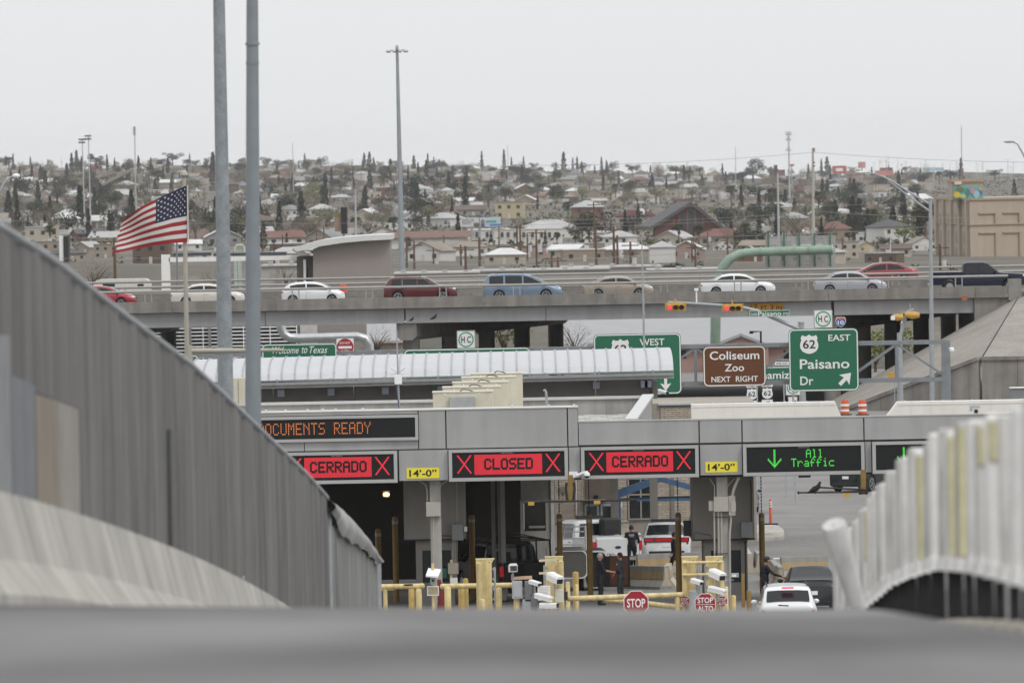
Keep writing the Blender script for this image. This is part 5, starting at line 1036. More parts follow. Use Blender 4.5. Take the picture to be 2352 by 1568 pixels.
MB().tube([P(1534, 694, Y), P(1600, 697.5, Y), P(1690, 703, Y), P(1740, 714, Y), P(1836, 755, Y)], [.07, .09, .1, .115, .14], 10).build('arm', SP, t, True); c = P(1840, 742, Y); MB().tube([(c.x, Y, -.5), (c.x, Y, c.z)], [.22, .17], 12).build('pole', SP, t, True); MB().cyl((c.x, Y, c.z), (c.x, Y, c.z + .08), .2, n=12).build('cap', SP, t)
c = P(1600, 697, Y); MB().cyl((c.x, Y, c.z), (c.x, Y, c.z + .75), .045, n=8).build('sensor_stem', WHITE, t); MB().box(c.x - .12, c.x + .12, Y - .1, Y + .1, c.z + .75, c.z + .9).build('sensor', WHITE, t)
t, *_ = panel('green street name sign reading Paisano with block numbers on the signal arm', 1721, 712, 1814, 727.5, TY, GREEN, r=.05, bw_=.025, name='street_name_sign'); tx(t, 'Paisano', 1741, 714.5, 1794.5, 725.5, TY, w=.01); tx(t, '3600', 1724, 718.5, 1738.5, 725, TY, w=0); tx(t, '3700', 1798, 717.5, 1811.5, 723.5, TY, w=0)
# right signal pole seen from the side
Y = 488; t = thing('signal_mast', 'grey bent signal mast with yellow heads seen edge on, at the right', 'pole', (PX(2066, Y), Y, -.5))
MB().tube([(PX(2069, Y), Y, -.5), P(2066, 764, Y)], [.19, .15], 12).build('pole', SP, t, True); MB().tube([P(2068, 772, Y), P(2078, 735, Y), P(2086, 715, Y), P(2099, 710, Y)], [.11, .1, .09, .07], 10).build('arm', SP, t, True); MB().tube([P(2090, 697, Y), P(2091, 712, Y)], .03, 6).build('stub', SP, t)
for i, (xa, ya, xb, yb, r) in enumerate(((2049, 727, 2075, 729, .22), (2078, 722, 2112, 724, .24))): MB().tube([P(xa, ya, Y - .3), P((xa+xb)/2, (ya+yb)/2 + 1, Y - .3), P(xb, yb, Y - .3)], [r*.5, r, r*.6], 8).build('signal_head', SY, t, True)
MB().bar(P(2066, 716, Y), P(2104, 716, Y), .06).build('bracket', SY, t); B('white_shield', WHITE, t, 2046, 725, 2056, 735, Y - .5, .04); MB().tube([P(2072, 720, Y - .3), P(2071, 742, Y - .3)], .03, 6).build('hanger', WHITE, t)
t = thing('crosswalk_signal', 'small yellow pedestrian signal boxes behind the gantry at right', 'traffic light', P(2053, 868, Y + 2)); B('head', SY, t, 2039, 855, 2055, 868, Y + 2, .3); B('head', SY, t, 2058, 853, 2068, 867, Y + 2, .3); MB().box(PX(2056, Y+2), PX(2058, Y+2), Y + 2.1, Y + 2.2, -.5, PZ(2056, 850, Y+2)).build('post', SP, t)
# street light
Y = 503; t = thing('street_light', 'tall grey street light with long twin arms reaching left over the overpass', 'street light', (PX(2141, Y), Y, -.5)); MB().tube([(PX(2142, Y), Y, -.5), P(2137, 458, Y)], [.15, .10], 12).build('pole', SP, t, True); MB().cyl(P(2137, 458, Y), P(2137, 455, Y), .13, n=10).build('cap', SP, t)
MB().tube([P(2137, 470, Y), P(2090, 442, Y), P(2045, 414, Y), P(2015, 400, Y), P(1990, 396, Y)], [.06, .055, .05, .04, .035], 8).build('upper_arm', SP, t, True); MB().tube([P(2137, 486, Y), P(2090, 453, Y), P(2046, 419, Y), P(2040, 414, Y)], [.06, .05, .04, .04], 8).build('lower_arm', SP, t, True); MB().sphere(P(1977, 396, Y), .18, 10, 6, (1.9, .8, .45)).build('lamp_head', M('lamp_white', (.6, .6, .58), .5), t, True)
Y = 640; t = thing('street_light', 'curved street light arm entering at the far right edge', 'street light', (PX(2372, Y), Y, -.5)); MB().tube([(PX(2376, Y), Y, -.5), P(2374, 420, Y), P(2362, 380, Y), P(2352, 358, Y), P(2338, 332, Y), P(2325, 325, Y)], [.14, .09, .08, .07, .06, .05], 8).build('pole', SP, t, True); MB().sphere(P(2318, 326, Y), .22, 10, 6, (2, .8, .4)).build('lamp_head', M('lamp_grey', (.3, .31, .32), .5), t, True)
Y = 560; t = thing('street_light', 'curved street light with round head at the far left edge', 'street light', (PX(-8, Y), Y, -.5)); MB().tube([(PX(-30, Y), Y, -.5), P(-14, 470, Y), P(0, 440, Y), P(12, 418, Y), P(24, 407, Y), P(32, 404, Y)], [.14, .1, .09, .08, .07, .06], 8).build('pole', SP, t, True); MB().sphere(P(37, 404, Y), .26, 10, 6, (1, .8, .6)).build('lamp_head', WHITE, t, True)
# ================================================================ overpass
OY = 544.0; k = OY / F
GIR = M('girder_paint', (.30, .30, .305), .6, .1, var=.07, scale=.8, streak=.12); OCON = M('overpass_concrete', (.215, .203, .187), .9, var=.13, scale=.8, streak=.28, fine=.05)
ov = thing('overpass', 'long grey concrete and steel highway overpass crossing the view', 'bridge', (0, OY, 0))
Zp = PZ(1176, 678, OY); Zg = PZ(1176, 703.5, OY); Zb = PZ(1176, 736, OY); DK = Zp - .41
xl, xr = PX(-700, OY), PX(2330, OY, 680)
cuts = [xl, PX(-300, OY), PX(40, OY), PX(402, OY), PX(640, OY), PX(1118, OY), PX(1420, OY), PX(1690, OY), PX(1908, OY), PX(2246, OY), xr]
for a, b_ in zip(cuts, cuts[1:]):
    MB().box(a + .015, b_ - .015, OY, OY + .35, DK - .05, Zp).build('parapet', OCON, ov); MB().box(a + .01, b_ - .01, OY - .05, OY + .6, Zg, DK - .053).build('deck_edge', OCON, ov)
xg = PX(2243, OY)
for a, b_ in ((xl, PX(614, OY)), (PX(614, OY), PX(934, OY)), (PX(936, OY), PX(1259, OY)), (PX(1259, OY), PX(1916, OY)), (PX(1921, OY), xg)):
    for j, yy in enumerate((0.45, 3.8, 7.2, 10.6, 14, 17.5)): MB().box(a + .02, b_ - .02, OY + yy, OY + yy + .28, Zb, Zg - .003).build('girder', GIR, ov); 
    MB().box(a + .02, b_ - .02, OY + .35, OY + .85, Zb - .05, Zb - .002).build('bottom_flange', GIR, ov)
MB().box(xl, PX(2600, OY), OY + .36, OY + 54, DK - .35, DK).build('deck_slab', M('deck_asphalt', (.13, .128, .125), .92, var=.12, scale=.2), ov)  # slab carried across the median gap to keep the underside dark
for yy in (27, 31, 35, 39, 43, 47, 51): MB().box(xl, xg, OY + yy, OY + yy + .3, Zb, DK - .36).build('girder', GIR, ov)
MB().box(xl, PX(2600, OY), OY + 53.5, OY + 53.9, DK, Zp + .05).build('far_parapet', OCON, ov)
MB().box(xl, PX(2600, OY), OY + 20.6, OY + 21.0, DK, DK + .30).build('median_kerb', OCON, ov); MB().box(xl, PX(2600, OY), OY + 26.0, OY + 26.4, DK, DK + .5).build('median_kerb', OCON, ov)
# end block and abutment wall
MB().box(PX(2322, OY), PX(2352, OY), OY - .1, OY + .9, DK - .5, PZ(2335, 640, OY)).build('end_block', OCON, ov); MB().box(xg + .02, PX(2380, OY), OY + .2, OY + 20, 2.5, Zg - .003).build('abutment', OCON, ov)
RAILM = M('rail_alu', (.33, .318, .30), .45, .35, var=.08)
def orail(Y, z, xa, xb, label, two=True, postdx=2.25, low=.28, base=DK):
    t = thing('bridge_railing', label, 'railing', ((xa+xb)/2, Y, base)); MB().tube([(xa, Y + .07, z), (xb, Y + .07, z)], .085, 10).build('top_rail', RAILM, t, True)
    if two: MB().tube([(xa, Y + .06, z - low), (xb, Y + .06, z - low)], .075, 10).build('lower_rail', RAILM, t, True)
    x = xa + .6
    while x < xb:
        for o in (0, .42): MB().box(x + o, x + o + .075, Y + .02, Y + .1, base, z - .06).build('post', RAILM, t)
        x += postdx * 2
zr = PZ(1176, 654.5, OY); orail(OY + .1, zr, xl, PX(2322, OY), 'nearest steel railing along the overpass parapet', False, 2.35, base=Zp)
orail(OY + 20.7, zr + .02, xl, PX(2600, OY), 'double steel railing in the overpass median behind the near cars', True, 3.2, .42, DK + .32)
orail(OY + 53.6, PZ(1176, 632, OY + 53.6), xl, PX(2600, OY), 'far steel railing along the back of the overpass', False, 3.6, base=Zp + .05)
# pier caps and columns (skewed)
SHD = OCON
def pier(label, pa, pb, n_col, r, zc0, zc1, w=1.3):
    pa, pb = Vector(pa), Vector(pb); d = (pb - pa).normalized(); nn = Vector((-d.y, d.x, 0)); t = thing('overpass_pier', label, 'pier', (pa.x, pa.y, -.5)); L = (pb - pa).length
    b = MB().prismx([(-w/2, zc0 + .25), (-w*.3, zc0), (w*.3, zc0), (w/2, zc0 + .25), (w/2, zc1), (-w/2, zc1)], 0, L); b.v = [tuple(Vector((pa.x, pa.y, 0)) + d*v[0] + nn*v[1] + Vector((0, 0, v[2]))) for v in b.v]; b.build('cap_beam', SHD, t)
    for i in range(n_col): q = pa + d * (L * (i + .12) / (n_col - .76)); MB().cyl((q.x, q.y, -.5), (q.x, q.y, zc0 + .05), r, n=20).build('column', SHD, t, True)
pier('skewed concrete pier with cap beam under the middle of the overpass', (PX(938, OY + .5), OY + .6, 0), (PX(1290, OY + 52), OY + 52, 0), 5, .54, PZ(930, 782, OY), Zb - .055)
pier('dark skewed concrete pier under the right end of the overpass', (PX(1905, OY + 1), OY + 1, 0), (PX(2190, OY + 52), OY + 52, 0), 5, .54, PZ(1920, 760, OY), Zb - .055)
pier('concrete pier hidden behind the fence under the left of the overpass', (PX(60, OY + .5), OY + .6, 0), (PX(400, OY + 52), OY + 52, 0), 5, .54, PZ(930, 782, OY), Zb - .055)
t = thing('height_plate', 'orange clearance plate reading 17 FT 3 IN on the overpass girder', 'sign', P(1760, 712, OY + .4)); a, b_, c, d_ = rect(1720, 696, 1799, 722, OY + .3); MB().box(a, b_, OY + .38, OY + .42, c, d_).build('plate', M('plate_orange', (.42, .22, .03), .6), t)
for s_, x0, x1 in (('17', 1724, 1740), ('FT', 1748, 1762), ('3', 1769, 1776), ('IN', 1783, 1796)): tx(t, s_, x0, 699.5 if s_ in '173' else 702, x1, 711.5, OY + .39, BLACK, w=.0)
t = thing('parapet_plate', 'small square orange plate on the overpass parapet at right', 'sign', P(2215, 685, OY)); B('plate', M('plate_rust', (.34, .12, .06), .7), t, 2209, 679, 2221, 690, OY - .08, .025); B('bracket', STEEL, t, 2213, 681, 2217, 688, OY - .054, .05)
# abutment slope
SLP = M('slope_paving', (.275, .255, .228), .95, var=.14, scale=.5, streak=.0, bump=.2, fine=.12)
A = P(2338, 681, OY + .3); A2 = A + Vector((0, 54, 0)); B0 = P(1888, 926, 543.5); B0.z = -.5; B2 = B0 + Vector((8.0, 52, 0)); A2 = A + Vector((8.0, 53, 0)); W0 = P(1954, 934, 531); W0.z = -.4; W1 = P(2252, 826, 526); W2 = P(2500, 822, 526); A3 = A + Vector((9, 0, .2))
sl = thing('abutment_slope', 'large tan concrete slope paving under the right end of the overpass', 'embankment', (A.x, A.y, -.5))
def slab3(name, pts, mat): MB().add(pts + [Vector(p) - Vector((0, 0, .3)) for p in pts], [tuple(range(len(pts)))] + [tuple(range(2*len(pts)-1, len(pts)-1, -1))] + [(i, (i+1) % len(pts), (i+1) % len(pts) + len(pts), i + len(pts)) for i in range(len(pts))]).build(name, mat, sl)
slab3('slope_face', [A, A2, B2, B0], SLP); slab3('slope_face', [A + Vector((.03, -.03, 0)), B0 + Vector((.02, -.05, 0)), W0, W1 + Vector((-.04, 0, 0))], SLP); slab3('slope_face', [A + Vector((.08, -.05, 0)), W1 + Vector((.06, 0, 0)), W2, A3], SLP)
MB().tube([A + Vector((.05, -.05, .01)), W1 + Vector((0, 0, .01))], .035, 5).build('joint_line', JOINT, sl)
rw = thing('retaining_wall', 'low grey concrete retaining wall at the foot of the paved slope', 'wall', (W1.x, W1.y, -.5)); RWM = M('retaining_concrete', (.25, .235, .215), .9, var=.14, scale=.8, streak=.3)
def wall_seg(p, q, n_):
    for i in range(n_):
        u, v = p.lerp(q, i / n_), p.lerp(q, (i + 1) / n_); e = (q - p).normalized() * .01; nn = Vector((e.y, -e.x, 0)).normalized() * .3
        b = MB(); vs = []
        for w_ in (u + e, v - e):
            for o in (Vector((0, 0, 0)), nn): vs += [(w_.x + o.x, w_.y + o.y, -.5), (w_.x + o.x, w_.y + o.y, w_.z)]
        b.add(vs, [(0,1,3,2),(4,6,7,5),(0,4,5,1),(2,3,7,6),(1,5,7,3),(0,2,6,4)]).build('wall_panel', RWM, rw); cp = MB(); cp.bar(Vector(u + e) + nn*.6 + Vector((0, 0, .08)), Vector(v - e) + nn*.6 + Vector((0, 0, .08)), .5, .22); cp.build('coping', OCON, rw)
wall_seg(W0, W1, 4); wall_seg(W1 + Vector((.05, 0, 0)), W2, 3)
t = thing('utility_cabinet', 'grey utility cabinet at the retaining wall by the right edge', 'cabinet', P(2340, 915, 500)); B('cabinet', EGREY, t, 2322, 891, 2400, 960, 500, 1); B('lid', WHITE, t, 2320, 889, 2402, 891, 499.9, 1.2)
for x, lb in ((1941, 'striped orange traffic drum, left of two on the right roadside'), (1981, 'striped orange traffic drum, right of two on the right roadside')):
    Y = 512; c = P(x, 953, Y); t = thing('traffic_drum', lb, 'traffic drum', c); r = .27
    MB().tube([c, c + Vector((0, 0, .85)), c + Vector((0, 0, .93))], [r, r*.82, r*.6], 18).build('drum', M('drum_orange', (.55, .10, .04), .6, var=.1), t, True)
    for h in (.22, .54): MB().tube([c + Vector((0, 0, h)), c + Vector((0, 0, h + .13))], [r*.985, r*.95], 18, False).build('white_band', WHITE, t, True)
    MB().cyl(c, c + Vector((0, 0, .06)), r*1.5, n=16).build('rubber_base', RUBBER, t)
t = thing('traffic_drum', 'orange traffic drum standing on the overpass behind the white hatchback', 'traffic drum', P(789, 675, OY + 8)); c = P(789, 672, OY + 8); MB().tube([c, c + Vector((0, 0, .45)), c + Vector((0, 0, .53))], [.27, .24, .17], 14).build('drum', M('drum_orange', (.55, .10, .04), .6), t, True); MB().cyl(c + Vector((0, 0, .28)), c + Vector((0, 0, .34)), .262, n=14).build('shadow_band', M('drum_red', (.45, .07, .03), .6), t)
# ================================================================ green cantilever sign structure behind the overpass
Y = 606; k = Y / F; GRN = M('celadon_paint', (.25, .34, .265), .55, var=.1, scale=1.5, streak=.12); t = thing('cantilever_sign', 'pale green tubular cantilever with louvred sign seen from behind', 'sign structure', (PX(1643, Y), Y, -.5))
MB().tube([(PX(1644, Y), Y, -.5), P(1644, 700, Y), P(1650, 640, Y), P(1660, 614, Y), P(1676, 595, Y), P(1700, 583, Y), P(1725, 579.5, Y), P(1750, 578.5, Y), P(1911, 573, Y)], [12*k, 11.5*k, 11.3*k, 11*k, 10.6*k, 10.4*k, 10.2*k, 10.2*k, 10*k], 20).build('tube', GRN, t, True)
for x in (1748, 1790, 1824, 1858): MB().tube([P(x - 1.5, 578 - (x-1750)*.034, Y), P(x + 1.5, 578 - (x-1750)*.034, Y)], 11.6*k, 20).build('tube_flange', GRN, t, True)
MB().cyl(P(1911, 573, Y), P(1913, 573, Y), 10.6*k, n=20).build('end_cap', M('celadon_light', (.38, .48, .40), .5), t)
for i in range(17): a, b_, c, d_ = rect(1757, 542 + i*4.2, 1919, 545.2 + i*4.2, Y + .9); MB().box(a, b_, Y + .9, Y + .95, c, d_).build('louvre_slat', M('louvre_alu', (.40, .41, .41), .5, .3), t)
for x in (1765, 1801, 1836, 1871, 1907): a, b_, c, d_ = rect(x - 2, 535, x + 2, 613, Y + .7); MB().box(a, b_, Y + .72, Y + .88, c, d_).build('sign_bracket', M('celadon_dark', (.10, .17, .12), .6), t)
# ================================================================ vehicles
TYRE = M('tyre_rubber', (.02, .02, .021), .85, var=.1); RIM = M('alloy_rim', (.42, .43, .44), .35, .7, var=.05); TINT = M('car_glass', (.014, .017, .019), .06, var=0, spec=.4); WSH = M('windscreen_glass', (.16, .18, .19), .08, var=0, spec=.8)
TAIL = M('tail_lamp_red', (.33, .01, .015), .25, var=0, emit=(.5, .01, .02), es=.25); HEADL = M('head_lamp', (.6, .61, .6), .15, var=0); CHROME = M('chrome', (.55, .55, .55), .2, .8, var=0); TRIM = M('black_trim', (.02, .02, .021), .6, var=0)
def interp(t, x): return lerp_table(t, x)
def paint(name, c): return M('paint_' + name, c, .32, .1, var=.03, scale=1.5, coat=.6 if max(c) > .09 else .25, spec=.4 if max(c) > .09 else .2)
def make_car(name, label, cat, pm, L, W, top, belt, wheels, R, pillars, ws, rw, tumble=.34, plate=None, extra=None, glass=TINT, group=None, tail_z=None, roofrail=False, bed=None, lights_on=False):
    t = thing(name, label, cat, (0, 0, 0), group); LOCAL.add(t.name)
    xs = sorted(set([round(i * L / 60, 3) for i in range(61)] + [p[0] for p in top] + [.03, .08, L - .03, L - .08])); secs = []
    def hw(x):
        f = min(min(x / .55, (L - x) / .75), 1.0); return W / 2 * (.80 + .20 * math.sqrt(max(0, 1 - (1 - f) ** 2)))
    def zt(x): return interp(top, x)
    def zbl(x): return min(interp(belt, x), zt(x) - .015)
    def hwr(x): return hw(x) * .955 - tumble * max(0, zt(x) - zbl(x))
    for x in xs:
        h, a, b_ = hw(x), zt(x), zbl(x); sill = .24 + .10 * max(0, 1 - min(x, L - x) / .5)
        for wx in wheels:
            dx = abs(x - wx)
            if dx < R * 1.13: sill = max(sill, R + math.sqrt((R * 1.13) ** 2 - dx * dx))
        sill = min(sill, b_ - .08); g_ = a - b_ > .12; r = hwr(x)
        sec = [(0, .26), (h * .86, .26 if sill < .36 else sill), (h * .985, sill + .01), (h, (sill * .4 + b_ * .6)), (h * .992, b_ - .07), (h * .955, b_)]
        sec += [((h * .955 + r) / 2, (a - .09 + b_) / 2), (r, a - .085), (r - .07, a - .02), (r * .5, a + .008), (0, a + .015)] if g_ else [(h * .93, b_ + (a - b_) * .4), (h * .86, a - .005), (h * .7, a), (h * .4, a + .01), (0, a + .015)]
        secs.append(sec)
    b = MB(); n = len(secs[0])
    for x, sec in zip(xs, secs):
        for s_ in (1, -1): b.v += [(x, s_ * y, z) for y, z in sec]
    m_ = 2 * n
    for i in range(len(xs) - 1):
        for j in range(n - 1):
            b.f.append((i*m_+j, (i+1)*m_+j, (i+1)*m_+j+1, i*m_+j+1)); b.f.append((i*m_+n+j, i*m_+n+j+1, (i+1)*m_+n+j+1, (i+1)*m_+n+j))
    for i in (0, len(xs) - 1):
        b.f.append(tuple(i*m_+j for j in range(n))); b.f.append(tuple(i*m_+n+j for j in range(n-1, -1, -1)))
    b.build('body', pm, t, True, 32)
    def yside(x, z):
        h, a, b_ = hw(x), zt(x), zbl(x); f = max(0, min(1, (z - b_) / max(.02, a - .085 - b_))); return h * .955 + (hwr(x) - h * .955) * f
    for x0, x1 in pillars:
        pts = []; N = 8
        for i in range(N + 1): x = x0 + (x1 - x0) * i / N; pts.append((x, zbl(x) + .03))
        up = []
        for i in range(N, -1, -1):
            x = x0 + (x1 - x0) * i / N; up.append((x, max(zbl(x) + .035, zt(x) - .125)))
        for s_ in (1, -1):
            w = MB(); vs = [(x, s_ * (yside(x, z) + .007), z) for x, z in pts + up]; nn = len(pts); w.add(vs, [(i, i+1, 2*nn-2-i, 2*nn-1-i) for i in range(nn - 1)]); w.build('side_window', glass, t, True)
    def strip(nm, xa, xb, mat, inset=.08):
        w = MB(); N = 6
        for i in range(N + 1):
            x = xa + (xb - xa) * i / N; r = hwr(x) - inset
            d = .012
            w.v += [(x, -r, zt(x) + d - .012), (x, -r * .5, zt(x) + d + .008), (x, r * .5, zt(x) + d + .008), (x, r, zt(x) + d - .012)]
        w.f = [(4*i+j, 4*i+j+1, 4*i+5+j, 4*i+4+j) for i in range(N) for j in range(3)]
        for q in range(len(w.v)):
            x, y, z = w.v[q]; sl = (zt(x + .02) - zt(x - .02)) / .04; nrm = Vector((-sl, 0, 1)).normalized(); w.v[q] = (x + nrm.x * .012, y, z + nrm.z * .012)
        w.build(nm, mat, t, True)
    if ws: strip('windscreen', ws[0], ws[1], WSH)
    if rw: strip('rear_window', rw[0], rw[1], TINT, .1)
    for wx in wheels:
        for s_ in (1, -1):
            yo = W / 2 - .02; w = MB().tube([(wx, s_ * (yo - .21), R), (wx, s_ * (yo - .2), R), (wx, s_ * (yo - .02), R), (wx, s_ * yo, R)], [R * .9, R, R, R * .93], 22)
            wo = w.build('wheel', TYRE, t, True); rm = MB(); rm.tube([(wx, s_ * (yo - .02), R), (wx, s_ * (yo + .004), R)], R * .2, 10)
            for q in range(5):
                a = 2 * math.pi * q / 5; rm.bar((wx + R * .12 * math.cos(a), s_ * (yo + .004), R + R * .12 * math.sin(a)), (wx + R * .64 * math.cos(a), s_ * (yo + .002), R + R * .64 * math.sin(a)), .03, .07, up=(0, 1, 0))
            pc = [(math.cos(q * math.pi / 10), math.sin(q * math.pi / 10)) for q in range(20)]; rg = ring([(wx + R*.72*c, R + R*.72*d) for c, d in pc], [(wx + R*.62*c, R + R*.62*d) for c, d in pc], s_ * (yo - .02), s_ * (yo + .006)); rm.add(rg.v, rg.f); rm.build('rim', RIM, wo)
    hz = interp(top, L - .25) - .14; tz = tail_z or (zbl(.12) - .12)
    for s_ in (1, -1):
        MB().sphere((L - .26, s_ * hw(L - .26) * .86, hz), .16, 10, 6, (1.3, .55, .55)).build('headlight', HEADL, t, True)
        MB().sphere((.14, s_ * hw(.14) * .88, tz), .15, 10, 6, (1.0, .6, .7 if not tail_z else 1.5)).build('taillight', TAIL, t, True)
        mx = (ws[0] if ws else L * .7) - .16; MB().sphere((mx, s_ * (W / 2 + .06), zbl(mx) + .07), .1, 8, 6, (.7, 1, .75)).build('side_mirror', pm, t, True)
    MB().box(L - .05, L + .012, -W * .3, W * .3, hz - .16, hz + .02).build('grille', TRIM, t); MB().box(L - .04, L + .018, -W * .33, W * .33, .32, .45).build('front_bumper', TRIM, t)
    MB().box(-.012, .04, -W * .36, W * .36, .34, .46).build('rear_bumper', TRIM, t)
    pz = plate[1] if plate else .62
    pl = MB().box(-.02, .03, -.16, .16, pz, pz + .13).build('license_plate', WHITE, t)
    for x0, x1 in pillars[:-1] if len(pillars) > 1 else []:
        for s_ in (1, -1): MB().box(x1 + .03, x1 + .042, min(s_ * (hw(x1) * .97), s_ * (hw(x1) + .003)), max(s_ * (hw(x1) * .97), s_ * (hw(x1) + .003)), .38, zbl(x1) - .08).build('door_seam', TRIM, t)
    for x0, x1 in pillars[-2:]:
        for s_ in (1, -1): MB().box(x0 + .05, x0 + .22, min(s_ * hw(x0) * .98, s_ * (hw(x0) + .025)), max(s_ * hw(x0) * .98, s_ * (hw(x0) + .025)), zbl(x0) - .14, zbl(x0) - .11).build('door_handle', pm, t)
    if roofrail:
        for s_ in (1, -1): x0, x1 = roofrail; MB().tube([(x0, s_ * (hwr(x0) - .07), zt(x0) + .01), (x0 + .15, s_ * (hwr(x0) - .07), zt(x0) + .06), (x1 - .15, s_ * (hwr(x1) - .07), zt(x1) + .06), (x1, s_ * (hwr(x1) - .07), zt(x1) + .01)], .022, 6).build('roof_rail', TRIM, t, True)
    return t
def put(t, L, x, Y, z, rz, y=900):
    """place with the middle of the car at layout column x and depth Y"""
    c = Vector((PX(x, Y, y), Y, z)); R3 = Matrix.Rotation(rz, 3, 'Z'); t.rotation_euler = (0, 0, rz); t.location = c - R3 @ Vector((L / 2, 0, 0)); return t
SED = lambda L, H: ([(0, .86), (.06, .98), (.55, 1.04), (.8, 1.12), (1.35, H - .07), (1.9, H), (2.5, H - .01), (2.95, H - .08), (L - 1.02, 1.01), (L - .7, .93), (L - .25, .82), (L - .05, .70), (L, .60)], [(0, .84), (.5, .95), (2.2, .93), (L - 1.2, .88), (L - .4, .76), (L, .58)])
def sedan(label, pm, L=4.7, W=1.8, H=1.45, grp='cars on the overpass', name='sedan', **k):
    tp, bl = SED(L, H); return make_car(name, label, 'car', pm, L, W, tp, bl, (.98, L - .95), .32, [(.92, 2.1), (2.18, L - 1.18)], (L - 1.0, 3.0), (.58, 1.32), group=grp, **k)
CZ_ = DK + .004; CYY = OY + 4.0
put(sedan('dark red sedan at the far left of the overpass, half hidden by the fence', paint('red', (.30, .02, .03))), 4.7, 229, CYY, CZ_, 0, 680)
put(sedan('off white sedan on the overpass behind the flagpole and tall poles', paint('offwhite', (.60, .57, .52)), 4.75, H=1.46), 4.75, 478, CYY, CZ_, 0, 680)
HT = [(0, .80), (.05, .98), (.12, 1.10), (.5, 1.34), (.95, 1.43), (1.7, 1.46), (2.2, 1.43), (2.6, 1.34), (3.3, 1.0), (3.6, .92), (3.9, .78), (4.04, .68), (4.07, .55)]; HB = [(0, .9), (.6, 1.0), (2, .93), (3.2, .86), (3.8, .72), (4.07, .54)]
put(make_car('hatchback', 'white hatchback on the overpass right of the tall poles', 'car', paint('white', (.70, .71, .72)), 4.07, 1.72, HT, HB, (.72, 3.22), .31, [(.55, 1.55), (1.63, 2.95)], (3.28, 2.62), (.1, .5), group='cars on the overpass'), 4.07, 720, CYY, CZ_, 0, 680)
def suv(label, pm, L=4.7, W=1.85, H=1.68, grp='cars on the overpass', name='suv', cat='suv', **k):
    tp = [(0, .92), (.04, 1.08), (.12, 1.2), (.42, 1.55), (.6, H - .04), (1.5, H), (2.4, H - .02), (2.75, H - .1), (L - 1.2, 1.12), (L - .8, 1.07), (L - .3, 1.0), (L - .06, .9), (L, .7)]; bl = [(0, 1.05), (.6, 1.08), (2.4, 1.05), (L - 1.2, 1.02), (L - .4, .92), (L, .7)]
    return make_car(name, label, cat, pm, L, W, tp, bl, (.9, L - .9), .37, [(.5, 1.12), (1.22, 2.12), (2.2, L - 1.42)], (L - 1.2, 2.78), (.14, .42), .28, group=grp, roofrail=k.pop('rr', (.7, 2.4)), **k)
t = suv('maroon suv with roof rails on the overpass', paint('maroon', (.095, .012, .015))); put(t, 4.7, 966, CYY, CZ_, 0, 680)
MB().tube([(1.2, -.885, 1.13), (1.25, -.80, 1.52), (2.6, -.80, 1.52), (3.1, -.87, 1.12), (1.2, -.885, 1.13)], .014, 5).build('chrome_trim', CHROME, t)
VT = [(0, .9), (.04, 1.1), (.14, 1.3), (.34, 1.66), (.55, 1.73), (1.6, 1.75), (2.6, 1.72), (3.0, 1.63), (4.15, 1.07), (4.5, .98), (4.85, .86), (5.04, .72), (5.08, .55)]; VBt = [(0, 1.05), (2, 1.02), (4.1, .96), (4.6, .82), (5.08, .56)]
put(make_car('minivan', 'light blue minivan on the overpass', 'minivan', paint('blue', (.155, .215, .30)), 5.08, 1.95, VT, VBt, (1.02, 4.02), .345, [(.4, 1.3), (1.42, 2.5), (2.6, 3.78)], (4.12, 3.06), (.1, .34), .24, group='cars on the overpass', roofrail=(.8, 2.6)), 5.08, 1201, CYY, CZ_, 0, 680)
put(sedan('tan beige sedan on the overpass', paint('tan', (.31, .265, .22)), 4.55, H=1.45), 4.55, 1420, CYY, CZ_, 0, 680)
t = put(sedan('white sedan on the overpass with driver silhouette', paint('white', (.70, .71, .72)), 4.78, H=1.47), 4.78, 1695, CYY, CZ_, 0, 680)
put(sedan('silver grey sedan on the overpass in front of the red one', paint('silver', (.36, .37, .40)), 4.65, H=1.49), 4.65, 1953, CYY, CZ_, 0, 680)
put(sedan('red sedan on the far carriageway facing left', paint('red2', (.25, .028, .032)), 4.8, H=1.47), 4.8, 2028, OY + 36, CZ_ + .2, math.pi, 680)
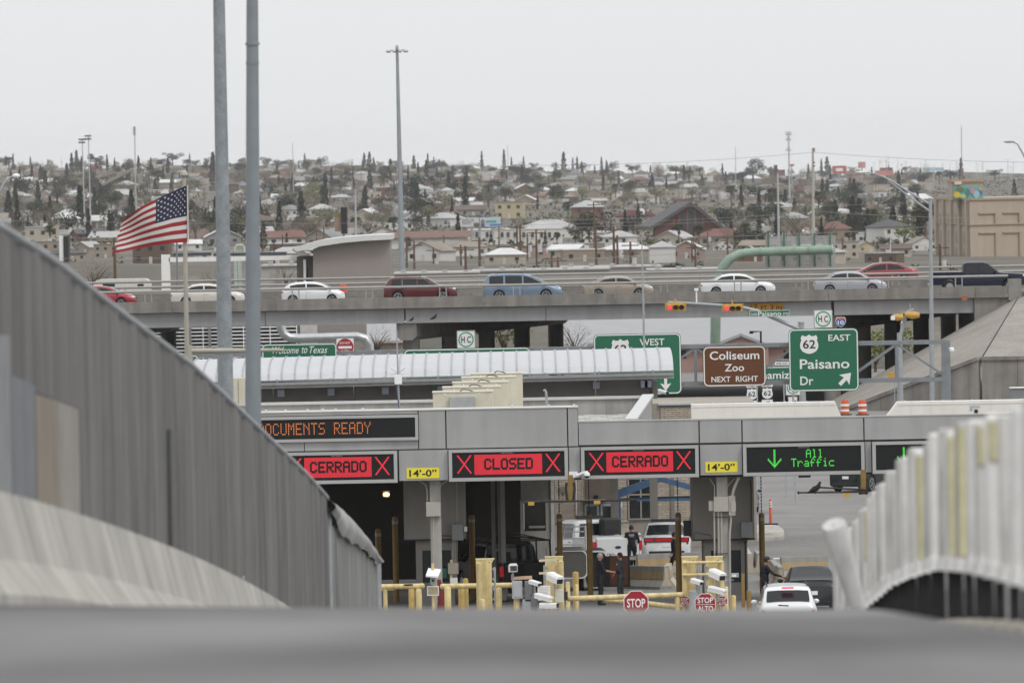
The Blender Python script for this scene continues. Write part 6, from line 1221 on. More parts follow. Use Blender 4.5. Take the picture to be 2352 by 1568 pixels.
# pickups
def pickup(label, pm, L=5.9, W=2.0, H=1.92, grp=None, rack=False, lightbar=False):
    cab0, cab1 = 2.0, 4.1; t = thing('pickup_truck', label, 'pickup', (0, 0, 0), grp); LOCAL.add(t.name); tp = [(cab0, 1.2), (cab0 + .03, 1.22), (cab0 + .1, H - .05), (cab0 + .3, H), (3.3, H), (3.6, H - .07), (4.35, 1.25), (4.7, 1.22), (L - .3, 1.16), (L - .06, 1.08), (L, .8)]
    xs = [cab0 + (L - cab0) * i / 40 for i in range(41)]; b = MB(); n = 0; secs = []; wh = (1.15, L - 1.0); R = .4
    for x in xs:
        a = interp(tp, x); h = W / 2 * (1 if x < L - .4 else .9 + .1 * (L - x) / .4); bl = min(1.2, a - .015); sill = .42
        for wx in wh:
            if abs(x - wx) < R * 1.15: sill = max(sill, R + math.sqrt((R * 1.15) ** 2 - (x - wx) ** 2))
        r = h * .96 - .2 * max(0, a - bl); sec = [(0, .45), (h * .9, sill), (h, sill + .03), (h, bl - .1), (h * .96, bl)] + ([(r, a - .08), (r - .08, a - .01), (0, a + .01)] if a - bl > .1 else [(h * .9, a - .01), (h * .6, a), (0, a + .02)]); secs.append(sec)
    n = 8
    for x, sec in zip(xs, secs):
        for s_ in (1, -1): b.v += [(x, s_ * y, z) for y, z in sec]
    for i in range(len(xs) - 1):
        for j in range(n - 1): b.f.append((i*16+j, (i+1)*16+j, (i+1)*16+j+1, i*16+j+1)); b.f.append((i*16+8+j, i*16+8+j+1, (i+1)*16+8+j+1, (i+1)*16+8+j))
    for i in (0, len(xs) - 1): b.f.append(tuple(i*16+j for j in range(8))); b.f.append(tuple(i*16+8+j for j in range(7, -1, -1)))
    b.build('cab', pm, t, True, 32)
    for s_ in (1, -1):                                    # bed sides with wheel arch
        pts = []; N = 20
        for i in range(N + 1):
            x = cab0 * i / N - 0.0; z = .5
            if abs(x - 1.15) < R * 1.15: z = max(z, R + math.sqrt((R * 1.15) ** 2 - (x - 1.15) ** 2))
            pts.append((x, z))
        w = MB(); y0, y1 = s_ * W / 2 * .99, s_ * (W / 2 - .1)
        for x, z in pts: w.v += [(x, y0, z), (x, y0, 1.3), (x, y1, 1.3), (x, y1, z)]
        w.f = [(4*i+j, 4*i+(j+1) % 4, 4*i+4+(j+1) % 4, 4*i+4+j) for i in range(N) for j in range(4)] + [(0, 1, 2, 3), (4*N+3, 4*N+2, 4*N+1, 4*N)]; w.build('bed_side', pm, t)
        for x0, x1 in ((2.2, 2.98), (3.08, 4.02)):
            ws_ = MB(); q = [(x0, 1.25), (x1, 1.25), (min(x1, 3.62 + .0), H - .14), (x0 + (.06 if x0 < 2.5 else 0), H - .14)]; ws_.add([(x, s_ * (W/2*.96 - .2 * (z - 1.2) + .012), z) for x, z in q], [(0, 1, 2, 3)]); ws_.build('side_window', TINT, t)
            MB().box(x0 + .02, x0 + .2, s_ * (W/2) - .01, s_ * (W/2) + .025, 1.08, 1.12).build('door_handle', CHROME, t)
        MB().box(-.03, .05, s_ * (W/2 - .22) - (.0 if s_ > 0 else -.0), s_ * (W/2 + .003), .82, 1.18).build('taillight', TAIL, t); MB().sphere((L - .1, s_ * W * .4, 1.0), .17, 10, 6, (.8, .8, .6)).build('headlight', HEADL, t, True); MB().sphere((4.05, s_ * (W/2 + .12), 1.32), .13, 8, 6, (.5, 1, 1)).build('side_mirror', pm, t, True)
        for wx in wh:
            wo = MB().tube([(wx, s_ * (W/2 - .27), R), (wx, s_ * (W/2 - .25), R), (wx, s_ * (W/2 - .05), R), (wx, s_ * (W/2 - .03), R)], [R*.92, R, R, R*.94], 22).build('wheel', TYRE, t, True); MB().tube([(wx, s_ * (W/2 - .06), R), (wx, s_ * (W/2 - .02), R)], R*.58, 16).build('rim', RIM, wo, True)
    MB().cbox(-.06, .02, -W/2*.86, W/2*.86, .62, 1.3, .015).build('tailgate', pm, t); MB().box(-.03, cab0, -W/2*.9, W/2*.9, .55, .62).build('bed_floor', TRIM, t); MB().box(-.2, -.05, -W/2*.95, W/2*.95, .46, .6).build('rear_bumper', CHROME if not rack else TRIM, t); MB().box(L - .02, L + .1, -W/2*.9, W/2*.9, .45, .65).build('front_bumper', CHROME, t)
    MB().box(L - .03, L + .03, -W*.32, W*.32, .75, 1.02).build('grille', TRIM, t)
    w = MB(); w.add([(cab0 + .035, -.72, 1.3), (cab0 + .035, .72, 1.3), (cab0 + .085, .66, H - .13), (cab0 + .085, -.66, H - .13)], [(0, 1, 2, 3)]); w.v = [(x - .02, y, z) for x, y, z in w.v]; w.build('rear_window', TINT, t)
    w = MB(); w.add([(4.3, -.82, 1.32), (4.3, .82, 1.32), (3.66, .7, H - .07), (3.66, -.7, H - .07)], [(0, 1, 2, 3)]); w.v = [(x + .03, y, z + .02) for x, y, z in w.v]; w.build('windscreen', WSH, t)
    if rack:
        for s_ in (1, -1):
            y = s_ * (W/2 - .12); MB().tube([(.15, y, 1.3), (.3, y, 2.02), (5.0, y, 2.02)], .03, 6).build('rack_rail', TRIM, t, True); MB().tube([(.3, y, 2.02), (5.0, y, 2.12)], .02, 6).build('rack_rail', TRIM, t); MB().tube([(1.9, y, 1.3), (1.95, y, 2.02)], .03, 6).build('rack_leg', TRIM, t)
        for x in (.3, 1.6, 3.2, 5.0): MB().tube([(x, -W/2 + .12, 2.02), (x, W/2 - .12, 2.02)], .025, 6).build('rack_bar', TRIM, t)
        MB().box(1.0, 1.4, .3, .8, 1.3, 1.62).build('tool_box', TRIM, t)
    if lightbar: MB().box(2.6, 2.9, -.5, .5, H + .02, H + .14).build('light_bar', TRIM, t); MB().cbox(1.55, 1.98, -.85, -.05, 1.36, 2.0, .08).build('gear_stack', TRIM, t); MB().box(.05, 1.1, -.85, .85, 1.26, 1.36).build('bed_cover', pm, t)
    return t
put(pickup('dark navy crew cab pickup at the right end of the overpass', paint('navy', (.008, .012, .03)), 6.0, grp='cars on the overpass'), 6.0, 2246, CYY, CZ_, 0, 680)
t = pickup('white police pickup parked behind the brown posts with its tailgate toward us', paint('white', (.70, .71, .72)), lightbar=True); put(t, 5.9, 1349, 324.6, terr(0, 325) + .012, math.radians(112), 1230); text('K55339', TRIM, t, 0, .42, 0, .07, 0, 'fleet_number'); o = [c for c in t.children if c.name.startswith('fleet_number')][0]; o.rotation_euler = (0, 0, -math.pi/2); o.location = (-.075, .82, .66)
MB().sphere((-.065, 0, .95), .1, 12, 6, (.15, 1.3, .6)).build('oval_badge', M('badge_blue', (.02, .04, .1), .3), t)
put(pickup('black pickup with pipe rack in the shade behind the yellow pillar', paint('black', (.008, .008, .009)), rack=True), 5.9, 1158, 295, .012, math.radians(106), 1320)
# rear seen cars on the ground
t = suv('white suv seen from behind waiting at the open lane', paint('white', (.70, .71, .72)), 4.45, 1.82, 1.72, None, rr=(.8, 2.5)); put(t, 4.45, 1805, 265.4, .02, math.radians(90), 1370); MB().box(.16, .3, -.18, .18, 1.64, 1.68).build('brake_light', glow('brake_pink', (1, .08, .2), .9), t); MB().tube([(.12, -.03, 1.06), (.05, .0, 1.12), (.06, .3, 1.14)], .02, 5).build('rear_wiper', TRIM, t)
put(sedan('dark grey sedan beside the officer in a cap', paint('graphite', (.03, .032, .036)), 4.5, 1.78, 1.47, None), 4.5, 1861, 281.8, .02, math.radians(90), 1340)
t = sedan('white police sedan with wide red tail lamp behind the jersey barrier', paint('white', (.70, .71, .72)), 5.0, 1.9, 1.48, None, name='police_sedan'); put(t, 5.0, 1528, 331.5, terr(0, 330) + .012, math.radians(90), 1230); MB().box(-.03, .05, -.88, .88, .80, .98).build('tail_panel', TRIM, t)
for y0, y1 in ((-.84, -.5), (-.44, .44), (.5, .84)): MB().box(-.04, .0, y0, y1, .83, .95).build('tail_lamp', TAIL, t)
MB().box(2.2, 2.5, -.55, .55, 1.49, 1.6).build('light_bar', TRIM, t)
put(suv('dark suv ahead in the queue under the overpass', paint('charcoal', (.02, .02, .022)), 4.9, 1.95, 1.82, None), 4.9, 1578, 500, -.48, math.radians(90), 930); put(suv('silver suv with red brake lights at the queue under the overpass', paint('silver', (.36, .37, .40)), 4.7, 1.9, 1.75, None), 4.7, 1572, 487, -.48, math.radians(90), 930)
put(sedan('dark blue car peeking from behind the right booth', paint('navy2', (.02, .03, .10)), 4.6, 1.8, 1.47, None), 4.6, 1690, 375, -.48, math.radians(84), 1130); put(suv('dark green vehicle partly hidden behind the right lane display', paint('darkgreen', (.015, .02, .02)), 4.7, 1.9, 1.7, None), 4.7, 1992, 399, -.48, math.radians(62), 1090)
# ================================================================ people
SKIN = M('skin', (.42, .22, .15), .6, var=.06, scale=20); UNI = M('navy_uniform', (.012, .014, .02), .8, var=.2, scale=12); HAIRD = M('hair_dark', (.02, .015, .012), .7); HAIRG = M('hair_grey', (.30, .29, .28), .7); GREYC = M('grey_overall', (.035, .037, .042), .8, var=.2, scale=10); BOOT = M('boot_black', (.01, .01, .01), .5)
def person(label, pos, rz, H=1.78, pose=None, uni=UNI, hair=HAIRD, cap=False, back=None, chest=None, lean=(0, 0), belt=True, short=False):
    J = dict(pel=(0,0,.95), chest=(0,.0,1.30), neck=(0,0,1.5), head=(0,.025,1.65), sl=(-.19,0,1.43), sr=(.19,0,1.43), el=(-.27,-.03,1.15), er=(.27,-.03,1.15), wl=(-.28,.06,.90), wr=(.28,.06,.90), hl=(-.095,0,.93), hr=(.095,0,.93), kl=(-.11,.03,.50), kr=(.11,.03,.50), al=(-.12,-.02,.09), ar=(.12,-.02,.09))
    J.update(pose or {}); J = {k_: Vector(v) for k_, v in J.items()}; b = MB()
    def cap_(a, c, r0, r1): b.tube([a, a.lerp(c, .5), c], [r0, (r0 + r1) / 2, r1], 10); b.sphere(a, r0, 10, 6); b.sphere(c, r1, 10, 6)
    up = (J['chest'] - J['pel'])
    b.sphere(J['pel'], .17, 12, 8, (1.0, .72, .8)); b.sphere(J['pel'].lerp(J['chest'], .45), .16, 12, 8, (1.0, .72, 1.1)); b.sphere(J['chest'], .185, 12, 8, (1.05, .7, .95)); cap_(J['sl'], J['sr'], .075, .075); cap_(J['chest'], J['neck'], .1, .06); cap_(J['neck'], J['head'] - Vector((0, .01, .05)), .058, .055)
    b.sphere(J['head'], .105, 14, 10, (.84, .98, 1.18)); hd = J['head']; b.sphere(hd + Vector((0, .10, -.015)), .02, 8, 6, (.8, 1, 1.2))
    for s_ in (-1, 1): b.sphere(hd + Vector((s_ * .092, 0, -.005)), .025, 8, 6, (.5, .8, 1.3))
    for s_ in 'lr':
        cap_(J['s'+s_], J['e'+s_], .064, .048); cap_(J['e'+s_], J['w'+s_], .047, .034); cap_(J['h'+s_], J['k'+s_], .098, .066); cap_(J['k'+s_], J['a'+s_], .066, .048); cap_(J['a'+s_] + Vector((0, -.02, -.035)), J['a'+s_] + Vector((0, .17, -.05)), .048, .038)
    me = b.mesh('body'); ob = bpy.data.objects.new('person', me); COL.objects.link(ob)
    md = ob.modifiers.new('r', 'REMESH'); md.mode = 'VOXEL'; md.voxel_size = .02; sm = ob.modifiers.new('s', 'SMOOTH'); sm.iterations = 3; sm.factor = .5
    dg = bpy.context.evaluated_depsgraph_get(); dg.update(); m2 = bpy.data.meshes.new_from_object(ob.evaluated_get(dg)); ob.modifiers.clear()
    vs = [tuple(v.co) for v in m2.vertices]; fs = [tuple(p.vertices) for p in m2.polygons]; nb = len(fs); hb = MB(); hb.v = vs; hb.f = fs
    for s_ in 'lr':                                       # hands with palm, four fingers and a thumb
        w_, e_ = J['w'+s_], J['e'+s_]; d = (w_ - e_).normalized(); sd_ = Vector((1, 0, 0)) if abs(d.x) < .7 else Vector((0, 1, 0)); sd_ = (sd_ - d * sd_.dot(d)).normalized(); nn = d.cross(sd_); q = w_ + d * .02
        hb.tube([q - d * .02, q + d * .03, q + d * .085], [.03, .038, .036], 8)
        for i, (o, l) in enumerate(((-.028, .062), (-.01, .075), (.01, .07), (.027, .055))): a = q + d * .08 + sd_ * o; hb.tube([a, a + d * l * .5 + nn * .006, a + d * l * .85 + nn * .025], [.010, .0095, .007], 6)
        a = q + d * .02 + sd_ * .034; hb.tube([a, a + d * .03 + sd_ * .02, a + d * .06 + sd_ * .024 + nn * .01], [.012, .011, .008], 6)
    mesh = bpy.data.meshes.new('person'); mesh.from_pydata(hb.v, [], hb.f)
    bmm = bmesh.new(); bmm.from_mesh(mesh); bmesh.ops.recalc_face_normals(bmm, faces=bmm.faces[:]); bmm.to_mesh(mesh); bmm.free()
    for m_ in (uni, SKIN, BOOT): mesh.materials.append(m_)
    mesh.shade_smooth()
    for i, p in enumerate(mesh.polygons):
        c = p.center; mi = 0
        if i >= nb: mi = 1
        elif (c - hd).length < .17 and c.z > J['neck'].z + .02: mi = 1
        elif min((c - J['wl']).length, (c - J['wr']).length) < .05: mi = 1
        elif short and min(min((c - J['w'+q]).length for q in 'lr'), min((c - J['e'+q].lerp(J['w'+q], .5)).length for q in 'lr')) < .11 and c.z > 1.0: mi = 1
        elif min((c - J['al']).length, (c - J['ar']).length) < .2 and c.z < min(J['al'].z, J['ar'].z) + .1: mi = 2
        p.material_index = mi
    ob.data = mesh; tag(ob, label, 'person'); s_ = H / 1.78; ob.scale = (s_, s_, s_); ob.location = pos; ob.rotation_euler = (0, 0, rz)
    def child(mb, nm, mat):
        o = bpy.data.objects.new(nm, mb.mesh(nm, mat, (0, 0, 0), True)); COL.objects.link(o); o.parent = ob; return o
    hm = MB(); n = 14
    for i in range(7):
        a = math.pi * .62 * i / 6
        for j in range(n):
            t_ = 2 * math.pi * j / n; fr = math.sin(t_); rr = .112; z = hd.z + rr * 1.17 * math.cos(a); y = hd.y + rr * math.sin(a) * fr - .004; 
            if fr > .3 and a > 1.0: z = max(z, hd.z + .055); y = min(y, hd.y + .085)
            hm.v.append((hd.x + rr * .86 * math.sin(a) * math.cos(t_), y, z))
    for i in range(6):
        for j in range(n): hm.f.append((i*n+j, (i+1)*n+j, (i+1)*n+(j+1) % n, i*n+(j+1) % n))
    child(hm, 'hair', hair)
    for s2 in (-1, 1): child(MB().sphere(hd + Vector((s2 * .033, .092, .012)), .012, 8, 6, (1.2, .6, .7)), 'eye', HAIRD)
    child(MB().sphere(hd + Vector((0, .092, -.058)), .02, 8, 6, (1.2, .4, .3)), 'mouth', M('lips', (.25, .09, .07), .6))
    if belt: child(MB().tube([J['pel'] + Vector((0, 0, .03)), J['pel'] + Vector((0, 0, .09))], .0, 4), 'belt_core', BOOT); bpy.data.objects.remove(ob.children[-1]); bb = MB().tube([J['pel'] + Vector((0, 0, .03)), J['pel'] + Vector((0, 0, .09))], .178, 16); bb.v = [(x, J['pel'].y + (y - J['pel'].y) * .76, z) for x, y, z in bb.v]; child(bb, 'duty_belt', BOOT); child(MB().box(.15, .2, -.06, .02, .72, .95), 'holster', BOOT)
    if cap:
        cm = MB().sphere(hd + Vector((0, -.005, .045)), .115, 14, 8, (.9, 1.0, .85)); cm.v = [(x, y, max(z, hd.z + .035)) for x, y, z in cm.v]; child(cm, 'cap', BOOT); child(MB().box(hd.x - .07, hd.x + .07, hd.y + .09, hd.y + .19, hd.z + .035, hd.z + .05), 'cap_peak', BOOT)
    if back:
        vs, fs, ax, bx, ay, by = text_mesh(back, .01); w = .2; sc = w / (bx - ax); y0 = J['chest'].y - .138
        child(MB().add([(w/2 - (bx - x) * sc * 1.0 if False else -(w/2) + (x - ax) * sc, y0 - z * .3, 1.36 + (y - ay) * sc * 1.25) for x, y, z in vs], fs), 'police_lettering', WHITE); child(MB().box(-.08, .08, y0 - .004, y0, 1.325, 1.335), 'lettering_line', WHITE)
    if chest: child(MB().box(.03, .1, .118, .128, 1.33, 1.36), 'chest_badge', WHITE)
    child(MB().box(-.262, -.25, -.03, .03, 1.33, 1.4), 'shoulder_patch', STEEL)
    return ob
def gpt(x, Y, y): return Vector((PX(x, Y, y), Y, terr(0, Y) + .014))
person('officer in dark uniform walking away with POLICE on the back', gpt(1451, 322, 1260), 0, 1.74, dict(al=(-.1, -.12, .1), kl=(-.11, -.02, .5), ar=(.11, .12, .09), kr=(.12, .1, .5), wl=(-.3, .02, .9), er=(.29, .02, 1.15), wr=(.26, .2, 1.05)), back='POLICE')
person('grey haired officer in short sleeves shaking hands in the courtyard', gpt(1378, 287.8, 1330), math.radians(-78), 1.78, dict(er=(.26, .1, 1.18), wr=(.2, .38, 1.12), wl=(-.25, .08, .92)), hair=HAIRG, short=True)
person('dark haired man in grey overalls facing the grey haired officer', gpt(1426, 288.6, 1330), math.radians(62), 1.74, dict(er=(.25, .08, 1.17), wr=(.16, .32, 1.1), el=(-.26, -.05, 1.16), wl=(-.2, .14, 1.02)), uni=GREYC, belt=False)
person('officer striding right, half hidden by a brown chained post', gpt(1549, 311, 1290), math.radians(-80), 1.76, dict(al=(-.1, -.36, .12), kl=(-.11, -.12, .52), ar=(.1, .32, .09), kr=(.11, .2, .52), wl=(-.26, .18, .95), wr=(.26, -.14, .95)))
person('officer in a black cap reaching toward the dark sedan', gpt(1757, 282.3, 1350), math.radians(-72), 1.8, dict(er=(.3, .2, 1.2), wr=(.28, .52, 1.1), wl=(-.24, .12, .95), chest=(0, .03, 1.3), neck=(0, .05, 1.49), head=(0, .09, 1.64)), cap=True, chest=True)
# ================================================================ buildings just behind the overpass
def flatbox(t, nm, mat, x0, y0, x1, y1, Y, dep): return B(nm, mat, t, x0, y0, x1, y1, Y, dep)
Y = 626; t = thing('louvred_building', 'dark building with white horizontal louvres seen under the left of the overpass', 'building', (PX(500, Y), Y, -.5)); flatbox(t, 'wall', M('louvre_dark', (.035, .04, .042), .5), 250, 735, 684, 860, Y, 8)
for i in range(13): flatbox(t, 'louvre', WHITE, 248, 744 + i*8.4, 683, 746.6 + i*8.4, Y - .35, .3)
for x in (300, 374, 467, 560, 621, 682): flatbox(t, 'mullion', WHITE, x - 1, 742, x + 1, 860, Y - .4, .04)
for x, m_ in ((378, 'b'), (400, 'b'), (437, 'g'), (482, 'g')): flatbox(t, 'post', M('rust_post', (.16, .075, .04), .8) if m_ == 'b' else EGREY, x - 3, 740, x + 3, 860, Y - .7, .2)
t = thing('tan_annex', 'plain taupe annex wall right of the louvred building', 'building', (PX(740, 640), 640, -.5)); flatbox(t, 'wall', M('taupe_wall', (.26, .235, .215), .9, var=.05), 686, 725, 840, 860, 640, 6); flatbox(t, 'pale_bay', M('pale_bay', (.5, .48, .45), .9), 690, 742, 730, 860, 639.9, .1)
t = thing('silver_duct', 'fat silver ventilation duct with elbow under the overpass', 'duct', P(740, 790, 612)); k = 612 / F; GALV = M('duct_silver', (.46, .48, .49), .35, .6, var=.12, scale=2)
MB().tube([P(643, 730, 612), P(645, 752, 612), P(652, 768, 612), P(666, 776, 612), P(690, 777, 612), P(820, 773, 612), P(840, 778, 612), P(848, 792, 612), P(850, 830, 612)], 10.5*k, 14).build('duct', GALV, t, True)
for x in (700, 726, 755, 790, 818): MB().tube([P(x - .6, 777 - (x-690)*.03, 612), P(x + .6, 777 - (x-690)*.03, 612)], 11.2*k, 14).build('seam_band', GALV, t, True)
RW = M('roof_white', (.33, .335, .345), .8, var=.04, scale=.5, bump=.3); PINK = M('pink_wall', (.36, .24, .20), .9, var=.06)
def shed(label, x0, x1, ye, yr, Y, dep, wall, roof, yb=870, gable=None):
    t = thing('warehouse', label, 'building', (PX((x0+x1)/2, Y), Y, -.5)); a, b_ = PX(x0, Y, ye), PX(x1, Y, ye); ze, zr = PZ((x0+x1)/2, ye, Y), PZ((x0+x1)/2, yr, Y + dep)
    MB().box(a, b_, Y, Y + dep * 2 - .1, -.5, ze - .02).build('wall', wall, t); MB().prismx([(Y - .4, ze - .1), (Y - .4, ze), (Y + dep, zr), (Y + 2*dep, ze), (Y + 2*dep, ze - .1)], a - .3, b_ + .3).build('roof', roof, t); MB().box(a - .3, b_ + .3, Y - .5, Y - .405, ze - .18, ze + .02).build('gutter', M('gutter_pale', (.45, .42, .37), .7), t)
    if gable:
        for gx0, gxm, gx1, gy in gable:
            q = [(PX(gx0, Y - 1.5, ye), PZ(gx0, ye + 3, Y - 1.5)), (PX(gx1, Y - 1.5, ye), PZ(gx1, ye + 3, Y - 1.5)), (PX(gxm, Y - 1.5, ye), PZ(gxm, gy, Y - 1.5))]; MB().prism(q, Y - 1.5, Y + 3).build('gable', wall, t)
            for i_ in (0, 1): e0, e1 = Vector((q[i_][0], Y - .2, q[i_][1] + .1)), Vector((q[2][0], Y - .2, q[2][1] + .1)); MB().bar(e0, e1, 3.2, .2, up=(0, 0, 1)).build('gable_roof', roof, t)
            MB().box(q[0][0], q[1][0], Y - 1.4, Y, -.5, q[0][1]).build('gable_wall', wall, t)
    for x in range(int(x0) + 20, int(x1) - 20, 60):
        flatbox(t, 'window', GLASS, x, ye + 12, x + 16, ye + 30, Y - .03, .05)
    return t
shed('long white roofed pink building seen under the overpass behind the green signs', 1300, 1925, 793, 706, 640, 16, PINK, RW, gable=[(1640, 1702, 1765, 772), (1352, 1392, 1430, 782)]); shed('white roofed building behind the bare tree left of the pier', 836, 925, 782, 712, 660, 14, M('buff_wall', (.42, .36, .3), .9), RW)
t = thing('yard_lamp', 'black angled yard lamp arm before the white roof', 'lamp', P(1748, 800, 600)); MB().tube([P(1748, 830, 600), P(1747.5, 761, 600), P(1722, 762, 600)], .07, 6).build('arm', BLACK, t); MB().box(*sorted((PX(1721, 600, 762), PX(1730, 600, 762))), 599.8, 600.2, PZ(1725, 766, 600), PZ(1725, 762, 600)).build('lamp_head', BLACK, t)
# taupe building with curved white roof
Y = 690; t = thing('curved_roof_building', 'taupe block with curved white roof above the overpass', 'building', (PX(800, Y), Y, terr(0, Y))); TP = M('taupe_stucco', (.285, .255, .235), .9, var=.03, scale=.6)
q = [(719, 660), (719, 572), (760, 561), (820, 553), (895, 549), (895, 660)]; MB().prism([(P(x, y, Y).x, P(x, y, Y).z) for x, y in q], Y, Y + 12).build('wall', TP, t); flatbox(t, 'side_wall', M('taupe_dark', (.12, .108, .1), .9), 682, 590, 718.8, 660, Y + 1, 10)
up = [(672, 570), (700, 561), (740, 551), (790, 544.5), (840, 540.5), (901, 538)]; lo = [(901, 550), (840, 553), (790, 557.5), (740, 565), (700, 574), (682, 578)]; MB().prism([(P(x, y, Y - 1).x, P(x, y, Y - 1).z) for x, y in up + lo], Y - 1, Y + 13).build('curved_roof', M('roof_fascia', (.6, .6, .585), .6, var=.05), t)
for o in (0, 8, 16): MB().tube([P(672 + o, 572 - o*.2, Y), P(690 + o*.8, 584, Y)], .12, 6).build('strut', WHITE, t)
flatbox(t, 'door', GLASS, 701, 614, 707, 650, Y + .95, .04); flatbox(t, 'white_column', WHITE, 697, 596, 703, 660, Y + .7, .2)
t = thing('white_canopy', 'white flat canopy beam on a pillar behind the flagpole', 'canopy', (PX(385, 700), 700, terr(0, 700))); flatbox(t, 'beam', WHITE, 388, 589, 706, 599, 700, 3); flatbox(t, 'pillar', WHITE, 371, 585, 391, 690, 700, 1.2); flatbox(t, 'solar_panel', M('solar_dark', (.06, .065, .075), .3), 396, 580.5, 484, 588, 700.3, 2.4); flatbox(t, 'solar_panel', M('solar_dark', (.06, .065, .075), .3), 490, 580, 658, 587, 700.3, 2.4); flatbox(t, 'pillar', M('celadon_pillar', (.4, .48, .42), .7), 547, 599, 556, 690, 700, .8); flatbox(t, 'pillar', M('celadon_pillar', (.4, .48, .42), .7), 566, 599, 574, 690, 702, .8)
t = thing('green_pipe_vent', 'pale green bent vent pipe above the white canopy', 'pipe', P(555, 575, 720)); MB().tube([P(541, 660, 720), P(541, 570, 720), P(544, 564, 720), P(556, 563, 720), P(560, 568, 720), P(560, 590, 720)], .13, 8).build('pipe', M('celadon_pillar', (.4, .48, .42), .7), t, True)
t = thing('trailer_home', 'white recreational trailer behind the overpass at left', 'trailer', (PX(290, 720), 720, terr(0, 720))); a, b_, c, d_ = rect(215, 641, 345, 690, 720); MB().prism(rrect(a, b_, c, d_, .5), 720, 723).build('body', M('trailer_white', (.62, .6, .56), .6), t, True)
for x in (236, 250, 316): flatbox(t, 'window', GLASS, x, 652, x + 14, 659, 719.95, .04)
LW = M('long_wall_pale', (.38, .365, .345), .9, var=.1, scale=.3)
for i, (x0, x1, y0, Y, lb) in enumerate(((905, 1100, 629, 760, 'low pale flat roofed shed right of the curved roof block'), (1085, 1400, 622, 800, 'long low pale wall building behind the maroon suv and minivan'), (1290, 1520, 615, 840, 'low white flat roof building behind the tan sedan'), (1490, 1660, 621, 780, 'pale low building left of the green cantilever'), (600, 690, 612, 780, 'low white building between the tall poles and the taupe block'))):
    t = thing('low_building', lb, 'building', (PX((x0+x1)/2, Y), Y, terr(0, Y))); flatbox(t, 'wall', LW, x0, y0, x1, y0 + 70, Y, 14); flatbox(t, 'roof_edge', LW, x0 - 2, y0 - 3, x1 + 2, y0, Y - .2, 14.4)
    for x in range(x0 + 15, x1 - 20, 48): flatbox(t, 'roof_unit', STEEL, x, y0 - 9 - (x % 4), x + 12, y0 - 3.1, Y + 3, 1.2)
# ================================================================ tan deco building at the right
TANB = M('tan_deco', (.40, .335, .265), .9, var=.05, scale=.25, streak=.06); TAND = M('tan_trim', (.36, .27, .19), .9, var=.05)
Y = 1700; C_, L_, R_ = P(2228, 500, 1700), P(2148, 500, 1790), P(2560, 500, 1730); zt_, zb_ = PZ(2228, 457, 1700), terr(100, 1700) - 2
t = thing('deco_building', 'large tan stucco block with panelled walls at the right edge', 'building', (C_.x, C_.y, zb_)); bk = Vector((R_.x, R_.y + 60, 0)); bk2 = Vector((L_.x + 40, L_.y + 60, 0))
def walls(nm, pl, z0, z1, mat): n = len(pl); MB().add([(p.x, p.y, z0) for p in pl] + [(p.x, p.y, z1) for p in pl], [(i, (i+1) % n, (i+1) % n + n, i + n) for i in range(n)] + [tuple(range(n, 2*n))]).build(nm, mat, t)
walls('wall', [C_, R_, bk, bk2, L_], zb_, zt_, TANB)
def onface(P0, P1, u0, u1, z0, z1, nm, mat, out=.25):
    d = (P1 - P0); d.z = 0; nn = Vector((d.y, -d.x, 0)).normalized(); nn = nn if nn.y < 0 else -nn; a, b_ = P0 + d*u0, P0 + d*u1
    MB().add([(q.x + nn.x*o, q.y + nn.y*o, z) for q in (a, b_) for o in (-.1, out) for z in (z0, z1)], [(0,1,3,2),(4,6,7,5),(0,4,5,1),(2,3,7,6),(1,5,7,3),(0,2,6,4)]).build(nm, mat, t)
zz = lambda y: PZ(2300, y, 1705)
for u0 in (.055, .22, .385, .55):
    for ya, yb in ((488, 512), (533, 600)):
        onface(C_, R_, u0, u0 + .11, zz(ya + 2.5), zz(ya), 'panel_frame', TAND, .35); onface(C_, R_, u0 + .107, u0 + .115, zz(yb), zz(ya), 'panel_frame', TAND, .35)
onface(C_, R_, 0, 1, zz(516), zz(514), 'string_course', TAND, .3); onface(C_, R_, 0, 1, zt_ - .3, zt_ + .15, 'coping', TAND, .3); onface(L_, C_, 0, 1, zz(516), zz(514), 'string_course', TAND, .3); onface(L_, C_, 0, 1, zt_ - .35, zt_ + .15, 'coping', TAND, .3)
for u in (.15, .38, .6, .82):
    for ya, yb in ((492, 512), (532, 560), (570, 590)): onface(L_, C_, u, u + .07, zz(yb), zz(ya), 'window', M('deco_window', (.12, .09, .07), .4), .12)
for u in (.05, .27, .49, .72, .93): onface(L_, C_, u, u + .05, zb_, zt_ - .4, 'pilaster', TANB, .6)
tw = [P(2184, 440, 1715), P(2258, 440, 1715)]; a, b_ = tw[0].x, tw[1].x; MB().box(a, b_, 1715, 1727, zt_ - .2, PZ(2220, 413, 1715)).build('tower', TANB, t); flatbox(t, 'tower_coping', TAND, 2182, 412, 2260, 418, 1714.6, 12.8); flatbox(t, 'round_sign', M('oval_pale', (.6, .55, .45), .7), 2192, 417, 2209, 424, 1714.4, .2)
mur = flatbox(t, 'mural_panel', M('mural_teal', (.12, .35, .35), .7, var=.1), 2190, 428, 2258, 457, 1714.7, .2)
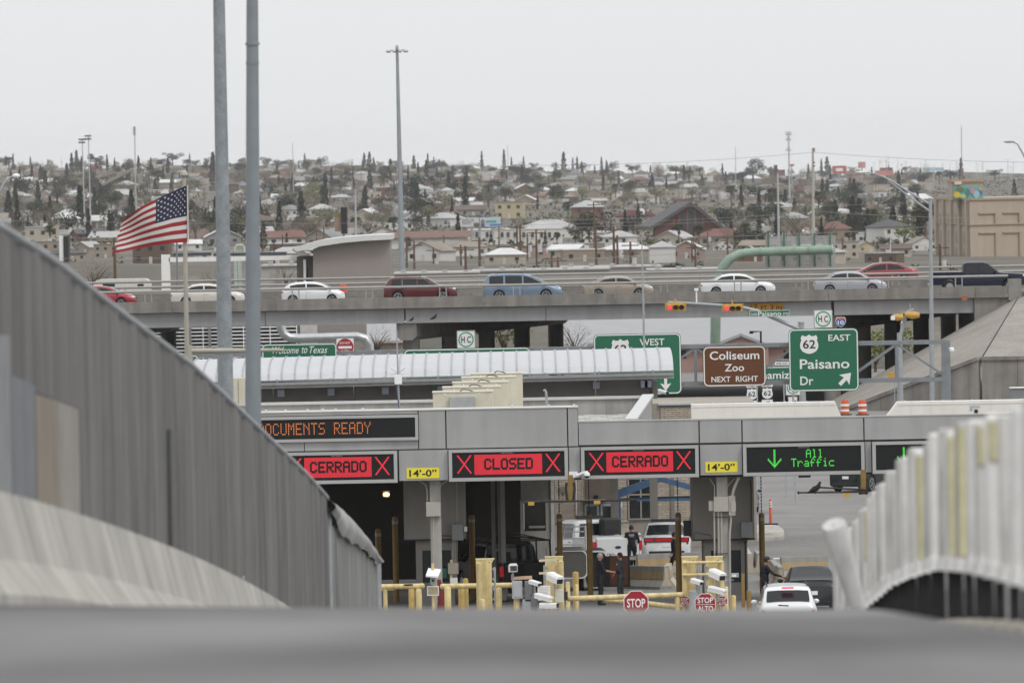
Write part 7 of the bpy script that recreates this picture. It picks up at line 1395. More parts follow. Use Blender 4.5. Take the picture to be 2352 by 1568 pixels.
for x0, y0, x1, y1, c in ((2190, 440, 2206, 455, (.6, .45, .06)), (2195, 430, 2215, 441, (.12, .17, .05)), (2218, 432, 2226, 452, (.05, .2, .2)), (2228, 431, 2238, 446, (.5, .2, .28)), (2236, 437, 2250, 456, (.25, .45, .5)), (2248, 430, 2257, 438, (.55, .3, .12)), (2249, 439, 2257, 446, (.12, .1, .35)), (2204, 446, 2219, 456, (.35, .5, .2))):
    a, b_, c0, d0 = rect(x0, y0, x1, y1, 1714.6); pc = [((a+b_)/2 + (b_-a)/2*math.cos(i*.4833)*(1 + .12*math.sin(i*2.1)), (c0+d0)/2 + (d0-c0)/2*math.sin(i*.4833)) for i in range(13)]; MB().prism(pc, 1714.52 - .012*((x0+y0) % 7), 1714.69).build('mural_patch', M('mural_%d_%d' % (x0, y0), c, .7), mur)
# ================================================================ hillside houses
def inv(x, y):
    lo, hi = 700.0, 7390.0
    for _ in range(40):
        mid = (lo + hi) / 2
        X = (x - PW/2) * mid / F
        if proj((X, mid, terr(X, mid)))[1] > y: lo = mid
        else: hi = mid
    return (lo + hi) / 2
def ground_pt(x, y):
    Y = inv(x, y); X = (x - PW/2) * Y / F
    for _ in range(3):
        q = proj((X, Y, terr(X, Y))); X += (x - q[0]) * Y / F
    return Vector((X, Y, terr(X, Y)))
WALLS = [('cream', (.40, .355, .29)), ('white', (.56, .55, .53)), ('tan', (.28, .225, .175)), ('pinkish', (.30, .225, .195)), ('brick red', (.16, .075, .058)), ('grey', (.25, .245, .24)), ('pale yellow', (.42, .36, .24)), ('brown', (.13, .095, .075)), ('buff', (.29, .25, .205))]
ROOFS = [('light grey', (.38, .38, .38)), ('white', (.58, .58, .575)), ('brown', (.12, .09, .075)), ('reddish', (.17, .085, .07)), ('dark grey', (.085, .085, .09)), ('tan', (.24, .205, .17)), ('blue grey', (.14, .16, .185)), ('mid grey', (.22, .22, .215))]
WM = [(n, M('house_wall_' + n.replace(' ', '_'), c, .9, var=.1, scale=.15)) for n, c in WALLS]; RM = [(n, M('house_roof_' + n.replace(' ', '_'), c, .85, var=.14, scale=.2)) for n, c in ROOFS]; WIN = M('house_window', (.03, .033, .036), .3, var=0); WFR = M('house_trim', (.5, .48, .44), .8)
PROTO = []
def proto(kind, w, d, h, rise):
    o = .55; parts = []; wl = MB()
    if kind == 'gable front':
        wl.prism([(-w/2, -3), (w/2, -3), (w/2, h), (0, h + rise), (-w/2, h)], -d/2, d/2); rf = MB()
        rf.add([(-w/2-o, y, h-.25) for y in (-d/2-o, d/2+o)] + [(0, y, h+rise+.12) for y in (-d/2-o, d/2+o)] + [(w/2+o, y, h-.25) for y in (-d/2-o, d/2+o)] + [(-w/2-o, y, h-.5) for y in (-d/2-o, d/2+o)] + [(0, y, h+rise-.15) for y in (-d/2-o, d/2+o)] + [(w/2+o, y, h-.5) for y in (-d/2-o, d/2+o)], [(0,1,3,2),(2,3,5,4),(6,8,9,7),(8,10,11,9),(0,2,8,6),(2,4,10,8),(1,7,9,3),(3,9,11,5),(0,6,7,1),(4,5,11,10)])
    elif kind == 'gable':
        wl.prismx([(-d/2, -3), (d/2, -3), (d/2, h), (0, h + rise), (-d/2, h)], -w/2, w/2); rf = MB(); rf.prismx([(-d/2-o, h-.3), (-d/2-o, h-.05), (0, h+rise+.2), (d/2+o, h-.05), (d/2+o, h-.3), (0, h+rise-.1)], -w/2-o, w/2+o)
    elif kind == 'hip':
        wl.box(-w/2, w/2, -d/2, d/2, -3, h); rf = MB(); a, b_ = w/2+o, d/2+o; r = max(.5, w/2 - d/2*.9); rf.add([(-a,-b_,h-.2),(a,-b_,h-.2),(a,b_,h-.2),(-a,b_,h-.2),(-a,-b_,h+.02),(a,-b_,h+.02),(a,b_,h+.02),(-a,b_,h+.02),(-r,0,h+rise),(r,0,h+rise)], [(0,1,2,3),(0,4,5,1),(1,5,6,2),(2,6,7,3),(3,7,4,0),(4,8,9,5),(5,9,6),(6,9,8,7),(7,8,4)])
    else:
        wl.box(-w/2, w/2, -d/2, d/2, -3, h); rf = MB(); rf.box(-w/2-.25, w/2+.25, -d/2-.25, d/2+.25, h, h + .35)
    parts.append(('wall', wl.mesh('wall', WM[0][1]), 'w')); parts.append(('roof', rf.mesh('roof', RM[0][1]), 'r'))
    wn = MB().box(-.65, .65, -.08, .02, 0, 1.3).mesh('window', WIN); dr = MB().box(-.5, .5, -.06, .02, 0, 2.1).mesh('door', WFR); ch = MB().box(-.4, .4, -.35, .35, 0, 1.6).mesh('chimney', WFR)
    n = max(2, int(w / 3.6)); pl = []
    for i in range(n):
        x = -w/2 + w * (i + .5) / n
        for st in range(2 if h > 5 else 1): pl.append(('window', wn, (x, -d/2, 1.0 + st * 3.0)) if not (i == n//2 and st == 0) else ('door', dr, (x, -d/2, 0)))
    if kind != 'flat' and w > 11: pl.append(('chimney', ch, (w * .28, d * .1, h + rise * .4)))
    if kind == 'flat': pl.append(('roof_cooler', MB().box(-.7, .7, -.6, .6, 0, 1.1).mesh('roof_cooler', WFR), (w * .1, 0, h + .3)))
    return kind, parts, pl, w, h + rise
for a in (('gable', 13, 9, 3.2, 2.2), ('gable', 16, 9, 3.1, 1.9), ('gable front', 9, 12, 3.2, 2.4), ('gable front', 11, 12, 3.4, 2.6), ('hip', 13, 10, 3.3, 2.2), ('hip', 16, 11, 3.3, 2.4), ('hip', 11, 10, 6.2, 2.4), ('flat', 13, 10, 3.6, 0), ('flat', 17, 11, 3.8, 0), ('flat', 11, 9, 6.4, 0), ('gable', 11, 8, 3.0, 1.5)): PROTO.append(proto(*a))
LM = [(-999, 'at the left edge'), (110, 'left of the flag'), (256, 'behind the flag'), (436, 'beside the flagpole'), (500, 'between the tall poles'), (602, 'right of the tall poles'), (760, 'left of the high mast'), (915, 'right of the high mast'), (1060, 'above the billboards'), (1150, 'right of the billboards'), (1300, 'near the brick villa'), (1400, 'near the maroon roof'), (1490, 'around the brick church'), (1660, 'right of the church'), (1757, 'above the louvred sign'), (1870, 'right of the concrete pole'), (1990, 'left of the tan block'), (2150, 'around the tan block')]
BD = [(398, 'on the skyline'), (425, 'below the skyline'), (455, 'high up'), (490, 'mid slope'), (530, 'low slope'), (999, 'above the overpass')]
REG = {}
def autolabel(o, desc, p, w=''):
    x, y = proj(p); zone = [n for a, n in LM if x >= a][-1]; band = [n for a, n in BD if y < a][0]; REG.setdefault((desc, zone, band), []).append((x, o))
ORD = ['leftmost', 'second from left', 'third from left', 'fourth from left', 'fifth from left', 'sixth from left', 'seventh from left', 'eighth from left', 'ninth from left', 'tenth from left'] + [n + ' from left' for n in 'eleventh twelfth thirteenth fourteenth fifteenth sixteenth seventeenth eighteenth nineteenth twentieth'.split()]
def finish_labels():
    for (d, z, b_), l in REG.items():
        l.sort(key=lambda q: q[0])
        for i, (x, o) in enumerate(l): o['label'] = '%s %s %s' % (d, z, b_) + ('' if len(l) == 1 else ', ' + (ORD[i] if i < len(ORD) - 0 and i < len(l) - 1 else 'rightmost'))
def lk(name, mesh, parent, loc=(0,0,0), mat=None):
    o = bpy.data.objects.new(name, mesh); COL.objects.link(o); o.parent = parent; o.location = loc
    if mat: o.material_slots[0].link = 'OBJECT'; o.material_slots[0].material = mat
    return o
def house(p, pr, wi, ri, rz, sc=1.0, label=None, detail=True):
    kind, parts, pl, w, h = pr; t = thing('house', label or '', 'house', p, 'houses on the hillside'); t.rotation_euler = (0, 0, rz); t.scale = (sc, sc, sc)
    for nm, me, k_ in parts:
        lk(nm, me, t, (0,0,0), WM[wi][1] if k_ == 'w' else RM[ri][1])
    if detail:
        for nm, me, loc in pl: lk(nm, me, t, loc)
    if not label: autolabel(t, '%s house with %s %s roof' % (WM[wi][0], RM[ri][0], 'gable' if 'gable' in kind else kind), p)
    return t
KEEP = [(1490, 472, 1665, 562), (1408, 478, 1515, 530), (1312, 472, 1388, 524), (1216, 482, 1305, 562), (1138, 478, 1210, 512), (915, 530, 1300, 580), (1058, 500, 1150, 530), (2140, 400, 2352, 640), (775, 470, 805, 540), (455, 445, 535, 500)]
occ = []
def free(x, y, w, h):
    for a, b_, c, d_ in KEEP:
        if a - w*.3 < x < c + w*.3 and b_ < y < d_: return False
    for X0, Y0, W0 in occ:
        if abs(x - X0) < (w + W0) * .36 and abs(y - Y0) < h * .29: return False
    return True
hr = random.Random(11); cnt = 0; far = []
yrow = 604.0
while yrow > 389:
    x = -60 + hr.uniform(0, 60)
    Yd = inv(1176, yrow); step = (13.5 if Yd > 2150 else 10.5) * F / Yd
    while x < 2420:
        y = yrow + hr.uniform(-4, 4) + (0.012*(x-1176) if yrow < 470 else 0); y = max(y, 391 + .012*(x-1176)); Yh = inv(x, y); pr = hr.choice(PROTO); sc = hr.uniform(.58, .86) * (.68 if Yh < 2150 else 1.12); w = pr[3] * sc * F / Yh
        if free(x, y, w, 17) and hr.random() < (.93 if y > 402 + .012*(x-1176) else .35):
            occ.append((x, y, w)); p = ground_pt(x, y)
            wi = hr.choices(range(9), [6, 8, 4, 2, 2, 3, 1, 1.5, 4])[0]; ri = hr.choices(range(8), [8, 5, 3, 1.8, 2, 3, 1, 5])[0]; rz = hr.choice([0, 0, .25, -.3, .5, -.5, math.pi/2]) + hr.uniform(-.12, .12)
            if cnt < 292 : house(p, pr, wi, ri, rz, sc, None, Yh < 4600); cnt += 1
            else: far.append((p, pr, wi, ri, rz, sc))
        x += step * hr.uniform(.8, 1.35)
    yrow -= 4.6 + (yrow - 389) * .040
FB = {}
for p, pr, wi, ri, rz, sc in far:
    R3 = Matrix.Rotation(rz, 3, 'Z')
    for nm, me, k_ in pr[1]:
        b = FB.setdefault((k_, wi if k_ == 'w' else ri), MB()); b.add([p + R3 @ (v.co * sc) for v in me.vertices], [tuple(q.vertices) for q in me.polygons])
fm = bpy.data.meshes.new('distant_houses'); V, Fc, mi = [], [], []
for i, (k_, b) in enumerate(FB.items()):
    fm.materials.append(WM[k_[1]][1] if k_[0] == 'w' else RM[k_[1]][1]); o = len(V); V += b.v; Fc += [tuple(j + o for j in f) for f in b.f]; mi += [i] * len(b.f)
fm.from_pydata(V, [], Fc)
for i, q in enumerate(fm.polygons): q.material_index = mi[i]
o = bpy.data.objects.new('distant_houses', fm); COL.objects.link(o); o['kind'] = 'stuff'; tag(o, 'mass of tiny far houses along the ridge below the skyline', 'houses'); print('houses', cnt, 'far', len(far))
# ---- landmarks
def lhouse(label, x, yb, pr, wc, rc, rz, sc, nm='house'):
    p = ground_pt(x, yb); i = [n for n, _ in WM].index(wc); j = [n for n, _ in RM].index(rc); t = house(p, pr, i, j, rz, sc, label); t.name = nm; return t, p
lhouse('two storey brick red villa with light grey hip roof left of the church', 1350, 513, PROTO[6], 'brick red', 'light grey', .1, 1.05); lhouse('large white house with light grey hip roof below the yellow one', 1262, 545, PROTO[5], 'white', 'light grey', .15, 1.0); lhouse('pale yellow two storey flat roofed house left of the villa', 1172, 502, PROTO[9], 'pale yellow', 'tan', -.1, 1.05); lhouse('white house with dark trimmed gables right of the tall cypress pair', 890, 500, PROTO[3], 'white', 'light grey', .4, 1.1)
MAR = M('maroon_roof', (.085, .015, .02), .8, var=.1, scale=.3); t, p = lhouse('pale house with wide maroon hip roof and white dormer', 1462, 516, PROTO[5], 'cream', 'reddish', 0, 1.0)
for c in t.children:
    if c.name.startswith('roof'): c.material_slots[0].material = MAR
k = p.y / F; c = P(1473, 487, p.y - 8); d_ = thing('roof_dormer', 'small white dormer window on the maroon roof', 'dormer', c); 
b = MB().prism([(c.x - 14*k*.5, c.z - 6*k), (c.x + 14*k*.5, c.z - 6*k), (c.x + 16*k*.5, c.z + 3*k), (c.x + 8*k*.5, c.z + 8*k), (c.x - 8*k*.5, c.z + 8*k), (c.x - 16*k*.5, c.z + 3*k)], p.y - 8, p.y - 3); b.build('dormer_wall', WHITE, d_); MB().box(c.x - 3*k, c.x + 3*k, p.y - 8.1, p.y - 7.9, c.z - 4*k, c.z + 2*k).build('window', WIN, d_)
# church
gp_ = ground_pt(1590, 556); Y = gp_.y; k = Y / F; t = thing('brick_church', 'large red brick church with steep dark grey gable roof and tall windows', 'church', gp_); BR = M('church_brick', (.155, .055, .04), .9, var=.12, scale=.3); RF = M('church_roof', (.075, .07, .07), .8, var=.08, scale=.2)
q = lambda x, y: (P(x, y, Y).x, P(x, y, Y).z)
MB().prism([q(1505, 566), q(1660, 566), q(1658, 520), q(1600, 470), q(1590, 467), q(1540, 498), q(1505, 522)], Y, Y + 40).build('front_wall', BR, t)
for a, b_, nm in (((1494, 521), (1586, 463.5), 0), ((1586, 463.5), (1662, 520), 1)): A_, B_ = P(*a, Y - 2), P(*b_, Y - 2); MB().add([A_, B_, B_ + Vector((-3, 45, 0)), A_ + Vector((-3, 45, 0)), A_ + Vector((0, 0, -1)), B_ + Vector((0, 0, -1)), B_ + Vector((-3, 45, -1)), A_ + Vector((-3, 45, -1))], [(0,1,2,3),(7,6,5,4),(0,4,5,1),(1,5,6,2),(2,6,7,3),(3,7,4,0)]).build('roof_slope', RF, t)
MB().add([P(1492, 523, Y - 1), P(1588, 465, Y - 1), P(1565, 466, Y + 60), P(1480, 523, Y + 60)], [(0, 1, 2, 3)]).build('roof_plane', RF, t)
for x0, x1, y0, y1 in ((1563, 1577, 490, 540), (1581, 1595, 475, 540), (1600, 1613, 487, 540)): B('tall_window', M('church_glass', (.04, .045, .055), .3), t, x0, y0, x1, y1, Y - .4, .3)
for x in (1548, 1560, 1579, 1597, 1615): B('brick_pier', M('church_pier', (.22, .085, .06), .9), t, x - 1.6, 474 + abs(x - 1588) * .62, x + 1.6, 560, Y - .9, .8)
# long white blocks
def block(label, x0, x1, yt, yb, roofc, wins, roofh=0):
    gp2 = ground_pt((x0+x1)/2, yb); Y = gp2.y; t = thing('long_block', label, 'building', gp2); B('wall', M('block_white', (.62, .60, .56), .9, var=.06, scale=.2), t, x0, yt, x1, yb + 14, Y, 14)
    if roofh: a, b_, c, d_ = rect(x0, yt - roofh, x1, yt, Y); MB().prismx([(Y - 1, c), (Y + 7, d_), (Y + 15, c)], a - 1, b_ + 1).build('roof', roofc, t)
    else: B('parapet', roofc, t, x0 - 1, yt - 2.5, x1 + 1, yt, Y - .3, 14.6)
    for x, y, w, h in wins: f_ = B('window', WIN, t, x, y, x + w, y + h, Y - .25, .2); B('frame', WFR, f_, x - .8, y + h, x + w + .8, y + h + 1, Y - .4, .15)
block('long white building with brown pitched roof right of the high mast', 895, 1072, 546, 572, M('brown_long_roof', (.17, .10, .08), .85, var=.1), [(x, 552, 9 if x % 2 else 16, 12) for x in (935, 971, 994, 1019, 1035, 1064)], 15); block('white two storey flat roofed block with dark windows above the minivan', 1075, 1292, 527, 562, WHITE, [(x, 533, 6.5, 12) for x in (1081, 1092, 1116, 1150, 1164, 1180, 1200, 1220, 1241, 1259, 1277)] + [(x, 550, 6, 9) for x in (1100, 1170, 1235)])
block('low white storefront below the brick church', 1335, 1402, 534, 556, WHITE, [(1345, 543, 12, 6), (1372, 543, 14, 6)])
# billboards
gb = ground_pt(1105, 560); Y = gb.y - 60; t = thing('billboard', 'pale billboard with bold dark lettering, left of two above the white block', 'billboard', (PX(1080, Y), Y, terr(0, Y))); B('panel', M('board_pale', (.55, .55, .55), .7), t, 1060, 500, 1100, 521, Y, .5); B('left_picture', M('board_dark', (.12, .1, .09), .7), t, 1088, 512, 1100, 521, Y - .1, .09)
a, b_, c, d_ = rect(1062, 503, 1089, 508.5, Y); text('GAMEZ LAW', M('board_ink', (.03, .03, .04), .7), t, a, b_, c, d_, Y - .03); a, b_, c, d_ = rect(1062, 510, 1082, 515.5, Y); text('FIGHTS!', M('board_ink', (.03, .03, .04), .7), t, a, b_, c, d_, Y - .03)
for x in (1068, 1092): MB().cyl((PX(x, Y), Y + .6, terr(0, Y) - 8), (PX(x, Y), Y + .6, PZ(x, 521, Y)), .4, n=8).build('post', STEEL, t)
t = thing('billboard', 'pale blue billboard with a portrait of a dark haired woman, right of two', 'billboard', (PX(1122, Y), Y, terr(0, Y))); B('panel', M('board_blue', (.45, .53, .58), .7), t, 1102, 499, 1150, 521, Y, .5); B('green_strip', M('board_teal', (.05, .3, .28), .7), t, 1117, 506, 1140, 511, Y - .1, .09); B('blue_strip', M('board_blue2', (.08, .2, .5), .7), t, 1125, 514, 1150, 518, Y - .1, .09); c = P(1109, 510, Y - .2); k = Y / F
MB().sphere(c, 4.5*k, 10, 8, (.9, .15, 1.2)).build('portrait_hair', HAIRD, t); MB().sphere(c + Vector((0, -.15, -.5*k)), 3*k, 10, 8, (.8, .12, 1.1)).build('portrait_face', SKIN, t); MB().sphere(c + Vector((0, -.1, -8*k)), 5*k, 10, 8, (1.0, .1, .8)).build('portrait_shoulders', M('blouse', (.1, .1, .14), .8), t)
for x in (1110, 1140): MB().cyl((PX(x, Y), Y + .6, terr(0, Y) - 8), (PX(x, Y), Y + .6, PZ(x, 521, Y)), .4, n=8).build('post', STEEL, t)
t = thing('edge_on_billboard', 'dark billboard frame seen nearly edge on left of the high mast', 'billboard', (PX(790, 1500), 1500, terr(0, 1500))); B('frame', M('frame_black', (.02, .018, .016), .7), t, 783, 476, 797, 537, 1500, 5); B('side_sign', M('old_sign', (.28, .2, .16), .8), t, 769, 500, 782.5, 532, 1500.5, .4); B('post', STEEL, t, 788, 537, 792, 600, 1501, .5); B('yellow_board', M('board_olive', (.22, .18, .06), .8), t, 770, 490, 782.5, 499.5, 1500.5, .4)
t = thing('edge_on_billboard', 'pale billboard end with black frame below the flag', 'billboard', (PX(150, 1400), 1400, terr(0, 1400))); B('frame', M('frame_black', (.02, .018, .016), .7), t, 146, 543, 157, 602, 1400, 5); B('pale_face', WHITE, t, 136, 541, 145.7, 600, 1400.2, .4); B('post', STEEL, t, 150, 602, 154, 660, 1401, .5)
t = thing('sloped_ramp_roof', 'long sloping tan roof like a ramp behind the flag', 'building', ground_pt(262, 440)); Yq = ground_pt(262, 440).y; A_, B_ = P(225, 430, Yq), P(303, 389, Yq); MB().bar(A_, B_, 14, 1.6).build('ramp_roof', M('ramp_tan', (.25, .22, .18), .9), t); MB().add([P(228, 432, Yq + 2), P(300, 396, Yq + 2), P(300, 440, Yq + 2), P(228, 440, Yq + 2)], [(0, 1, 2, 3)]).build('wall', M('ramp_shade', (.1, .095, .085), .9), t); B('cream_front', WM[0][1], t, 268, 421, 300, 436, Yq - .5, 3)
# ================================================================ trees
tr = random.Random(5)
GREENS = {'cypress': (.030, .038, .026), 'pine': (.034, .042, .027), 'olive': (.17, .165, .10), 'bare': (.19, .155, .125), 'palm': (.085, .085, .045), 'fresh': (.16, .18, .065)}
LM_ = {k_: M('foliage_' + k_, c, .9, var=.35, scale=.6, spec=.1) for k_, c in GREENS.items()}; BARK = M('bark', (.10, .075, .055), .95, var=.2, scale=2)
def leafy(b, p, s, r, flat=0):
    n = Vector((r.uniform(-1, 1), r.uniform(-1, 1), r.uniform(-1, 1))).normalized(); u = n.orthogonal().normalized() * s; v = n.cross(u).normalized() * s * .8
    b.add([p - u, p - v * .8, p + u, p + v], [(0, 1, 2, 3)])
def crown_mesh(kind, seed):
    r = random.Random(seed); b = MB()
    if kind == 'cypress':
        for i in range(620):
            z = r.random() ** .85; prof = (.105 * (1 - z) ** .75 * min(1, .35 + z * 6) + .012) * (1 + .25 * math.sin(z * 23 + seed)); a = r.uniform(0, 6.283); rr = prof * (.55 + .45 * r.random())
            leafy(b, Vector((rr * math.cos(a), rr * math.sin(a), .04 + .96 * z)), .021 + .014 * r.random(), r)
    elif kind in ('pine', 'olive', 'fresh'):
        cl = [(Vector((r.uniform(-.3, .3), r.uniform(-.3, .3), r.uniform(.42, .84))), r.uniform(.11, .24)) for _ in range(13)] + [(Vector((0, 0, .62)), .3)]
        n = 1000 if kind == 'pine' else 760
        for i in range(n):
            c, R_ = r.choice(cl); d = Vector((r.gauss(0, 1), r.gauss(0, 1), r.gauss(0, 1))).normalized() * R_ * (.6 + .4 * r.random()); p = c + Vector((d.x, d.y, d.z * .75)); p.z = min(max(p.z, .22), 1.0); leafy(b, p, .016 + .018 * r.random(), r)
    elif kind == 'bare':
        for i in range(520):
            d = Vector((r.gauss(0, 1), r.gauss(0, 1), abs(r.gauss(0, 1)) * .9)).normalized(); t0 = r.uniform(.25, .95); p = Vector((0, 0, .25)) + Vector((d.x * .40, d.y * .40, d.z * .72)) * t0; q = p + (d + Vector((r.uniform(-.5, .5), r.uniform(-.5, .5), r.uniform(-.2, .5)))) * .10; w = d.orthogonal().normalized() * .0045; b.add([p - w, p + w, q], [(0, 1, 2)])
    elif kind == 'palm':
        for i in range(46):
            a = r.uniform(0, 6.283); e = r.uniform(-.5, 1.2); d = Vector((math.cos(a) * math.cos(e), math.sin(a) * math.cos(e), math.sin(e))); c = Vector((0, 0, .86)); s = d.cross(Vector((0, 0, 1))).normalized()
            for j in range(5): o = s * (j - 2) * .05; p0 = c + d * .05; p1 = c + d * .2 + o * .8; p2 = c + d * (.27 - .02 * abs(j - 2)) + o * 1.4 - Vector((0, 0, .05)); w = s * .010; b.add([p0 - w, p0 + w, p1 + w, p2, p1 - w], [(0, 1, 2, 3, 4)])
        for i in range(60): a = r.uniform(0, 6.283); z = r.uniform(.6, .82); p = Vector((.05 * math.cos(a), .05 * math.sin(a), z)); leafy(b, p, .03, r)
    return b.mesh('crown', LM_[kind])
def trunk_mesh(kind, seed):
    r = random.Random(seed); b = MB()
    if kind == 'cypress': b.tube([(0, 0, -.08), (0, 0, .5)], [.016, .008], 6)
    elif kind == 'palm': b.tube([(0, 0, -.08), (.01, 0, .4), (0, 0, .86)], [.035, .026, .024], 7)
    else:
        b.tube([(0, 0, -.08), (.01, .01, .2), (0, 0, .42)], [.03, .024, .016], 7)
        for i in range(6): a = r.uniform(0, 6.283); b.tube([(0, 0, .2 + .03 * i), (.1 * math.cos(a), .1 * math.sin(a), .36 + .04 * i), (.24 * math.cos(a), .24 * math.sin(a), .55 + .04 * i)], [.014, .010, .004], 5)
    return b.mesh('trunk', BARK)
TP_ = {k_: [(crown_mesh(k_, 10 * i + 3), trunk_mesh(k_, i)) for i in range(5 if k_ != 'fresh' else 3)] for k_ in GREENS}
TN = {'cypress': ('cypress_tree', 'narrow dark cypress'), 'pine': ('pine_tree', 'rounded dark evergreen'), 'olive': ('leafing_tree', 'thin olive green tree'), 'bare': ('bare_tree', 'bare brown winter tree'), 'palm': ('palm_tree', 'shaggy fan palm'), 'fresh': ('spring_tree', 'fresh green spring tree')}
def tree(kind, x, yt, yb, wf=1.0, label=None, Yo=None):
    if Yo is None and yb > 572: yb = 572; yt = min(yt, 545)
    p = ground_pt(x, yb) if Yo is None else Vector((PX(x, Yo, yb), Yo, PZ(x, yb, Yo))); h = (yb - yt) * p.y / F; nm, ds_ = TN[kind]; t = thing(nm, label or '', 'tree', p, 'trees on the hillside' if Yo is None else None); t.rotation_euler = (0, 0, tr.uniform(0, 6.28)); t.scale = (h * wf, h * wf, h)
    c, k_ = tr.choice(TP_[kind]); lk('crown', c, t); lk('trunk', k_, t)
    if not label:
        sz = 'tall ' if h > 15 else ('small ' if h < 8 else ''); autolabel(t, sz + ds_, p)
    return t
NAMED = [('cypress', 1107, 347, 390), ('cypress', 1158, 343, 390), ('cypress', 1175, 360, 390), ('cypress', 1203, 357, 391), ('cypress', 1295, 349, 397, 1.5), ('cypress', 1316, 358, 395), ('cypress', 1326, 355, 395), ('cypress', 1382, 357, 397), ('cypress', 1396, 373, 397), ('cypress', 983, 353, 392), ('cypress', 1010, 365, 390), ('cypress', 849, 349, 387, 1.6), ('cypress', 436, 347, 374), ('cypress', 490, 350, 428, 1.3), ('cypress', 70, 343, 372, 1.2), ('cypress', 110, 348, 372), ('cypress', 176, 345, 392, 1.3), ('cypress', 165, 352, 402, 1.2), ('cypress', 246, 343, 375, 1.2), ('cypress', 319, 362, 405, 1.3), ('cypress', 347, 362, 403),
 ('cypress', 748, 398, 490, .9), ('cypress', 740, 425, 488, 1.2), ('cypress', 762, 385, 442, .8), ('cypress', 692, 440, 512, 1.7), ('cypress', 185, 425, 520, 1.5), ('cypress', 116, 450, 525, 1.0), ('cypress', 132, 448, 500, .9), ('cypress', 204, 478, 560, .9), ('cypress', 65, 497, 545, 1.0), ('cypress', 78, 488, 535, 1.0), ('cypress', 104, 492, 560, .8), ('cypress', 170, 487, 535, 1.0), ('cypress', 13, 352, 380, 1.6), ('cypress', 1069, 406, 495, 1.1), ('cypress', 1039, 455, 515, .9), ('cypress', 984, 465, 520, .9), ('cypress', 1386, 403, 453, 1.1), ('cypress', 1493, 414, 455, 1.0), ('cypress', 1235, 447, 482, 1.2), ('cypress', 1253, 530, 578, 1.3), ('cypress', 1552, 465, 548, .9), ('cypress', 1467, 468, 540, 1.0), ('cypress', 1900, 359, 404, 1.5), ('cypress', 1887, 363, 404), ('cypress', 2208, 363, 417, 1.2), ('cypress', 2042, 380, 408, 1.2), ('cypress', 1804, 435, 482, 1.6), ('cypress', 1769, 437, 480, 1.5), ('cypress', 1994, 480, 560, 1.3), ('cypress', 2108, 440, 480, 1.6), ('cypress', 2330, 412, 455, 1.6), ('cypress', 605, 510, 580, 1.6), ('cypress', 659, 535, 575, 1.3), ('cypress', 1053, 490, 568, 1.0), ('cypress', 1128, 532, 575, 1.4), ('cypress', 860, 370, 395, 1.6), ('cypress', 897, 365, 400, 2.2),
 ('pine', 62, 398, 467, 1.25), ('pine', 397, 344, 378, 1.6), ('pine', 380, 362, 390, 1.6), ('pine', 232, 428, 482, 1.1), ('pine', 655, 437, 502, 1.0), ('pine', 738, 357, 392, 1.1), ('pine', 720, 402, 440, 1.4), ('pine', 955, 398, 452, 1.3), ('pine', 930, 402, 470, 1.1), ('pine', 998, 393, 450, 1.0), ('pine', 1042, 403, 455, 1.1), ('pine', 970, 440, 500, 1.3), ('pine', 950, 487, 535, 1.1), ('pine', 1738, 360, 408, 1.2), ('pine', 1725, 380, 415, 1.2), ('pine', 1453, 374, 402, 1.5), ('pine', 1546, 377, 405, 1.4), ('pine', 1340, 370, 400, 1.4), ('pine', 1228, 398, 430, 2.0), ('pine', 1455, 487, 552, 1.15), ('pine', 1443, 423, 462, 1.2), ('pine', 1525, 545, 600, 1.2), ('pine', 1670, 470, 530, 1.0), ('pine', 1960, 410, 470, 1.1), ('pine', 1962, 445, 515, 1.1), ('pine', 1910, 450, 510, 1.1), ('pine', 2185, 385, 420, 1.7), ('pine', 2120, 392, 430, 1.5), ('pine', 2285, 385, 415, 1.6), ('pine', 1720, 520, 590, 1.4), ('pine', 1745, 525, 595, 1.3), ('pine', 290, 370, 400, 1.5), ('pine', 560, 370, 402, 1.6), ('pine', 2030, 540, 610, 1.2), ('pine', 2090, 555, 622, 1.2), ('pine', 1340, 610, 640, 1.4),
 ('palm', 141, 413, 452, 1.2), ('palm', 1305, 465, 512, 1.2), ('palm', 818, 500, 545, 1.3), ('palm', 693, 498, 555, 1.2), ('palm', 115, 520, 580, 1.1), ('palm', 1560, 515, 575, 1.1), ('palm', 1605, 518, 572, 1.1), ('palm', 1680, 428, 480, 1.2), ('palm', 1712, 515, 605, 1.0), ('palm', 1690, 540, 612, 1.0), ('palm', 1322, 530, 585, 1.2), ('palm', 1280, 535, 580, 1.0), ('palm', 1962, 525, 602, 1.0), ('palm', 1950, 535, 598, 1.0), ('palm', 1730, 470, 520, 1.2), ('palm', 937, 550, 595, 1.2), ('palm', 1240, 410, 440, 1.2), ('palm', 1285, 440, 475, 1.2), ('palm', 2158, 395, 425, 1.2), ('palm', 636, 395, 425, 1.3), ('palm', 905, 500, 555, 1.1),
 ('fresh', 724, 418, 470, 1.2), ('fresh', 1500, 545, 600, 1.3), ('fresh', 1640, 470, 500, 1.4), ('fresh', 1440, 545, 590, 1.4), ('fresh', 2060, 575, 630, 1.4)]
for a in NAMED: tree(*a)
n_by = {'olive': 215, 'bare': 240, 'pine': 165, 'cypress': 150, 'palm': 16, 'fresh': 14}
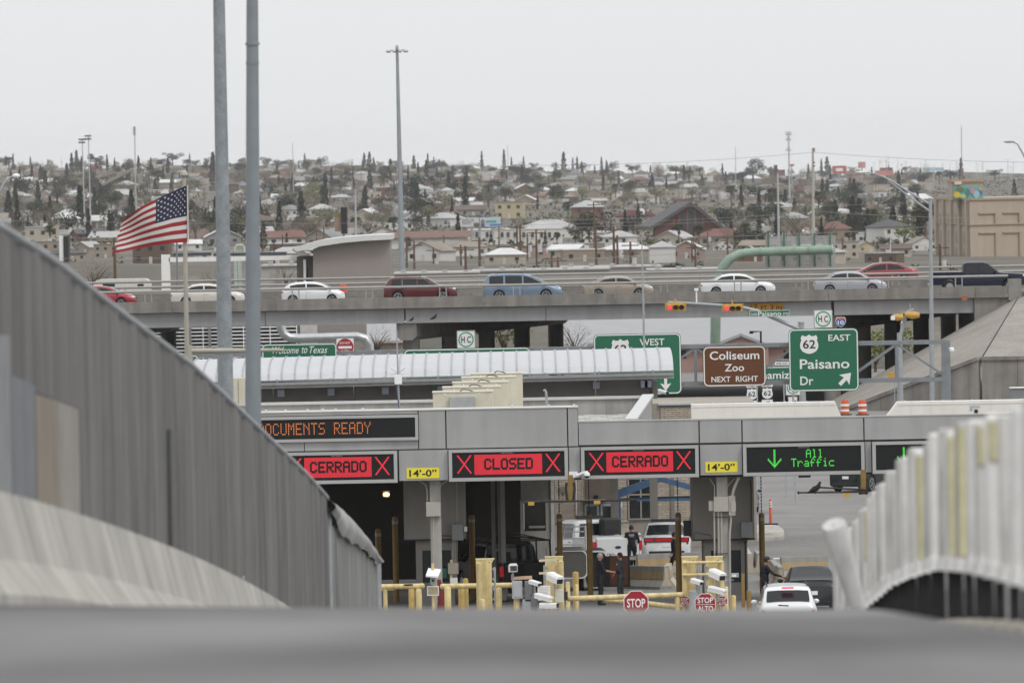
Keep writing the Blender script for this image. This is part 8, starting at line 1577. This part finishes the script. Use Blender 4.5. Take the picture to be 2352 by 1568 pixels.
for kind, n in n_by.items():
    i = 0
    while i < n:
        x = tr.uniform(-20, 2370); yb = 392 + (tr.random() ** 1.25) * 178 + .012 * (x - 1176) * .8
        if any(a - 12 < x < c + 12 and b_ < yb < d_ + 25 for a, b_, c, d_ in KEEP): continue
        Yd = inv(x, yb); hm = {'olive': (6, 10), 'bare': (6, 11), 'pine': (6, 11), 'cypress': (7, 14), 'palm': (8, 13), 'fresh': (6, 9)}[kind]; h = tr.uniform(*hm) * F / Yd
        if Yd < 2100: continue
        tree(kind, x, yb - h, yb, tr.uniform(.95, 1.5) if kind != 'cypress' else tr.uniform(.8, 1.5)); i += 1
# near trees under and beside the overpass
tree('bare', 1318, 715, 835, .9, 'bare tree with a few rusty leaves right of the overpass pier', 618); tree('bare', 868, 735, 835, 1.0, 'bare twiggy tree left of the overpass pier', 630); tree('bare', 215, 590, 690, 1.3, 'bare branching tree left of the flag', 760); tree('bare', 505, 595, 690, 1.2, 'bare tree between the white canopy and the tall pole', 745); tree('bare', 655, 590, 680, 1.0, 'bare tree left of the taupe block', 740); tree('olive', 1160, 690, 850, 1.3, 'greenish tree seen between the pier columns', 650); tree('fresh', 2050, 735, 860, 1.2, 'green shrubby tree seen under the right end of the overpass', 640); tree('fresh', 2010, 745, 870, 1.2, 'yellowish tree behind the right pier columns', 630); tree('pine', 1545, 600, 645, 1.6, 'dark rounded shrub left of the green cantilever tube', 900); tree('pine', 1338, 603, 638, 2.2, 'dark low shrub behind the tan sedan', 860)
# scrub filling the slope
SCB = [M('scrub_%d' % i, c, .95, var=.3, scale=.3, spec=.1) for i, c in enumerate([(.10, .085, .055), (.075, .08, .045), (.14, .115, .085), (.055, .06, .038)])]
V, Fc, mi = [], [], []
for i in range(3600):
    x = tr.uniform(-60, 2410); yb = 392 + (tr.random() ** 1.1) * (182 if i % 12 else 228) + .012 * (x - 1176) * .6; Yd = inv(x, yb) if i % 1 == 0 else 0; X = (x - PW/2) * Yd / F; p = Vector((X, Yd, terr(X, Yd))); m_ = tr.randrange(4); s = tr.uniform(1.0, 3.0) * (.35 if Yd < 2000 else 1)
    for j in range(11):
        c = p + Vector((tr.gauss(0, s * .6), tr.gauss(0, s * .6), abs(tr.gauss(0, s * .45)))); n_ = Vector((tr.uniform(-1, 1), tr.uniform(-1, 1), tr.uniform(-1, 1))).normalized(); u = n_.orthogonal().normalized() * tr.uniform(.25, .6) * (.4 if Yd < 2000 else 1); v = n_.cross(u); k0 = len(V); V += [tuple(c - u), tuple(c - v), tuple(c + u), tuple(c + v)]; Fc.append((k0, k0+1, k0+2, k0+3)); mi.append(m_)
fm = bpy.data.meshes.new('hillside_scrub'); fm.from_pydata(V, [], Fc)
for m_ in SCB: fm.materials.append(m_)
fm.polygons.foreach_set('material_index', mi); o = bpy.data.objects.new('hillside_scrub', fm); COL.objects.link(o); o['kind'] = 'stuff'; tag(o, 'low dry scrub and shrubs scattered over the hillside', 'scrub')
# ================================================================ poles, masts and wires
WOODP = M('pole_wood', (.13, .08, .055), .95, var=.2, scale=1); PALEP = M('pole_pale', (.42, .43, .43), .6, .2, var=.1)
def upole(x, yt, yb, label=None, r=.16, mat=None, arms=1, Yo=None, group='utility poles', ds_='brown utility pole with crossarm', tf=None):
    if Yo: p = Vector((PX(x, Yo, yb), Yo, PZ(x, yb, Yo)))
    else: p = ground_pt(x, yb)
    k = p.y / F; zt_ = PZ(x, yt, p.y); t = thing('utility_pole', label or '', 'pole', p, group); MB().tube([(p.x, p.y, p.z - 1), (p.x, p.y, zt_)], [r, r * .7], 7).build('pole', mat or WOODP, t, True)
    for i in range(arms): z = zt_ - .5 - i * 1.1; MB().box(p.x - 1.15, p.x + 1.15, p.y - .12, p.y + .0, z - .07, z + .07).build('crossarm', mat or WOODP, t)
    if tf: MB().cyl((p.x + .45, p.y - .2, zt_ - 3.2), (p.x + .45, p.y - .2, zt_ - 2.1), .33, n=10).build('transformer', M('transformer_grey', (.5, .5, .5), .5), t, True)
    if not label: autolabel(t, ds_, p)
    return t
for x, yt, yb, *r in ((1366, 464, 600), (1370, 530, 610, .2), (1411, 520, 612, .22), (1419, 540, 612, .2), (1449, 555, 618, .2, 2), (1196, 515, 605, .2), (1189, 517, 604, .2), (1212, 535, 600), (1233, 527, 612), (1590, 545, 600), (1594, 540, 596), (1672, 545, 604), (1626, 525, 572), (1500, 598, 625), (1598, 560, 625), (935, 545, 615), (952, 555, 618), (996, 568, 606), (1020, 540, 590), (1070, 565, 620, .22), (1102, 545, 612, .22), (1147, 520, 593), (1044, 525, 570), (1059, 562, 610), (265, 545, 660, .2), (120, 478, 520), (240, 490, 560), (330, 390, 470), (345, 395, 470), (395, 400, 470), (365, 400, 440), (100, 395, 440), (285, 395, 440), (430, 480, 570), (470, 430, 500), (480, 460, 520), (604, 520, 590), (650, 540, 600), (630, 555, 610), (810, 365, 425), (830, 385, 440), (808, 372, 405), (745, 520, 590), (728, 525, 580), (672, 520, 560), (765, 380, 440), (1128, 400, 450), (1078, 420, 470), (1060, 415, 455), (1268, 585, 640), (1282, 590, 630), (1656, 390, 435), (2070, 400, 440), (2012, 400, 460), (1936, 545, 600), (2160, 560, 620, .2), (1840, 395, 430), (1560, 425, 470)):
    upole(x, yt, yb, None, r[0] if r else .17, None, r[1] if len(r) > 1 else 1, tf=(x % 3 == 0))
sk = random.Random(3)
for i in range(64):                                       # thin poles along the skyline
    x = sk.uniform(0, 2352) if i < 30 else sk.uniform(1850, 2352); yb = 396 + .012 * (x - 1176) + sk.uniform(0, 16); yt = yb - sk.uniform(14, 34) - (22 * sk.random() if x > 1900 else 0); upole(x, yt, yb, None, .11 if x < 1900 else .14, PALEP if i % 3 else WOODP, 1 if sk.random() < .7 else 2, ds_='thin pale skyline pole' if i % 3 else 'thin brown skyline pole')
def mast(label, x, yt, yb, Yo, w0, w1, mat=PALEP, xt=None): p = Vector((PX(x, Yo, yb), Yo, min(PZ(x, yb, Yo), terr(0, Yo)))); t = thing('tall_mast', label, 'pole', p); k = Yo / F; MB().tube([p, P(xt or x, yt, Yo)], [w0*k/2, w1*k/2], 10).build('shaft', mat, t, True); return t, k
# high mast light
HM = M('high_mast_steel', (.30, .33, .35), .55, .3, var=.1, scale=1); t, k = mast('very tall high mast light pole with a ring of lamps against the sky', 924, 108, 640, 900, 15, 6.5, HM, 912); c = P(912, 118, 900)
MB().tube([c + Vector((0, 0, 6*k)), c + Vector((0, 0, 14*k))], [4.5*k, 2*k], 8).build('head_frame', HM, t)
for i in range(10): a = 2 * math.pi * i / 10; e = c + Vector((22*k*math.cos(a), 22*k*math.sin(a), 0)); MB().tube([c + Vector((0, 0, 2*k)), e + Vector((0, 0, 2.5*k))], .05, 5).build('lamp_arm', HM, t); MB().sphere(e, 4.2*k, 8, 6, (1, 1, .8)).build('lamp', M('mast_lamp', (.5, .5, .5), .4), t, True)
for x, yt, yb, lb in ((189, 319, 435, 'stadium light pole, left of two behind the flag area'), (203, 311, 440, 'stadium light pole, right of two behind the flag area'), (309, 290, 440, 'single tall stadium light pole left of the flag')):
    Yq = 3000; t, k = mast(lb, x + (4 if x < 300 else 3), yt, yb, Yq, 3.6, 2.2, PALEP, x)
    if x < 300:
        for dy in (0, 7): MB().bar(P(x - 8, yt + dy + .5, Yq), P(x + 5, yt + dy, Yq), .5, .25).build('lamp_bar', EGREY, t); [MB().box(P(x + q, yt + dy, Yq).x - .3, P(x + q, yt + dy, Yq).x + .3, Yq - .4, Yq, PZ(x, yt + dy + 1.5, Yq) - .3, PZ(x, yt + dy + 1.5, Yq) + .25).build('lamp', EGREY, t) for q in (-7, -4, -1, 2, 5)]
    else:
        for dy in (2, 7, 12, 17): MB().box(P(x - 4, yt + dy, Yq).x, P(x + 3, yt + dy, Yq).x, Yq - .3, Yq, PZ(x, yt + dy + 3, Yq), PZ(x, yt + dy, Yq)).build('lamp_bank', EGREY, t)
t, k = mast('cell tower with antenna panels on the right skyline', 1813, 303, 408, 4200, 4.2, 3, PALEP, 1811)
for dy, n_ in ((6, 5), (18, 3), (42, 3)):
    for q in range(n_): x = 1811 + (q - n_/2 + .5) * 3; B('antenna_panel', PALEP, t, x - .7, 303 + dy - 7, x + .7, 303 + dy + 3, 4198 - q * .3, .5)
    MB().bar(P(1804, 303 + dy, 4200), P(1818, 303 + dy, 4200), .4).build('platform_bar', PALEP, t)
t, k = mast('thick pale concrete pole with small brackets right of the louvred sign', 1868, 340, 560, 1250, 9, 5, M('pole_concrete', (.42, .40, .36), .9, var=.1, scale=1), 1867)
for y_ in (341, 345, 380, 372, 452): MB().box(PX(1868, 1250, y_), PX(1872, 1250, y_), 1249.8, 1250.2, PZ(1868, y_ + 3, 1250), PZ(1868, y_, 1250)).build('bracket', WOODP, t)
mast('plain pale pole left of the thick concrete pole', 1789, 398, 560, 1300, 6, 4.5, PALEP, 1786); mast('thin antenna mast above the evergreen right of the church', 1690, 338, 430, 4300, 2.5, 1.2, PALEP, 1689); mast('thin skyline antenna right of the tall poles', 674, 327, 420, 4300, 2.2, 1.2, PALEP, 672); mast('thin skyline antenna right of the cypress pair', 1167, 333, 410, 4500, 2, 1.0, PALEP, 1166); mast('tall thin red tipped mast over the tan block', 2209, 290, 420, 4000, 2.4, 1.4, M('mast_rust', (.3, .17, .13), .8), 2208); mast('pale steel pole left of the taupe block', 818, 435, 580, 1200, 6, 4, PALEP, 816); mast('slim grey pole behind the flagpole', 406, 556, 680, 640, 5, 4, EGREY); mast('white flag mast between the louvred sign and the tan block', 2045, 540, 620, 1500, 4, 2, M('mast_white', (.5, .55, .52), .7))
# signs on the right skyline
for x0, y0, x1, y1, c, lb in ((1912, 381, 1944, 399, (.42, .13, .11), 'faded red block sign on the right skyline'), (1971, 372, 1988, 386, (.5, .26, .26), 'faded pink sign on the right skyline'), (2010, 392, 2052, 402, (.55, .2, .18), 'low red and white sign on the right skyline'), (1812, 377, 1824, 382, (.45, .1, .1), 'small red roof sign left of the cypress on the right'), (2120, 385, 2168, 393, (.35, .48, .54), 'pale blue sign band on the right skyline')):
    Yq = 5200; a, b_, c0, d0 = rect(x0, y0, x1, y1, Yq); t = thing('distant_sign', lb, 'sign', ((a+b_)/2, Yq, terr(0, Yq))); MB().box(a, b_, Yq, Yq + 1, c0, d0).build('panel', M('dsign_%d' % x0, c, .8, var=.25, scale=.3), t); MB().box((a+b_)/2 - .3, (a+b_)/2 + .3, Yq + .3, Yq + .8, c0 - 12, c0).build('post', STEEL, t)
    if x0 == 1912: MB().box(a + (b_-a)*.25, a + (b_-a)*.75, Yq - .3, Yq - .01, c0 + (d0-c0)*.3, c0 + (d0-c0)*.7).build('pale_mark', WHITE, t)
# wires
WIRE = M('wire_grey', (.30, .30, .30), .6, var=0)
def wire(label, x0, y0, x1, y1, Y, sag, r=.03):
    pts = [P(x0 + (x1-x0)*i/24, y0 + (y1-y0)*i/24 + sag*4*(i/24)*(1-i/24), Y) for i in range(25)]; t = MB().tube(pts, r, 4); o = t.build('overhead_wire', WIRE); tag(o, label, 'wire', 'overhead wires')
for i, a in enumerate(((-20, 577, 1374, 570, 1500, 8), (-20, 506, 1500, 500, 1500, 10), (-20, 545, 1280, 533, 1500, 6), (600, 596, 1500, 588, 1400, 6), (-20, 592, 900, 583, 1300, 5), (1367, 470, 2352, 455, 1800, 10), (1180, 517, 1870, 487, 1500, 5), (1180, 525, 1870, 495, 1500, 5), (1200, 380, 1867, 350, 1250, 8), (1867, 350, 2400, 373, 1250, 5), (1867, 485, 2400, 502, 1250, 5), (1370, 545, 2140, 520, 1250, 8), (1870, 575, 2160, 560, 1250, 3), (300, 606, 1000, 600, 1000, 4), (1100, 600, 1660, 575, 1000, 5), (590, 560, 1210, 540, 1400, 8))):
    wire('thin overhead wire crossing ' + ['the lower left slope', 'the mid left slope below the flag top', 'the left slope under the flag', 'behind the curved roof block', 'just above the overpass at left', 'the right slope above the church', 'above the church roof, upper of two', 'above the church roof, lower of two', 'the sky left of the concrete pole', 'the sky right of the concrete pole', 'the mid right slope', 'in front of the church', 'above the right railing', 'behind the white sedan at left', 'behind the green tube', 'above the long brown roof'][i], *a, r=.026)
finish_labels()
# ================================================================ haze
hz_ = MB().box(-1900, 1900, -300, 9300, -120, 60); ho = hz_.build('haze', None); ho['kind'] = 'stuff'; tag(ho, 'thin pale haze over the whole valley', 'haze')
hm_ = bpy.data.materials.new('haze'); hm_.use_nodes = True; t_ = hm_.node_tree; t_.nodes.clear(); o_ = t_.nodes.new('ShaderNodeOutputMaterial'); v_ = t_.nodes.new('ShaderNodeVolumePrincipled'); v_.inputs['Color'].default_value = (.92, .93, .95, 1); v_.inputs['Density'].default_value = 3.4e-5; v_.inputs['Anisotropy'].default_value = 0.0
t_.links.new(v_.outputs[0], o_.inputs['Volume']); ho.data.materials.append(hm_)
